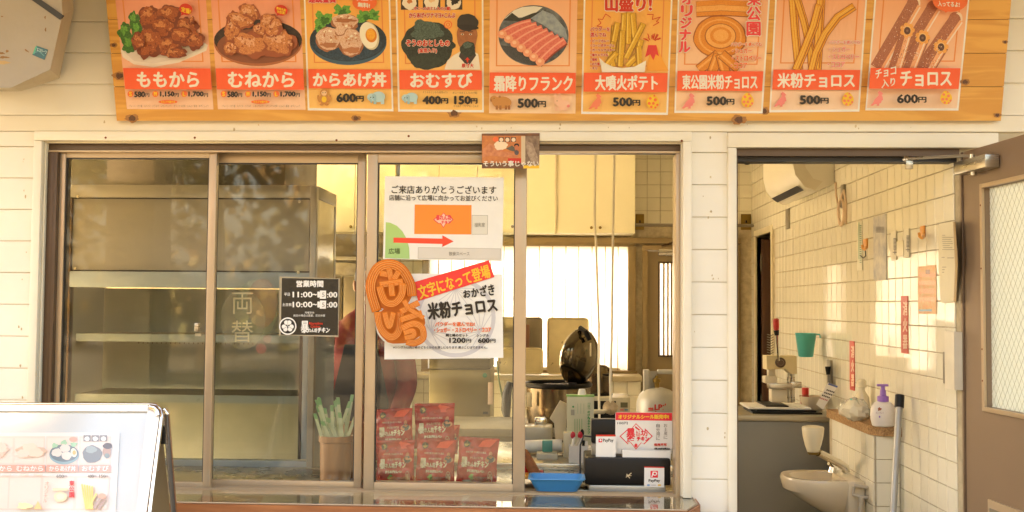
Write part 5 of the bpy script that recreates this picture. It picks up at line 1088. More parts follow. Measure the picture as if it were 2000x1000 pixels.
for s_ in (1, -1):
    k = -int(hgt/step)-2
    while k*step < wid+hgt:
        # a line a = k*step + t, z = gz0 + t*1.5 (or falling), clipped to the pane
        a0 = k*step; pts = []
        t0 = max(0, -a0); t1 = min(hgt/1.5, wid-a0)
        if t1 > t0:
            A, B = (g0+a0+t0, gz0+1.5*t0), (g0+a0+t1, gz0+1.5*t1)
            if s_ < 0: A, B = (A[0], gz0+gz1-A[1]), (B[0], gz0+gz1-B[1])
            wr.tube([O+R@Vector((A[0], -.0165, A[1])), O+R@Vector((B[0], -.0165, B[1]))], .00055, M_wire, 3, False, False)
        k += 1
wr.build('wire_grid', od, kind='stuff')
for z in (gz1-.06, (gz0+gz1)/2+.1, gz0+.09, gz0+.2):
    dd = dbox(g0-.011, g0-.005, z-.003, z+.003, .012, .0128, M_soil); dd.build('bead_screw', od)
# lower louvre panel of the door
b = dbox(g0+.012, L-.10, .25, dsurf(1935, 975).z, 0.0005, .010, M_alu, .002); b.build('louvre_frame', od)
b = dbox(g0+.03, L-.13, .28, dsurf(1935, 985).z-.01, .0102, .013, M_steelm, .001); b.build('louvre_panel', od)
MB().tube([(hx-.002, hy, .1), (hx-.002, hy, zt)], .005, M_alud, 8).build('hinge_edge', od)
# closer
a0 = along(1890, 330); 
zc1, zc0 = dsurf(1889, 318).z, dsurf(1889, 343).z
cb0 = dbox(a0+.0, a0+.23, zc0, zc1, .003, .055, M_steel, .004); dc = cb0.build('closer_body', od)
pc = PX(1769, 316, dx0+ (PY(1769, 316, D-.02).x-dx0)); pv = PY(1769, 312, D-.03)
br = MB(); br.box(pv.x-.004, pv.x+.022, -.045, -.0275, pv.z-.035, pv.z-.004, M_steel, .002).lathe((pv.x, -.035, pv.z-.004), [(.011, 0), (.013, .006), (.008, .016), (0, .018)], M_chrome, 14); br.build('arm_bracket', od)
pe = O+R@Vector((a0+.10, .035, zc1+.012))
MB().tube([(pv.x, -.035, pv.z+.003), tuple(pe)], .0055, M_steel, 8).tube([(pe.x, pe.y, pe.z+.004), (pe.x, pe.y, zc1)], .010, M_steel, 10).build('closer_arm', od)
MB().tube([tuple(O+R@Vector((a0+.10, .03, zc0))), tuple(O+R@Vector((a0+.10, .03, zc0-.012)))], .012, M_steel, 10).build('closer_spindle', od)
df = MB(); df.box(dx0+.0008, dx0+.008, 0, W0, 0, dz1-.03, M_alud); df.box(dx0+.0008, dx1+.03, .002, W0, dz1-.028, dz1-.001, M_alud); df.box(dx0+.009, dx1+.03, .03, .10, dz1-.045, dz1-.0285, M_black); df.box(dx1-.002, dx1+.018, -.028, -.001, 0, dz1-.046, M_door)
df.build('steel_door_frame', od)
# ================================================================== kitchen goods behind the panes
# refrigerated showcase behind the first two panes
YS = 4.62
rs = empty('refrigerated_showcase', PY(370, 900, YS), 'tall steel refrigerated showcase standing behind the first two panes', 'showcase')
M_sc = mat('showcase_steel', '#928e86', .36, .35, .1, 2, stretch=(1, 1, 3)); M_scp = mat('showcase_panel', '#86827a', .4, .1, .08, 1.5)
M_scl = mat('showcase_white', (.25, .30, .33), .4)
x0, x1, zb0, zt0 = rect(122, 940, 612, 361, YS); ys = YS-D; yd_ = .43
xL = x0
b = MB(); rbox(b, 122, 361, 612, 386, YS, yd_, M_sc, .004); b.build('top_rail', rs)
b = MB(); rbox(b, 136, 389, 604, 528, YS+.012, .02, M_scp); b.build('upper_panel', rs)
b = MB(); rbox(b, 136, 386.5, 604, 389, YS+.010, .02, M_black); b.build('panel_gap', rs)
b = MB(); rbox(b, 134, 531, 604, 562, YS+.0, .03, M_scl, .003); b.build('middle_rail', rs)
b = MB(); rbox(b, 136, 528.2, 604, 530.8, YS+.010, .02, M_black); b.build('panel_gap', rs)
b = MB(); rbox(b, 122, 386, 134, 945, YS, .04, M_alud, .003); b.build('corner_post', rs)
b = MB(); rbox(b, 602, 363, 614, 945, YS-.003, .04, M_sc, .003); b.build('corner_post', rs)
b = MB(); rbox(b, 136, 898, 601, 920, YS, .05, M_scl, .003); rbox(b, 134, 920.5, 601, 945, YS, .05, M_scp, .003); b.build('bottom_rail', rs)
X0, X1 = PY(134, 700, YS).x, PY(602, 700, YS).x; Zl, Zh = PY(370, 898, YS).z, PY(370, 562, YS).z
b = MB(); b.box(xL, PY(612, 700, YS).x-.007, ys+yd_-.02, ys+yd_, Zl-.2, Zh, mat('showcase_inside', (.30, .32, .30), .5)); b.build('back_liner', rs)
for py in (654, 772):
    b = MB(); z = PY(370, py, YS+.05).z; b.box(X0+.01, X1-.05, ys+.05, ys+yd_-.03, z-.004, z, M_steelm); b.box(X0+.01, X1-.05, ys+.045, ys+.049, z-.032, z+.002, mat('shelf_lip', (.24, .28, .29), .3)); sh = b.build('wire_shelf', rs)
    if py == 654:
        pt = MB()
        for k in range(26): xx = PY(262+k*9, 700, YS).x; pt.box(xx, xx+.003, ys+.043, ys+.0445, z-.040, z-.033, M_alud)
        pt.build('price_rail_ticks', sh, kind='stuff')
b = MB(); rbox(b, 584, 564, 589, 897, YS+.004, .02, M_black); rbox(b, 590, 564, 601, 897, YS+.0, .03, M_scl, .003); b.build('door_stile', rs)
b = MB(); b.add([(X0, ys+.015, Zl), (X1-.03, ys+.015, Zl), (X1-.03, ys+.015, Zh), (X0, ys+.015, Zh)], [(0, 1, 2, 3)], M_pane); b.build('glass_door', rs)
# its right side: glass framed in steel
xs = PY(614, 600, YS).x; zz = lambda py: PY(612, py, YS).z
b = MB(); b.box(xs-.006, xs, ys+.045, ys+yd_, zz(386), zz(361), M_sc, .002).box(xs-.006, xs, ys+yd_-.03, ys+yd_, zz(540), zz(387), M_sc).box(xs-.006, xs, ys+.045, ys+yd_, zz(560), zz(541), M_sc).box(xs-.006, xs, ys+.045, ys+yd_, zz(945), zz(561), M_scl); b.build('side_frame', rs)
b = MB(); b.add([(xs-.003, ys+.045, zz(540)), (xs-.003, ys+yd_-.03, zz(540)), (xs-.003, ys+yd_-.03, zz(387)), (xs-.003, ys+.045, zz(387))], [(0, 1, 2, 3)], mat('side_panel_cream', (.62, .54, .36), .15)); b.build('side_panel', rs)
MB().box(xL, xL+.006, ys+.045, ys+yd_, zz(945), zz(362)-.01, M_scp).build('left_panel', rs)
MB().box(xL, xs-.007, ys+.045, ys+yd_, zz(361)-.006, zz(361), M_sc).build('top_panel', rs)
sg = MB(); 
for px, py in ((152, 384), (147, 524), (585, 394), (583, 532)): p = PY(px, py, YS); sg.lathe((p.x, ys-.001, p.z), [(.007, 0), (.006, -.003), (0, -.004)], M_steel, 8, 'Y')
sg.build('screw_heads', rs, kind='stuff')
# low bench inside the window that carries the bags, cup and till
zi = SILL-.004
ib = empty('inner_bench', (-.4, .35, 0), 'stainless bench behind the sliding window', 'bench')
MB().box(-1.85, PY(1330, 900, D+.2).x, .145, .62, zi-.03, zi, M_steel, .004).build('bench_top', ib)
MB().box(-1.83, PY(1330, 900, D+.2).x-.02, .17, .60, .02, zi-.031, M_steelm).build('bench_body', ib)
# bamboo cup with straws and cutlery sleeves
cu = PY(655, 940, D+.24); cz_ = zi; M_bam = wood('bamboo', (.27, .13, .05), (.20, .09, .035), (10, 10, 1.2))
bc_ = empty('bamboo_cup', (cu.x, cu.y, cz_), 'bamboo cup of green tipped cutlery sleeves behind the second pane', 'cup')
MB().lathe((cu.x, cu.y, cz_), [(.0, 0), (.060, 0), (.062, .09), (.063, .158), (.068, .16), (.068, .184), (.060, .184), (.058, .10), (0, .10)], M_bam, 24).build('cup_body', bc_)
rd = random.Random(4); M_slv = film('clear_sleeve_film', (.52, .56, .36), .75); M_grn = mat('green_print', (.16, .32, .14), .5)
for k in range(24):
    a = rd.uniform(-.46, .38); b_ = rd.uniform(-.25, .25); h = rd.uniform(.14, .25); x = cu.x+rd.uniform(-.04, .04); y = cu.y+rd.uniform(-.03, .03)
    d_ = Vector((sin(a), b_, 1)).normalized(); p = Vector((x, y, cz_+.10)); u = Vector((.0065, 0, 0))
    m_ = MB(); q = [p-u, p+u, p+d_*h+u, p+d_*h-u]; m_.add(q+[v+Vector((0, .004, 0)) for v in q], [(0, 1, 2, 3), (7, 6, 5, 4), (0, 4, 5, 1), (1, 5, 6, 2), (2, 6, 7, 3), (3, 7, 4, 0)], M_slv)
    o = m_.build('cutlery_sleeve', bc_)
    q = [p+d_*h*.88-u*1.05+Vector((0, -.001, 0)), p+d_*h*.88+u*1.05+Vector((0, -.001, 0)), p+d_*h+u*1.05+Vector((0, -.001, 0)), p+d_*h-u*1.05+Vector((0, -.001, 0))]
    m_ = MB(); m_.add(q, [(0, 1, 2, 3)], M_grn); m_.build('green_tip', o)
MB().lathe((cu.x+.05, cu.y+.14, cz_), [(.0, 0), (.05, 0), (.052, .22), (.047, .22), (.045, .05), (0, .05)], M_bam, 20).build('bamboo_cup', label='taller bamboo cup standing behind the cutlery sleeves', cat='cup')

# ---------------------------------------------------------------- red snack bags
M_bag = mat('bag_red', (.30, .004, .004), .24, 0, .5, 9, .5, 9, col2=(.50, .010, .006), coat=.15, spec=.3); M_bagp = ink((.74, .68, .52)); M_bagk = ink((.02, .018, .015))
def bag_surf(W, H, Tk, base, sd=0):
    def f(u, v, off):           # u,v 0..1 from the top left
        e = max(0, sin(pi*min(max((v-.07)/.93, 0), 1)))**.5 * max(0, 1-(2*u-1)**2)**.6
        pinch = 1-.05*sin(pi*v)
        return Vector((base[0]+(u-.5)*W*pinch, base[1]-Tk*.5*e-off+.006*sin(9*u+5*v+sd)+.0035*sin(23*u-17*v+2*sd)*(1-abs(2*v-1)*.4)+.003*sin(31*v+13*u*sd), base[2]+(1-v)*H))
    return f
def snack_bag(label, c, W=.142, H=.155, Tk=.05, sd=0):
    r = empty('snack_bag', (0, 0, 0), label, 'bag', 'red snack bags stacked behind the third pane')
    s = bag_surf(W, H, Tk, (0, 0, 0), sd); n, m_ = 18, 20; mb = MB(); vs = []; fs = []
    for j in range(m_+1):
        for i in range(n+1): vs.append(s(i/n, j/m_, 0))
    for j in range(m_+1):
        for i in range(n+1): p = s(i/n, j/m_, 0); vs.append(Vector((p.x, .002-(p.y)*.9, p.z)))
    q = (n+1)*(m_+1)
    for j in range(m_):
        for i in range(n):
            a = j*(n+1)+i; fs.append((a, a+1, a+n+2, a+n+1)); fs.append((q+a, q+a+n+1, q+a+n+2, q+a+1))
    mb.add(vs, fs, M_bag, True); mb.build('bag_film', r)
    pr = Print(s, r, .00004, .0022).part('bag_print')
    pr.poly([(.02, .62), (.30, .20), (.42, .20), (.06, .80)], ink((.25, .015, .015))); pr.poly([(.62, .03), (.96, .03), (.80, .20), (.50, .20)], ink((.70, .06, .03)))
    pr.blob(.22, .15, .085, .075, M_bagk, .08, 3); pr.blob(.22, .15, .06, .05, ink((.40, .30, .12)), .2, 4, 16)
    pr.blob(.62, .93, .26, .09, ink((.28, .07, .03), (.14, .03, .02), 300), .2, 5); pr.blob(.45, .90, .12, .07, ink((.36, .10, .04)), .2, 8); pr.blob(.38, .86, .06, .06, greenB, .3, 6, 16); pr.ell(.27, .97, .14, .03, ink((.30, .34, .26)), 16)
    pr.ell(.84, .85, .06, .13, ink((.66, .50, .36)), 16); pr.ell(.84, .85, .05, .115, M_bag, 16); pr.rect(.81, .78, .87, .92, ink((.55, .32, .2)))
    pr.ell(.84, .34, .045, .05, ink((.55, .22, .12)), 12); pr.ell(.84, .46, .13, .07, ink((.60, .26, .14)), 16); pr.ell(.84, .45, .09, .085, ink((.03, .05, .05)), 16)
    pr.part('lettering').text('地域で愛され続けた逸品', .20, .30, .72, .345, M_bagp, 0); pr.text('からあげ専門店', .32, .42, .66, .47, M_bagp, 0)
    pr.text('暴', .10, .44, .26, .66, M_bagp, .008); pr.text('れん坊', .27, .53, .50, .645, M_bagp, .004); pr.text('チキン', .51, .50, .80, .64, M_bagp, .008); pr.text('からあげせんべい', .26, .70, .70, .765, M_bagp, .004); pr.flush()
    return r
def bcopy(src, label):
    r = src.copy(); COL.objects.link(r); r['label'] = label
    for ch in list(src.children):
        k = ch.copy(); COL.objects.link(k); k.parent = r
    return r
b0 = snack_bag('red snack bag standing front left behind the third pane', None); b1_ = snack_bag('red snack bag standing front centre behind the third pane', None, sd=1.7)
def place(o, px, py, yd, w, tilt=0, rz=0, z=None, roll=0):
    p = PY(px, py, yd); o.location = (p.x, yd-D, p.z if z is None else z); k = w*yd/F/.142; o.scale = (k, 1, k); o.rotation_euler = (radians(tilt), radians(roll), radians(rz))
place(b0, 772, 944, D+.20, 76, -7, 0, roll=-1.5)
for lab, px, py, yd, w, t, rz in (('red snack bag standing front centre behind the third pane', 849, 943.5, D+.20, 77, -7, 3), ('red snack bag standing front right, beside bare bench', 930, 943.5, D+.20, 80, -6, -3),
    ('upper left red snack bag with strong shine on its film', 771, 880, D+.29, 74, -5, 2), ('upper right red snack bag, tallest of the stack', 849, 876, D+.31, 80, -4, -2),
    ('red snack bag half hidden between upper right and front right bags', 868, 886, D+.40, 52, -5, 10), ('red snack bag at the far left, mostly hidden by its neighbours', 757, 900, D+.38, 66, -3, -8)):
    o_ = b1_ if 'front centre' in lab else bcopy(b1_ if px in (930, 771, 868) else b0, lab); place(o_, px, py, yd, w, t, rz, roll={849: 1.5, 930: 2.5, 771: -3, 868: 7, 757: -6}.get(px, 0)-(3 if yd > D+.3 else 0))
# ---------------------------------------------------------------- till corner in the open hatch
def W3(px, py, yd): return PY(px, py, yd)
YT = D+.12
tl = empty('cash_drawer', W3(1227, 962, YT), 'black cash drawer with silver base strip at the right of the hatch', 'cash drawer')
b = MB(); x0, x1, z0, z1 = rect(1142, 895, 1310, 948, YT); b.box(x0, x1, YT-D, YT-D+.22, z0, z1+.0, M_blackp, .008); b.build('drawer_body', tl)
b = MB(); rbox(b, 1150, 948.5, 1300, 965, YT+.004, .2, mat('silver_strip', '#a8a9a4', .35, .6), .003); b.build('drawer_base', tl)
pr = Print(sheet_surf((0, YT-D, 0), (0, -1, 0)), tl, start=.0006).part('star_logo'); pr.line([(1223, 932), (1233, 924)], 1.6, M_steel); pr.line([(1224, 926), (1230, 934)], 1.6, M_steel); pr.line([(1223, 929), (1233, 929)], 1.2, M_steel); pr.flush()
st = empty('payment_sticker', W3(1278, 951, YT), 'small white PayPay sticker with red mark on the cash drawer front'.replace('PayPay ', 'payment '), 'sticker')
sf = sheet_surf((0, YT-D-.0008, 0), (0, -1, 0)); sheet('sticker_sheet', [(1258.5, 911), (1297.5, 912), (1297, 952), (1258, 951)], sf, .001, M_paper, st)
pr = Print(sf, st, start=.0012).part('printed_mark'); pr.quad([(1258.5, 911), (1297.5, 912), (1297.4, 914), (1258.4, 913.4)], R_); RP = ink((.80, .03, .05)); pr.rect(1270.5, 919.5, 1285, 933, RP); pr.ell(1279, 925, 4.5, 4, WH, 16); pr.ell(1279, 925, 2.6, 2.2, RP, 12); pr.quad([(1275, 921), (1277, 921), (1274, 932), (1272, 932)], WH)
pr.part('lettering').text('PayPay', 1267, 936, 1289, 942.5, K, .25); pr.rect(1264, 946, 1269, 949, ink((.15, .35, .6))); pr.rect(1285, 946, 1291, 949, YL); pr.rect(1272, 947, 1281, 948, ink((.4, .38, .34))); pr.flush()
# printer / terminal behind
te = empty('receipt_terminal', W3(1178, 900, YT+.1), 'upright black receipt terminal with grey foot behind the payment card', 'terminal')
b = MB(); rbox(b, 1155, 819, 1212, 866, YT+.07, .05, M_blackp, .006); b.build('terminal_head', te)
b = MB(); rbox(b, 1155, 866.5, 1212, 899, YT+.075, .05, mat('terminal_grey', '#8c887c', .4, .3), .004); b.build('terminal_foot', te)
p0 = W3(1155, 853, YT+.06); MB().tube([p0, p0+Vector((-.03, -.01, .004)), p0+Vector((-.043, -.02, -.03)), W3(1133, 892, YT+.05), W3(1133, 925, YT+.05), W3(1140, 942, YT+.03)], .0035, M_black, 6).build('power_cable', label='black power cable arching down from the terminal', cat='cable')
pc_ = empty('payment_card', W3(1182, 905, YT), 'white payment card with a red top edge standing on the drawer', 'card')
YQ = YT+.03; sf = sheet_surf((0, YQ-D, 0), (0, -1, 0)); sheet('card_sheet', [(1164, 849), (1202.5, 849), (1202, 906), (1163.5, 905)], sf, .002, M_paper, pc_)
pr = Print(sf, pc_, start=.0024).part('lettering'); pr.quad([(1164, 849), (1202.5, 849), (1202.4, 852.5), (1164, 852.5)], R_); pr.rect(1169, 857, 1176, 864, RP); pr.ell(1173, 860, 2, 2, WH, 8); pr.text('PayPay', 1178, 857, 1198, 864.5, K, .2); pr.rect(1172, 896.5, 1195, 897.3, ink((.5, .4, .3))); pr.rect(1168, 901.5, 1198, 902.3, ink((.5, .45, .4))); pr.flush()
# sticker sale card
YK = YT+.07; sk_ = empty('sticker_sale_card', W3(1256, 885, YK), 'white card with a red heading and red diamond emblem behind the paper tray', 'card')
sf = sheet_surf((0, YK-D, 0), (0, -1, 0)); sheet('card_sheet', [(1202, 805), (1313, 806), (1312.5, 886), (1201.5, 886)], sf, .002, M_paper, sk_)
pr = Print(sf, sk_, start=.0024).part('red_heading'); pr.quad([(1202.5, 805.5), (1312.7, 806.4), (1312.5, 822), (1202.5, 820.5)], RP)
pr.part('lettering').text('オリジナルシール販売中!', 1208, 810, 1306, 818, YL, .6); pr.text('100円', 1206, 824, 1226, 829, K, .1)
cx, cy = 1242, 852
for s, m in ((1, RP), (.92, pap)): pr.poly([(cx+a*s, cy+b*s) for a, b in ((-32, 0), (-16, -14), (-12, -11), (0, -25.5), (14, -12), (18, -15), (33, 0), (16, 16), (11, 13), (0, 26), (-11, 12), (-16, 16))], m)
pr.text('暴', cx-18, cy-15, cx-2, cy+6, RP, .9); pr.text('坊', cx+10, cy-13, cx+23, cy, RP, .5); pr.text('れん', cx, cy-11, cx+9, cy, RP, .2); pr.text('チキン', cx+2, cy+1, cx+25, cy+9, RP, .8); pr.text('ルー', cx-18, cy+5, cx-4, cy+12, RP, .4); pr.poly([(cx-1, cy-20), (cx+8, cy-13), (cx+6, cy-11), (cx-2, cy-17)], RP)
pr.ell(cx, cy+18, 3, 4, RP, 8)
pr.vtext('お土産に', 1300, 827, 858, 7, ink((.12, .1, .08)), 0); pr.vtext('自分用に', 1285, 827, 860, 7, ink((.12, .1, .08)), 0); pr.text('転売不可', 1278, 866, 1302, 871, R_, .5); pr.text('1枚100円(税込)', 1278, 874.5, 1308, 878.5, K, .4); pr.flush()
wt_ = MB(); x0, x1, z0, z1 = rect(1216, 880, 1310, 906, YT+.025); y = YT+.025-D
wt_.box(x0, x1, y, y+.003, z0, z1, M_paper).box(x0, x1, y+.003, y+.045, z0, z0+.003, M_paper).box(x0, x0+.003, y+.003, y+.045, z0+.003, z1, M_paper).box(x1-.003, x1, y+.003, y+.045, z0+.003, z1, M_paper)
wt_.build('paper_tray', label='open white paper tray on top of the cash drawer', cat='tray')
# blue coin tray
M_blue = mat('blue_plastic', (.03, .24, .52), .35, 0, .06); c = W3(1087, 959, D+.055)
def rring(sx, sy, z, r=.02, n=5):
    o = []
    for qx, qy, a0 in ((1, -1, -pi/2), (1, 1, 0), (-1, 1, pi/2), (-1, -1, pi)):
        for k in range(n): a = a0+pi/2*k/(n-1); o.append(Vector((c.x+qx*(sx-r)+r*cos(a), c.y+.04+qy*(sy-r)+r*sin(a), z)))
    return o
zt_ = SILL+.004; R5 = [rring(.078, .045, zt_), rring(.078, .045, zt_+.0005), rring(.102, .070, zt_+.046), rring(.108, .076, zt_+.048), rring(.107, .075, zt_+.051), rring(.100, .068, zt_+.050), rring(.074, .042, zt_+.004)]
n = 20; b = MB(); b.add([v for r in R5 for v in r], [(i*n+k, i*n+(k+1) % n, (i+1)*n+(k+1) % n, (i+1)*n+k) for i in range(6) for k in range(n)]+[tuple(range(n)), tuple(6*n+k for k in reversed(range(n)))], M_blue, False)
b.build('coin_tray', label='bright blue plastic coin tray in the open hatch', cat='tray')
# shallow wooden ledge, brown rolled churro sample and packets
b = MB(); rbox(b, 1018, 931, 1142, 937, D+.20, .10, M_pine, .002); b.build('wooden_ledge', label='thin pale wooden ledge behind the blue coin tray', cat='ledge')
M_roll = mat('brown_roll', (.26, .08, .02), .75, 0, .35, 60, .5, 150)
MB().tube([W3(1017, 877, D+.26), W3(1024, 884, D+.26), W3(1034, 903, D+.25), W3(1045, 925, D+.24), W3(1051, 936, D+.24)], [.010, .017, .020, .022, .016], M_roll, 12).build('brown_roll', label='long brown fried roll leaning at the middle window stile', cat='food')
b = MB(); rbox(b, 1016, 905, 1040, 935, D+.30, .02, M_bag, .004); b.build('red_packet', label='dark red packet behind the brown roll', cat='packet')
b = MB(); rbox(b, 1036, 918, 1062, 934, D+.32, .02, M_bag, .004); b.build('red_packet', label='small red packet right of the brown roll', cat='packet')
# pen holder, stamp, white box, paper roll, clear container, refill pack, folded paper
YB2 = D+.42
kt = empty('kitchen_worktop', (.3, 1.2, 0), 'stainless worktop behind the hatch', 'worktop')
zw = W3(1080, 913, YB2+.1).z
MB().box(PY(1000, 900, YB2).x-.5, PY(1335, 900, YB2).x, .63, 1.35, zw-.05, zw, M_steel, .005).build('worktop_top', kt); MB().box(PY(1000, 900, YB2).x-.48, PY(1335, 900, YB2).x-.02, .66, 1.33, .02, zw-.051, M_steelm).build('worktop_body', kt)
def onb(x0, y0, x1, y1, yd, dep, m, name, lab, cat, bev=.004, parent=None):
    b = MB(); rbox(b, x0, y0, x1, y1, yd, dep, m, bev); return b.build(name, parent, label=lab, cat=cat)
ph = empty('pen_holder', W3(1130, 914, YB2+.24), 'white square pen holder with pens and red scissors', 'pen holder')
b = MB(); x0, x1, z0, z1 = rect(1111, 871, 1150, 914, YB2+.24); y = YB2+.24-D; b.box(x0, x1, y, y+.004, z0, z1, M_white, .001, 1).box(x0, x1, y+.05, y+.054, z0, z1, M_white).box(x0, x0+.004, y+.004, y+.05, z0, z1, M_white).box(x1-.004, x1, y+.004, y+.05, z0, z1, M_white).box(x0+.004, x1-.004, y+.004, y+.05, z0, z0+.004, M_white); b.build('holder_box', ph)
for (a, b_, m) in (((1122, 880), (1134, 850), M_pw), ((1128, 880), (1137, 856), M_white), ((1139, 880), (1140, 860), M_blackp), ((1117, 880), (1121, 852), M_white), ((1144, 880), (1146, 862), M_white)):
    MB().tube([W3(*a, YB2+.26), W3(*b_, YB2+.26)], .006, m, 7).build('pen', ph)
for px, py in ((1119, 850), (1133, 850)): MB().ball(W3(px, py, YB2+.26), .011, .008, .016, mat('red_handle', (.60, .02, .04), .3)).build('scissor_handle', ph)
MB().ball(W3(1137, 846, YB2+.27), .009, .009, .018, M_blackp).build('pen_cap', ph)
onb(1059, 861, 1079, 883, YB2+.35, .05, mat('teal_block', (.08, .30, .25), .4), 'stamp_block', 'small teal block on the flat white case', 'stamp')
onb(1048, 886, 1089, 905, YB2+.33, .08, mat('case_white', (.58, .54, .42), .35), 'stamp_case', 'flat whitish case under the teal block', 'case')
a, b_ = W3(1008, 873, YB2+.5), W3(1098, 870, YB2+.5); MB().tube([a, b_], .029, M_paper, 16).build('paper_roll', label='white paper roll lying behind the teal block', cat='roll')
onb(1012, 834, 1079, 862, YB2+.62, .16, mat('clear_box', (.50, .48, .40), .2), 'food_container', 'cloudy plastic food container below the open rice cooker', 'container', .01)
cg = empty('refill_carton', W3(1133, 868, YB2+.45), 'tall pale carton with green print and white spout', 'carton')
yc = YB2+.45; b = MB(); rbox(b, 1107, 774, 1160, 870, yc, .06, mat('carton_pale', (.62, .60, .42), .4), .003); b.build('carton_body', cg); b = MB(); rbox(b, 1106, 772.2, 1161, 774.8, yc-.002, .064, mat('carton_green', (.22, .50, .12), .4)); b.build('carton_seam', cg)
c_ = W3(1137, 772, yc); MB().lathe((c_.x, c_.y+.03, c_.z), [(.02, 0), (.018, .012), (.014, .026), (0, .027)], M_white, 14).build('spout', cg)
sf = sheet_surf((0, yc-D, 0), (0, -1, 0)); pr = Print(sf, cg, start=.0006).part('lettering'); G1 = ink((.05, .30, .10)); G2 = ink((.30, .42, .24))
pr.vtext('のび~るキャップ', 1150, 802, 848, 4.6, G1, .3); pr.text('らくらく', 1148, 786, 1153, 800, G1, .1)
for k in range(4): pr.rect(1122+k*4.5, 818, 1123.6+k*4.5, 846, G2)
pr.rect(1115, 800, 1122, 811, ink((.32, .32, .26))); pr.ell(1119.5, 794.5, 2, 2, G1, 10)
for x in (1128, 1134, 1140): pr.rect(x, 788, x+.8, 808, G2)
pr.flush()
b = MB(); pts = [W3(x, y, YB2+.5) for x, y in ((1094, 783), (1108, 790), (1107, 812), (1104, 860), (1085, 860), (1082, 826), (1074, 818))]; b.prism(pts, (0, .04, 0), mat('paper_bag', (.60, .50, .34), .6, 0, .1, 10, .3, 30)); b.build('paper_bag', label='beige folded paper bag left of the pale carton', cat='bag')
onb(1100, 845, 1118, 895, YB2+.38, .05, M_ivory, 'cutlery_box', 'narrow ivory box behind the pen holder', 'box')
onb(1043, 816, 1068, 832, YB2+.75, .06, M_chrome, 'steel_canister', 'small shiny steel canister beside the open rice cooker', 'canister', .01)
# back counter, rice cookers, trays, microwave, gas cylinder
YR = 5.9
bct = empty('back_counter', (.1, 2.6, 0), 'low steel counter carrying the open rice cooker', 'counter')
zr = W3(1090, 836, YR).z; xr0, xr1 = W3(720, 800, YR).x, W3(1240, 800, YR).x
MB().box(xr0, xr1, YR-D-.08, YR-D+.55, zr-.04, zr, M_steelm, .004).build('counter_top', bct); MB().box(xr0+.02, xr1-.02, YR-D-.05, YR-D+.53, .02, zr-.041, mat('counter_body', '#6d6450', .5, .3)).build('counter_body', bct)
M_rc = mat('cooker_steel', '#7d6f58', .22, .85, .1, 3); M_lid = mat('lid_black', '#6a5f4c', .10, .9)
rc = empty('rice_cooker', W3(1090, 830, YR+.18), 'large steel rice cooker with its dark lid standing open', 'rice cooker')
c_ = W3(1090, 830, YR+.18); c_.z = zr; h = W3(1090, 752, YR+.18).z-zr; r = 62*(YR+.18)/F
MB().lathe(c_, [(r*.92, 0), (r*.98, .03), (r, h*.5), (r*1.0, h)], M_rc, 36).build('cooker_body', rc)
MB().lathe(c_, [(r*1.0, h-.012), (r*1.06, h-.004), (r*1.07, h+.008), (r*1.02, h+.018), (r*.98, h+.012), (r*.98, h-.10), (0, h-.10)], M_blackp, 36).build('cooker_rim', rc)
onb(1029, 767, 1039, 795, YR+.02, .02, mat('label_cream', (.66, .58, .40), .4), 'cooker_label', None, None, .002, rc); onb(1110, 748, 1127, 772, YR+.10, .06, M_blackp, 'hinge_block', None, None, .004, rc)
# the lid: a shallow dome standing on edge
lc = W3(1131, 697, YR+.25); s = (YR+.25)/F
lm = MB(); prof = [(0, -.075), (.06, -.071), (.115, -.05), (.145, -.02), (.152, -.004), (.152, .008), (.142, .014), (.10, .018), (0, .020)]
lm.lathe((0, 0, 0), prof, M_lid, 32)
lm.lathe((0, 0, 0), [(.03, .0205), (.125, .0195), (.135, .022), (.125, .026), (.03, .027), (.0, .027)], mat('lid_liner', '#6a6354', .15, .9), 32)
Rl = Matrix.Rotation(radians(14), 3, 'Y') @ Matrix.Rotation(radians(-28), 3, 'Z') @ Matrix.Rotation(radians(90), 3, 'Y')
Rl = Matrix.Rotation(radians(-38), 3, 'Z') @ Matrix.Rotation(radians(8), 3, 'Y') @ Matrix.Rotation(radians(-90), 3, 'Y')
lm.v = [tuple(lc + Rl @ Vector(v)*1.06) for v in lm.v]; lid = lm.build('cooker_lid', rc)
b = MB(); b.tube([tuple(lc + Rl @ Vector((.162*cos(k*pi/18), .162*sin(k*pi/18), .006))) for k in range(37)], .005, M_chrome, 6, False); b.build('lid_rim', lid)
b = MB(); rbox(b, 1152, 670, 1155, 696, YR+.12, .006, M_ivory); b.build('lid_sticker', lid)
MB().tube([W3(1133, 640, YR+.2), W3(1144, 648, YR+.16), W3(1152, 664, YR+.16)], .014, M_blackp, 8).build('lid_latch', lid)
YM = 7.0
r2 = empty('rice_cooker', W3(1168, 770, YM), 'smaller black lidded rice cooker behind the hanging cords', 'rice cooker')
c_ = W3(1166, 770, YM+.1); h = W3(1166, 735, YM+.1).z-c_.z
MB().lathe(c_, [(.085, 0), (.095, .01), (.10, h*.6), (.102, h)], mat('cooker_brown', '#5a4c3c', .25, .7), 28, sx=.95).build('cooker_body', r2)
MB().lathe(c_+Vector((0, 0, h)), [(.106, 0), (.108, .012), (.095, .05), (.06, .075), (.0, .083)], M_lid, 28, sx=.95).build('cooker_lid', r2)
MB().lathe(c_, [(.105, -.012), (.108, 0), (.10, .014)], M_blackp, 28, sx=.95).build('cooker_base', r2)
b = MB(); rbox(b, 1172, 730, 1193, 735, YM, .03, M_blackp, .004); b.build('cooker_handle', r2)
mw = empty('microwave', W3(1180, 830, YM-.1), 'white microwave under the smaller rice cooker', 'microwave')
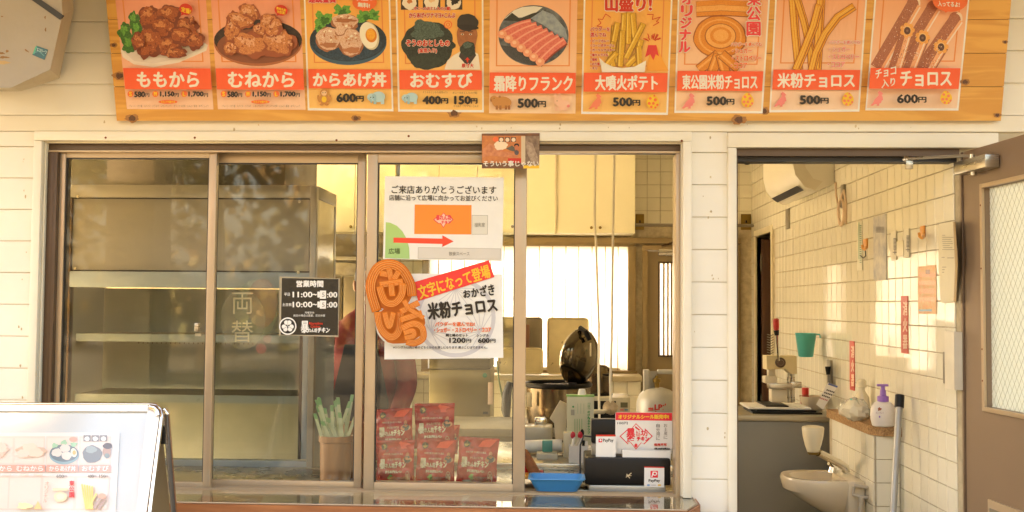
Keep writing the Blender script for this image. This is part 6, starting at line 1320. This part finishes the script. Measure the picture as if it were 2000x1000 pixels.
b = MB(); rbox(b, 1090, 776, 1231, 840, YM-.1, .32, mat('microwave_white', (.56, .52, .40), .4), .006); b.build('microwave_case', mw); b = MB(); rbox(b, 1150, 783, 1203, 834, YM-.104, .004, M_blackp); b.build('microwave_door', mw)
b = MB(); rbox(b, 1212, 786, 1226, 796, YM-.103, .003, mat('display', (.12, .11, .06), .2)); b.build('display', mw); b = MB(); rbox(b, 1211, 799, 1218, 802, YM-.103, .003, ink((.6, .2, .2))); rbox(b, 1220, 799, 1227, 802, YM-.103, .003, ink((.2, .35, .5))); b.build('buttons', mw)
gc = empty('gas_cylinder', W3(1283, 860, 6.6), 'grey gas cylinder with red lettering at the back right of the hatch', 'gas cylinder')
M_gas = mat('cylinder_grey', (.46, .44, .38), .4, .1, .08, 3); c_ = W3(1284, 860, 6.6); h0 = W3(1284, 805, 6.6).z-c_.z; h1 = W3(1284, 764, 6.6).z-c_.z; rr = 41*6.6/F
MB().lathe(c_, [(rr*.9, -.6), (rr, -.55), (rr, h0), (rr*.98, h1-.06), (rr*.86, h1-.02), (rr*.6, h1+.01), (rr*.25, h1+.022), (0, h1+.024)], M_gas, 28).build('cylinder_body', gc)
col = MB(); 
for k in range(9):
    a = pi*.55+k*pi*.11; col.box(c_.x-.01, c_.x+.01, c_.y-.003, c_.y+.003, 0, 0, M_gas) if False else None
x, z = c_.x, c_.z+h1
col.box(x-.085, x-.05, c_.y-.03, c_.y+.03, z, z+.13, M_gas, .004).box(x-.0, x+.095, c_.y-.03, c_.y+.04, z+.105, z+.13, M_gas, .004).box(x-.05, x-.0, c_.y+.025, c_.y+.03, z, z+.12, M_gas)
col.build('valve_guard', gc); MB().lathe((x-.005, c_.y-.01, z+.02), [(.016, 0), (.016, .03), (.024, .035), (.024, .055), (.012, .06), (.01, .075), (0, .076)], M_brass, 14).build('valve', gc)
def cyl(px, py, off):
    yd = 6.6-math.sqrt(max(1e-4, (rr+off)**2-(W3(px, py, 6.6).x-c_.x)**2)); yd = yd if yd == yd else 6.4; return W3(px, py, yd)
pr = Print(cyl, gc, start=.001).part('lettering'); pr.text('LPガス', 1279, 788, 1322, 801, R_, .8); pr.text('燃', 1266, 796, 1276, 803, R_, .3); pr.rect(1279, 803, 1318, 804.5, R_); pr.flush()
# ledge, trays and tiles under the frosted window
lz2 = bz(733, 1100, 7.95); ld = empty('window_ledge', (0, YB-.17, lz2), 'pale ledge under the frosted window that carries baking trays', 'ledge')
MB().box(bxx(740), bxx(1248), YB-.35, YB-.008, lz2-.04, lz2, mat('ledge_cream', (.56, .48, .32), .45), .004).build('ledge_board', ld); MB().box(bxx(740), bxx(1246), YB-.31, YB-.009, .02, lz2-.041, M_grout).build('ledge_core', ld)
i = 0
x = bxx(1246)-.1
while x > bxx(760):
    for k in range(5):
        o = bpy.data.objects.new('tile', tb); COL.objects.link(o); o.parent = ld; o.location = Vector((x, YB-.311, lz2-.041-.1*(k+1)))-WL[ld.name]
    x -= .1
def tray(x0, y0, x1, y1, yd, lab, m=None, dep=.02):
    X0, X1, Z0, Z1 = rect(x0, y0, x1, y1, yd); y = yd-D; t = empty('baking_tray', ((X0+X1)/2, y, Z0), lab, 'tray', 'baking trays leaning at the frosted window')
    m = m or mat('tray_steel', '#d8c79a', .3, .45, .15, 6, .15, 9); c = lambda dx, dz: [(X0+dx, 0, Z0+dz), (X1-dx, 0, Z0+dz), (X1-dx, 0, Z1-dz), (X0+dx, 0, Z1-dz)]
    def rr_(ins, yy, r=.03, n=5):
        o = []
        for qx, qz, a0 in ((X1-ins-r, Z0+ins+r, -pi/2), (X1-ins-r, Z1-ins-r, 0), (X0+ins+r, Z1-ins-r, pi/2), (X0+ins+r, Z0+ins+r, pi)):
            for k in range(n): a = a0+pi/2*k/(n-1); o.append(Vector((qx+r*cos(a), yy, qz+r*sin(a))))
        return o
    n = 20; rs_ = [rr_(0, y+.004), rr_(0.002, y), rr_(.008, y), rr_(.012, y+.012, .022), rr_(.014, y+.013, .02)]
    b = MB(); b.add([v for r in rs_ for v in r], [(i*n+k, i*n+(k+1) % n, (i+1)*n+(k+1) % n, (i+1)*n+k) for i in range(4) for k in range(n)], m, False); b.build('tray_rim', t)
    b = MB(); pl_ = rr_(.0142, y+.013, .02); b.add(pl_, [tuple(range(n))], m); b.build('tray_face', t); b = MB(); pl_ = rr_(.002, y+.0145, .03); b.add(pl_, [tuple(range(n))], M_alud); b.build('tray_back', t)
tray(1068, 620, 1150, 732, 7.95, 'upright steel baking tray behind the open rice cooker lid'); tray(975, 619, 1060, 700, 8.05, 'darker upright tray partly behind the small tray', mat('tray_dark', '#8c8068', .35, .5))
tray(972, 679, 1061, 731, 7.9, 'small low steel tray left of the tall one')
onb(1025, 634, 1034, 680, 8.02, .01, mat('paddle_brown', (.22, .10, .06), .5), 'paddle', 'small brown paddle on the darker upright tray', 'paddle', .003)
# steel ice maker, tiles and hoses at the left behind the third pane
ic = empty('ice_maker', W3(898, 850, 7.0), 'olive steel ice maker with a round badge behind the snack bags', 'ice maker')
M_ice = mat('ice_maker_steel', '#7f765a', .35, .6, .08, 2); M_ice2 = mat('ice_maker_top', '#4c4532', .4, .5)
b = MB(); rbox(b, 838, 722, 957, 842, 7.0, .45, M_ice, .005); b.build('front_panel', ic); b = MB(); rbox(b, 838, 700, 957, 721, 7.0, .45, M_ice2, .004); b.build('top_panel', ic); b = MB(); rbox(b, 838, 842.5, 957, 862, 7.01, .44, M_blackp, .004); b.build('grille', ic)
c_ = W3(947, 733, 7.0); MB().lathe((c_.x, c_.y-.001, c_.z), [(.015, 0), (.015, -.003), (0, -.004)], mat('badge_green', (.03, .16, .10), .3), 14, 'Y').build('round_badge', ic); b = MB(); rbox(b, 943, 804, 953, 809, 6.995, .005, M_blackp); b.build('name_plate', ic)
MB().tube([W3(971, 705, 6.9), W3(974, 740, 6.9), W3(981, 775, 6.9), W3(985, 800, 6.9)], .006, mat('hose_green', (.10, .16, .08), .4), 7).build('green_hose', label='thin dark green hose hanging right of the ice maker', cat='hose')
MB().tube([W3(996, 746, 6.8), W3(990, 768, 6.8), W3(988, 800, 6.8), W3(990, 818, 6.8)], [.02, .03, .032, .02], M_black, 10).build('black_glove', label='long black glove hung right of the ice maker', cat='glove')
onb(953, 747, 963, 790, 6.9, .01, mat('pink_label', (.60, .46, .40), .5), 'paper_label', 'pinkish paper label hanging beside the ice maker', 'label', .001)
MB().tube([W3(789, 600, 6.5), W3(789, 793, 6.5)], .010, mat('blue_pipe', (.06, .10, .16), .4), 8).build('blue_pipe', label='thin dark blue pipe running down the left kitchen tiles', cat='pipe')
MB().tube([W3(799, 740, 6.4), W3(801, 770, 6.4), W3(804, 800, 6.4)], .004, M_white, 6).build('white_cable', label='thin white cable beside the blue pipe', cat='cable')
b = MB(); rbox(b, 742, 690, 792, 880, 7.95, .2, M_sc, .003); b.build('steel_cabinet', label='plain steel cabinet at the left of the kitchen back wall', cat='cabinet')
vh = empty('vent_hood', W3(650, 560, 7.5), 'dull brown vent hood under the short cupboard', 'hood')
b = MB(); pts = [W3(x, y, 7.5) for x, y in ((545, 457), (748, 457), (748, 500), (700, 512), (545, 500))]; b.prism(pts, (0, .5, 0), mat('vent_steel', '#5c5340', .4, .5)); b.build('hood_canopy', vh); b = MB(); rbox(b, 545, 501, 748, 508, 7.48, .5, M_steelm, .003); b.build('hood_lip', vh)
tf = empty('tall_fridge', W3(690, 900, 7.4), 'tall dull steel fridge behind the worker', 'fridge')
for x0, x1, y0, y1 in ((560, 668, 540, 690), (670, 752, 540, 690), (560, 668, 694, 880), (670, 752, 694, 880)): b = MB(); rbox(b, x0, y0, x1, y1, 7.4, .03, mat('fridge_steel', '#6f6654', .35, .5), .006); b.build('fridge_door', tf)
b = MB(); rbox(b, 558, 536, 754, 900, 7.44, .5, M_steelm, .004); b.build('fridge_body', tf)
# strings hanging from the ceiling
for i, xs_ in enumerate((((1163, 300), (1161, 420), (1164, 470), (1167, 560), (1170, 640), (1169, 730), (1171, 835)), ((1200, 300), (1197, 470), (1196, 560), (1195, 660), (1192, 740), (1193, 790)))):
    MB().tube([W3(x, y, 5.6-.3*i) for x, y in xs_], .007, mat('string_cream', (.84, .78, .62), .6), 6).build('hanging_cord', label=('left one' if i == 0 else 'right one')+' of the two pale cords hanging in the open hatch', cat='cord', group='pale cords hanging in the hatch')
b = MB(); p = W3(1192, 796, 5.3); b.ball(p, .035, .02, .03, mat('cord_knot', (.60, .46, .28), .7, 0, .3, 40, .6, 60), 12, .25, 3).tube([p, W3(1178, 804, 5.3), W3(1160, 804, 5.3)], .012, M_ivory, 7); b.build('cord_bundle', label='knotted bundle at the end of the right hanging cord', cat='cord')
# ---------------------------------------------------------------- the worker behind the second and third panes
def skin_body(name, joints, edges, m, parent, sub=2):
    me = bpy.data.meshes.new(name); me.from_pydata([Vector(j[0])-WL[parent.name] for j in joints], edges, []); me.materials.append(m)
    o = bpy.data.objects.new(name, me); COL.objects.link(o); o.parent = parent; WL[o.name] = WL[parent.name]
    md = o.modifiers.new('skin', 'SKIN'); md.use_smooth_shade = True
    for v, j in zip(me.skin_vertices[0].data, joints): v.radius = (j[1], j[2] if len(j) > 2 else j[1])
    me.skin_vertices[0].data[0].use_root = True
    s = o.modifiers.new('sub', 'SUBSURF'); s.levels = s.render_levels = sub; return o
YW = 5.35; w0 = W3(712, 760, YW); wx, wy = w0.x, w0.y; zsu = W3(712, 632, YW).z
pe_ = empty('person', (wx, wy, .02), 'worker in dark red shirt and black apron standing behind the window stiles', 'person')
M_skin = mat('skin', (.42, .20, .11), .5); M_shirt = mat('shirt_red', (.22, .012, .012), .75, 0, .2, 14, .2, 60); M_apr = mat('apron_black', (.02, .02, .022), .7); M_hair = mat('hair', (.015, .010, .008), .6)
P3 = lambda x, y, z: (wx+x, wy+y, z)
body = skin_body('body', [(P3(0, 0, .92), .17, .13), (P3(0, 0, 1.12), .175, .12), (P3(0, 0, 1.30), .19, .12), (P3(0, .0, zsu-.03), .12, .09), (P3(.01, -.01, zsu+.06), .055), (P3(.02, -.02, zsu+.11), .055),
    (P3(.18, 0, zsu-.06), .065), (P3(.22, -.02, zsu-.30), .055), (P3(.19, -.18, zsu-.44), .045), (P3(.15, -.26, zsu-.45), .035),
    (P3(-.18, 0, zsu-.06), .065), (P3(-.22, -.02, zsu-.30), .055), (P3(-.19, -.18, zsu-.44), .045), (P3(-.13, -.26, zsu-.45), .035),
    (P3(.09, 0, .80), .10), (P3(.10, .01, .45), .07), (P3(.10, 0, .08), .05), (P3(-.09, 0, .80), .10), (P3(-.10, .01, .45), .07), (P3(-.10, 0, .08), .05)],
    [(0, 1), (1, 2), (2, 3), (3, 4), (4, 5), (3, 6), (6, 7), (7, 8), (8, 9), (3, 10), (10, 11), (11, 12), (12, 13), (0, 14), (14, 15), (15, 16), (0, 17), (17, 18), (18, 19)], M_shirt, pe_)
hd = MB(); hc = Vector(P3(.03, -.02, zsu+.20)); hd.ball(hc, .075, .095, .115, M_skin, 20).ball(hc+Vector((.085, -.01, -.01)), .012, .02, .03, M_skin).ball(hc+Vector((-.078, -.01, -.01)), .012, .02, .03, M_skin).ball(hc+Vector((.0, -.095, -.015)), .013, .02, .022, M_skin).box(hc.x-.025, hc.x+.025, hc.y-.092, hc.y-.08, hc.z-.062, hc.z-.054, mat('lips', (.30, .09, .07), .5), .003)
for s in (-.03, .03): hd.ball(hc+Vector((s, -.083, .01)), .014, .008, .008, M_white).ball(hc+Vector((s, -.089, .01)), .006, .004, .006, M_black)
head = hd.build('head', pe_); MB().ball(hc+Vector((0, .015, .03)), .086, .098, .105, M_hair, 20, .02).build('hair', pe_)
MB().prism([P3(-.13, -.125, .55), P3(.13, -.125, .55), P3(.14, -.125, 1.12), P3(.08, -.118, zsu-.10), P3(-.08, -.118, zsu-.10), P3(-.14, -.125, 1.12)], (0, .004, 0), M_apr).build('apron', pe_)
for sgn in (1, -1):
    c0 = Vector(P3(.15 if sgn > 0 else -.13, -.27, zsu-.45)); hm = MB().ball(c0+Vector((0, -.03, 0)), .028, .045, .014, M_skin, 12)
    for f in range(4): hm.tube([c0+Vector((-.021+.014*f, -.055, 0)), c0+Vector((-.022+.0145*f, -.085-(.006 if f in (1, 2) else 0), -.006)), c0+Vector((-.022+.0145*f, -.108-(.010 if f in (1, 2) else 0), -.022))], [.0085, .008, .006], M_skin, 7)
    hm.tube([c0+Vector((-.024*sgn, -.015, 0)), c0+Vector((-.042*sgn, -.045, -.004)), c0+Vector((-.040*sgn, -.068, -.012))], [.010, .009, .007], M_skin, 7); hm.build('hand', pe_)

# ================================================================== speaker under the eave, top left
spk = empty('wall_speaker', PY(60, 178, D-.3), 'big weathered beige loudspeaker at the top left corner with a teal sticker', 'speaker')
M_spk = mat('speaker_beige', (.36, .32, .26), .5, 0, .08, 4, .05, 60); M_spe = mat('speaker_edge', (.52, .42, .27), .45, 0, .1, 5)
YF, YQ = D-.34, D-.02
front = [(-60, 172), (22, 171), (98, 136), (122, 28), (118, -60), (-60, -60)]; backp = [(-60, 179), (42, 178), (116, 153), (144, 18), (140, -60), (-60, -60)]
fv = [PY(x, y, YF) for x, y in front]; bv = [PY(x, y, YQ-.12) for x, y in backp]; wv = [PY(x*.985+0, y*.985, YQ) for x, y in backp]
n = 6; b = MB(); b.add(fv, [tuple(range(n))], M_spk); b.build('speaker_face', spk)
b = MB(); b.add(fv+bv, [(i, (i+1) % n, (i+1) % n+n, i+n) for i in range(n)], M_spe); b.add(bv+wv, [(i, (i+1) % n, (i+1) % n+n, i+n) for i in range(n)], M_spe); b.build('speaker_shell', spk)
sf = sheet_surf((0, YF-D, 0), (0, -1, 0)); pr = Print(sf, spk, start=.0006).part('rust_marks')
M_rs = mat('rust_stain', (.30, .15, .05), .7, 0, .3, 60)
for x, y, rx, ry, s in ((8, 112, 10, 2.2, 1), (3, 104, 6, 2, 2), (14, 100, 3, 2.6, 3), (6, 122, 12, 3.5, 4), (88, 34, 1.4, 3, 5), (89, 58, 1.4, 4, 6), (52, 99, 5, 1.4, 7), (4, 32, 2, 1.2, 8)): pr.blob(x, y, rx, ry, M_rs if s != 4 else mat('rust_pale', (.50, .34, .16), .6), .3, s, 18, .6 if s == 7 else 0)
pr.part('teal_sticker').quad([(71, 89), (94, 97), (87, 117), (63, 107)], ink((.03, .13, .17))); pr.quad([(69, 91.5), (73, 90), (67, 106), (64, 105)], ink((.05, .40, .26))); pr.text('エコリーフ', 72, 93, 91, 99, ink((.45, .62, .60)), .2, slope=.35); pr.line([(66, 103), (76, 100), (86, 109)], 1.4, ink((.10, .32, .34))); pr.flush()
b = MB(); a0, a1 = PY(60, -8, YF-.004), PY(120, 34, YF-.004); dd = (a1-a0); nn = Vector((dd.z, 0, -dd.x)).normalized()*.010
b.prism([a0-nn, a1-nn, a1+nn, a0+nn], (0, .01, 0), mat('speaker_slot', (.03, .035, .04), .5)); b.build('dark_slot', spk)

# ================================================================== A-board, bottom left
ab = empty('a_board', (-1.5, -1.0, 0), 'white metal A-board sign with a printed menu sheet, bottom left', 'sign board')
YA = 3.28; A0 = PY(302, 812, YA); A1 = PY(276, 1000, YA-.105)
FN = None
ea = (A1-A0); ex = Vector((1, 0, 0)); FN = ex.cross(ea).normalized(); FN = FN if FN.y < 0 else -FN
asf = sheet_surf(A0, FN)
M_abw = mat('aboard_frame', (.80, .79, .76), .25, .15, .04); M_abp = mat('aboard_panel', (.60, .64, .65), .16, 0, .05, 3)
def aprism(pts, off, th, m, name, par=ab, bev=None):
    a = [asf(x, y, off) for x, y in pts]; return MB().prism(a, FN*th, m).build(name, par)
aprism([(-40, 806), (291, 807), (268, 1080), (-60, 1080)], -.012, .010, M_abp, 'display_panel')
aprism([(-40, 790), (294, 791), (293, 807), (-40, 806)], -.014, .022, M_abw, 'top_rail'); aprism([(294, 791), (304, 792), (313, 800), (316, 812), (280, 1080), (262, 1080), (292, 808)], -.014, .020, M_abw, 'side_rail')
MB().tube([asf(x, y, .004) for x, y in ((-40, 789), (296, 790), (306, 792), (314, 799), (317, 812), (300, 940), (283, 1080))], .0055, M_chrome, 10).build('chrome_edge', ab)
cp = MB(); cp.tube([asf(x, y, .010) for x, y in ((293, 795), (303, 797), (309, 804), (310, 812))], .010, M_chrome, 10); cp.build('corner_cap', ab)
B0, B1 = PY(322, 806, YA+.07), PY(343, 1040, YA+.30)
MB().tube([B0+Vector((-.004, 0, .010)), B0+Vector((.004, 0, 0)), B1], .011, M_chrome, 10).build('rear_leg', ab); 
bv_ = B1-B0; MB().add([B0+Vector((-.8, 0, 0)), B0+Vector((-.012, 0, -.01)), B1+Vector((-.012, 0, 0)), B1+Vector((-.8, 0, 0))], [(0, 1, 2, 3)], mat('rear_panel', '#8f8168', .5)).build('rear_panel', ab)
MB().tube([B0+Vector((-.005, -.03, 0)), B0+Vector((-.005, .0, .0))], .012, M_chrome, 10).build('hinge_bar', ab); b = MB(); q = asf(318, 845, -.02); b.box(q.x-.012, q.x+.006, q.y, q.y+.012, q.z-.035, q.z+.02, M_blackp, .002); b.build('hinge_plate', ab)
# the menu sheet behind the A-board's clear cover, inks paled to imitate glare
sh = empty('menu_sheet', asf(110, 1000, 0), 'menu sheet with small food pictures inside the A-board, glare painted into its pale print', 'menu')
aq = [(-60, 845), (234, 845), (222, 1080), (-75, 1080)]
a = [asf(x, y, .0005) for x, y in aq]; MB().prism(a, FN*.0012, mat('pale_paper', (.80, .77, .73), .35)).build('paper_sheet', sh)
pr = Print(asf, sh, start=.0020).part('printed_pictures'); PKL = ink((.84, .66, .58)); BL = ink((.86, .42, .34)); LBL = ink((.84, .58, .50))
for i, x in enumerate((-34, 26, 90, 155)):
    w_ = 62; pr.quad([(x, 852), (x+w_, 852), (x+w_-1, 908), (x-1, 908)], PKL); pr.quad([(x+3, 856), (x+w_-3, 856), (x+w_-4, 904), (x+2, 904)], ink((.84, .71, .63)))
for i, x in enumerate((-45, 17, 82, 148)):
    w_ = 66; pr.quad([(x, 930), (x+w_, 930), (x+w_-3, 996), (x-3, 996)], PKL); pr.quad([(x+3, 933), (x+w_-3, 933), (x+w_-6, 993), (x, 993)], ink((.84, .73, .65)))
pr.ell(125, 888, 29, 19, ink((.28, .44, .50)), 26); pr.ell(125, 885, 28, 17, ink((.18, .24, .28)), 26)
for x, y in ((111, 884), (127, 875), (130, 890)): pr.blob(x, y, 10, 8, ink((.80, .70, .64)), .08, x)
pr.ell(144, 884, 6, 9, ink((.82, .78, .66)), 14, -.2); pr.ell(145, 884, 3.4, 4.5, ink((.80, .46, .18)), 12)
for x, y in ((107, 870), (125, 864), (144, 868)): pr.blob(x, y, 6, 4.5, ink((.38, .64, .44)), .3, x, 18)
pr.ell(143, 858, 8, 5, BL, 16); pr.blob(180, 887, 19, 17, ink((.22, .24, .25)), .05, 3); pr.blob(178, 878, 11, 7, ink((.36, .42, .42)), .1, 4); pr.blob(209, 882, 8, 13, ink((.50, .32, .26)), .04, 5); pr.blob(210, 871, 9, 6, ink((.12, .10, .10)), .05, 6); pr.blob(209, 890, 5, 5, ink((.24, .30, .30)), .05, 7)
for x in (170, 186, 202): pr.rect(x-7, 850, x+7, 862, ink((.26, .25, .24))); pr.blob(x, 857, 5, 4.5, WH, .05, x)
for x, y, rx, ry, c1 in ((60, 882, 30, 12, (.70, .50, .38)), (58, 874, 14, 9, (.84, .68, .56)), (70, 884, 14, 9, (.84, .66, .54)), (45, 886, 12, 8, (.84, .68, .58)), (-10, 880, 26, 14, (.80, .56, .46)), (0, 874, 14, 10, (.84, .66, .56))): pr.blob(x, y, rx, ry, ink(c1), .12, int(x))
for x, t in ((-34, 'ももから'), (27, 'むねから'), (91, 'からあげ丼'), (155, 'おむすび')): pr.quad([(x, 908), (x+61, 908), (x+61, 922), (x-1, 922)], BL)
pr.part('lettering')
for x, t in ((-34, 'ももから'), (27, 'むねから'), (91, 'からあげ丼'), (155, 'おむすび')): pr.text(t, x+5, 910, x+57, 920, WH, .5)
yen(pr, '600', 110, 131, 933, ink((.3, .27, .25)), 6, .3); yen(pr, '400', 171, 188, 933, ink((.3, .27, .25)), 6, .3); yen(pr, '150', 194, 211, 933, ink((.3, .27, .25)), 6, .3)
for x in (-26, 4, 38, 66): pr.rect(x, 926, x+18, 928.5, LBL)
pr.vtext('東公園', 140, 938, 972, 9, PK, .4); pr.vtext('オリジナル', 92, 940, 982, 7, BL, .2, dx=-1)
pr.part('printed_churros')
for k in range(5): pr.line([(160+k*5, 946+k), (168+k*3, 994)], 3.4, ink((.86, .60, .24)))
pr.line([(188, 964), (172, 994)], 3.6, ink((.86, .62, .26))); pr.ell(199, 969, 8, 5.5, BL, 16); pr.line([(204, 976), (192, 994)], 5, ink((.46, .34, .32))); pr.line([(196, 974), (184, 992)], 5, ink((.5, .38, .36)))
pr.blob(118, 970, 13, 10, ink((.86, .62, .44)), .04, 3); pr.ell(118, 970, 8, 6, ink((.86, .70, .54)), 16); pr.line([(104, 956), (132, 956)], 5, ink((.86, .62, .44))); pr.blob(48, 988, 14, 6, ink((.80, .70, .40)), .2, 4); pr.poly([(66, 994), (74, 978), (82, 994)], ink((.86, .52, .26))); pr.flush()
MB().add([asf(x, y, .0075) for x, y in ((-40, 806.5), (291, 807), (268, 1080), (-60, 1080))], [(0, 1, 2, 3)], glass('cover_sheet', (.97, .97, .97), .07, .10)).build('clear_cover', ab)

# menus laid under the counter's clear sheet
for i, (x0, x1, c1, lab) in enumerate(((396, 515, (.46, .20, .14), 'faded red menu print under the counter sheet, leftmost'), (600, 735, (.52, .47, .36), 'cream handwritten notice print under the counter sheet'), (742, 905, (.46, .20, .13), 'faded red menu print under the counter sheet below the snack bags'), (920, 1010, (.47, .24, .16), 'short faded red print under the counter sheet by the middle stile'), (1160, 1290, (.44, .22, .15), 'faded red print under the counter sheet below the cash drawer'))):
    zz_ = cz-.0038; q = [PZ(x0, 968, zz_), PZ(x1, 969, zz_), PZ(x1-8, 984, zz_), PZ(x0-16, 983, zz_)]
    MB().prism(q, (0, 0, .0003), mat('counter_print_%d' % i, c1, .5, 0, .3, 50)).build('counter_print', label=lab, cat='menu')

# ================================================================== what the panes mirror: the yard in front of the kiosk
M_bark = mat('bark', (.10, .07, .05), .9, 0, .3, 8); M_leafg = mat('leaf_green', (.10, .13, .03), .7, 0, .4, 1.2); M_leafo = mat('leaf_autumn', (.22, .11, .03), .7, 0, .4, 1.2)
CROWNS = {}
for i, (x, y, h, r_, m) in enumerate(((-7.6, -14, 5.2, 2.6, M_leafg), (-11.5, -18, 6.5, 3.4, M_leafo), (-3.0, -21, 7, 3.6, M_leafo), (3.5, -19, 6.5, 3.4, M_leafg), (-16, -12, 6, 3.2, M_leafg), (10, -20, 7, 3.5, M_leafo), (-8.5, -9.0, 6.6, 3.2, M_leafg), (-3.2, -9.6, 6.8, 3.3, M_leafo), (2.2, -9.2, 6.8, 3.3, M_leafg), (-5.8, -13.5, 7, 3.3, M_leafg), (0, -14, 7, 3.3, M_leafg), (7, -10, 6.8, 3.3, M_leafg))):
    t = empty('park_tree', (x, y, 0), ['green leaved tree mirrored in the first pane', 'tall orange leaved tree mirrored behind the green one', 'orange leaved tree mirrored in the second pane', 'green tree opposite the hatch', 'green tree at the far left of the yard', 'orange tree at the far right of the yard', 'near green tree left of the kiosk front', 'near orange tree before the panes', 'near green tree before the hatch', 'green tree in the second row, left', 'green tree in the second row, middle', 'near green tree right of the kiosk front'][i], 'tree', 'park trees across the yard')
    rd = random.Random(i); tk = MB(); tk.tube([(x, y, 0), (x+.1, y, h*.4), (x-.1, y+.1, h*.8)], [.2, .15, .06], M_bark, 8)
    for k in range(5): a = rd.random()*6.28; tk.tube([(x, y, h*(.35+.08*k)), (x+cos(a)*r_*.7, y+sin(a)*r_*.7, h*(.6+.08*k))], [.07, .02], M_bark, 6)
    tk.build('trunk', t)
    key = (i % 2, m.name)
    if key not in CROWNS:
        cr = MB(); vs = []; fs = []
        for _ in range(34):
            c_ = Vector((rd.gauss(0, 1.4), rd.gauss(0, 1.4), rd.gauss(0, .85))); dn_ = rd.uniform(.3, .55)
            for _ in range(260):
                p = c_+Vector((rd.gauss(0, dn_), rd.gauss(0, dn_), rd.gauss(0, dn_*.7))); u = Vector((rd.uniform(-1, 1), rd.uniform(-1, 1), rd.uniform(-1, 1))).normalized(); v = u.orthogonal().normalized(); s = rd.uniform(.03, .065); k0 = len(vs); vs += [p-u*s, p+v*s*.6, p+u*s, p-v*s*.6]; fs.append((k0, k0+1, k0+2, k0+3))
        cr.add(vs, fs, m); o = cr.build('crown', t, loc=(0, 0, 0)); CROWNS[key] = o.data
    else: o = bpy.data.objects.new('crown', CROWNS[key]); COL.objects.link(o); o.parent = t
    o.location = (0, 0, h*.80); o.scale = (r_/3.3,)*3; o.rotation_euler = (0, 0, i*1.3)
MB().box(-2.75, -2.45, -2.6, -2.3, 0, 3.11, M_door, .01).build('porch_post', label='square brown porch post mirrored in the first pane', cat='post')

wd = MB(); rd = random.Random(77); vs = []; fs = []
for _ in range(16000):
    x = rd.uniform(-42, 42); y = -29+rd.gauss(0, 1.2); z = rd.uniform(0, 1)**.8*(7.5+1.8*sin(x*.37)+1.1*sin(x*1.1))
    p = Vector((x, y, z)); u = Vector((rd.uniform(-1, 1), rd.uniform(-1, 1), rd.uniform(-1, 1))).normalized(); v = u.orthogonal().normalized(); s = rd.uniform(.18, .34); k0 = len(vs); vs += [p-u*s, p+v*s*.7, p+u*s, p-v*s*.7]; fs.append((k0, k0+1, k0+2, k0+3))
wd.add(vs, fs, mat('wood_foliage', (.11, .12, .035), .7, 0, .5, .5, col2=(.20, .10, .025))); wd.build('far_wood', kind='stuff')

x0, x1 = bxx(1150), bxx(1260); z1 = bz(655)  # box added outside to block light from the frosted window's lower right
MB().box(x0, x1, YB+.22, YB+.55, .0, z1, mat('shade_box_grey', (.30, .29, .27), .6), .01).build('window_shade_box', label='grey outdoor box added low behind the frosted window to shade it', cat='cabinet')
rm = empty('coin_ride', (-3.05, -5.1, 0), 'rounded dark grey coin ride mirrored low in the first and second panes', 'ride')
M_ride = mat('ride_grey', (.045, .055, .055), .25, 0, .1, 2)
MB().box(-3.75, -2.4, -5.5, -4.62, .12, 1.0, M_ride, .16, 5).build('ride_body', rm)
MB().box(-3.6, -2.55, -5.4, -4.7, 0, .119, M_black).build('ride_base', rm)
for x in (-3.5, -2.65): MB().lathe((x, -4.617, .62), [(.09, 0), (.09, .012), (.06, .03), (0, .036)], M_ivory, 18, 'Y').build('headlight', rm)
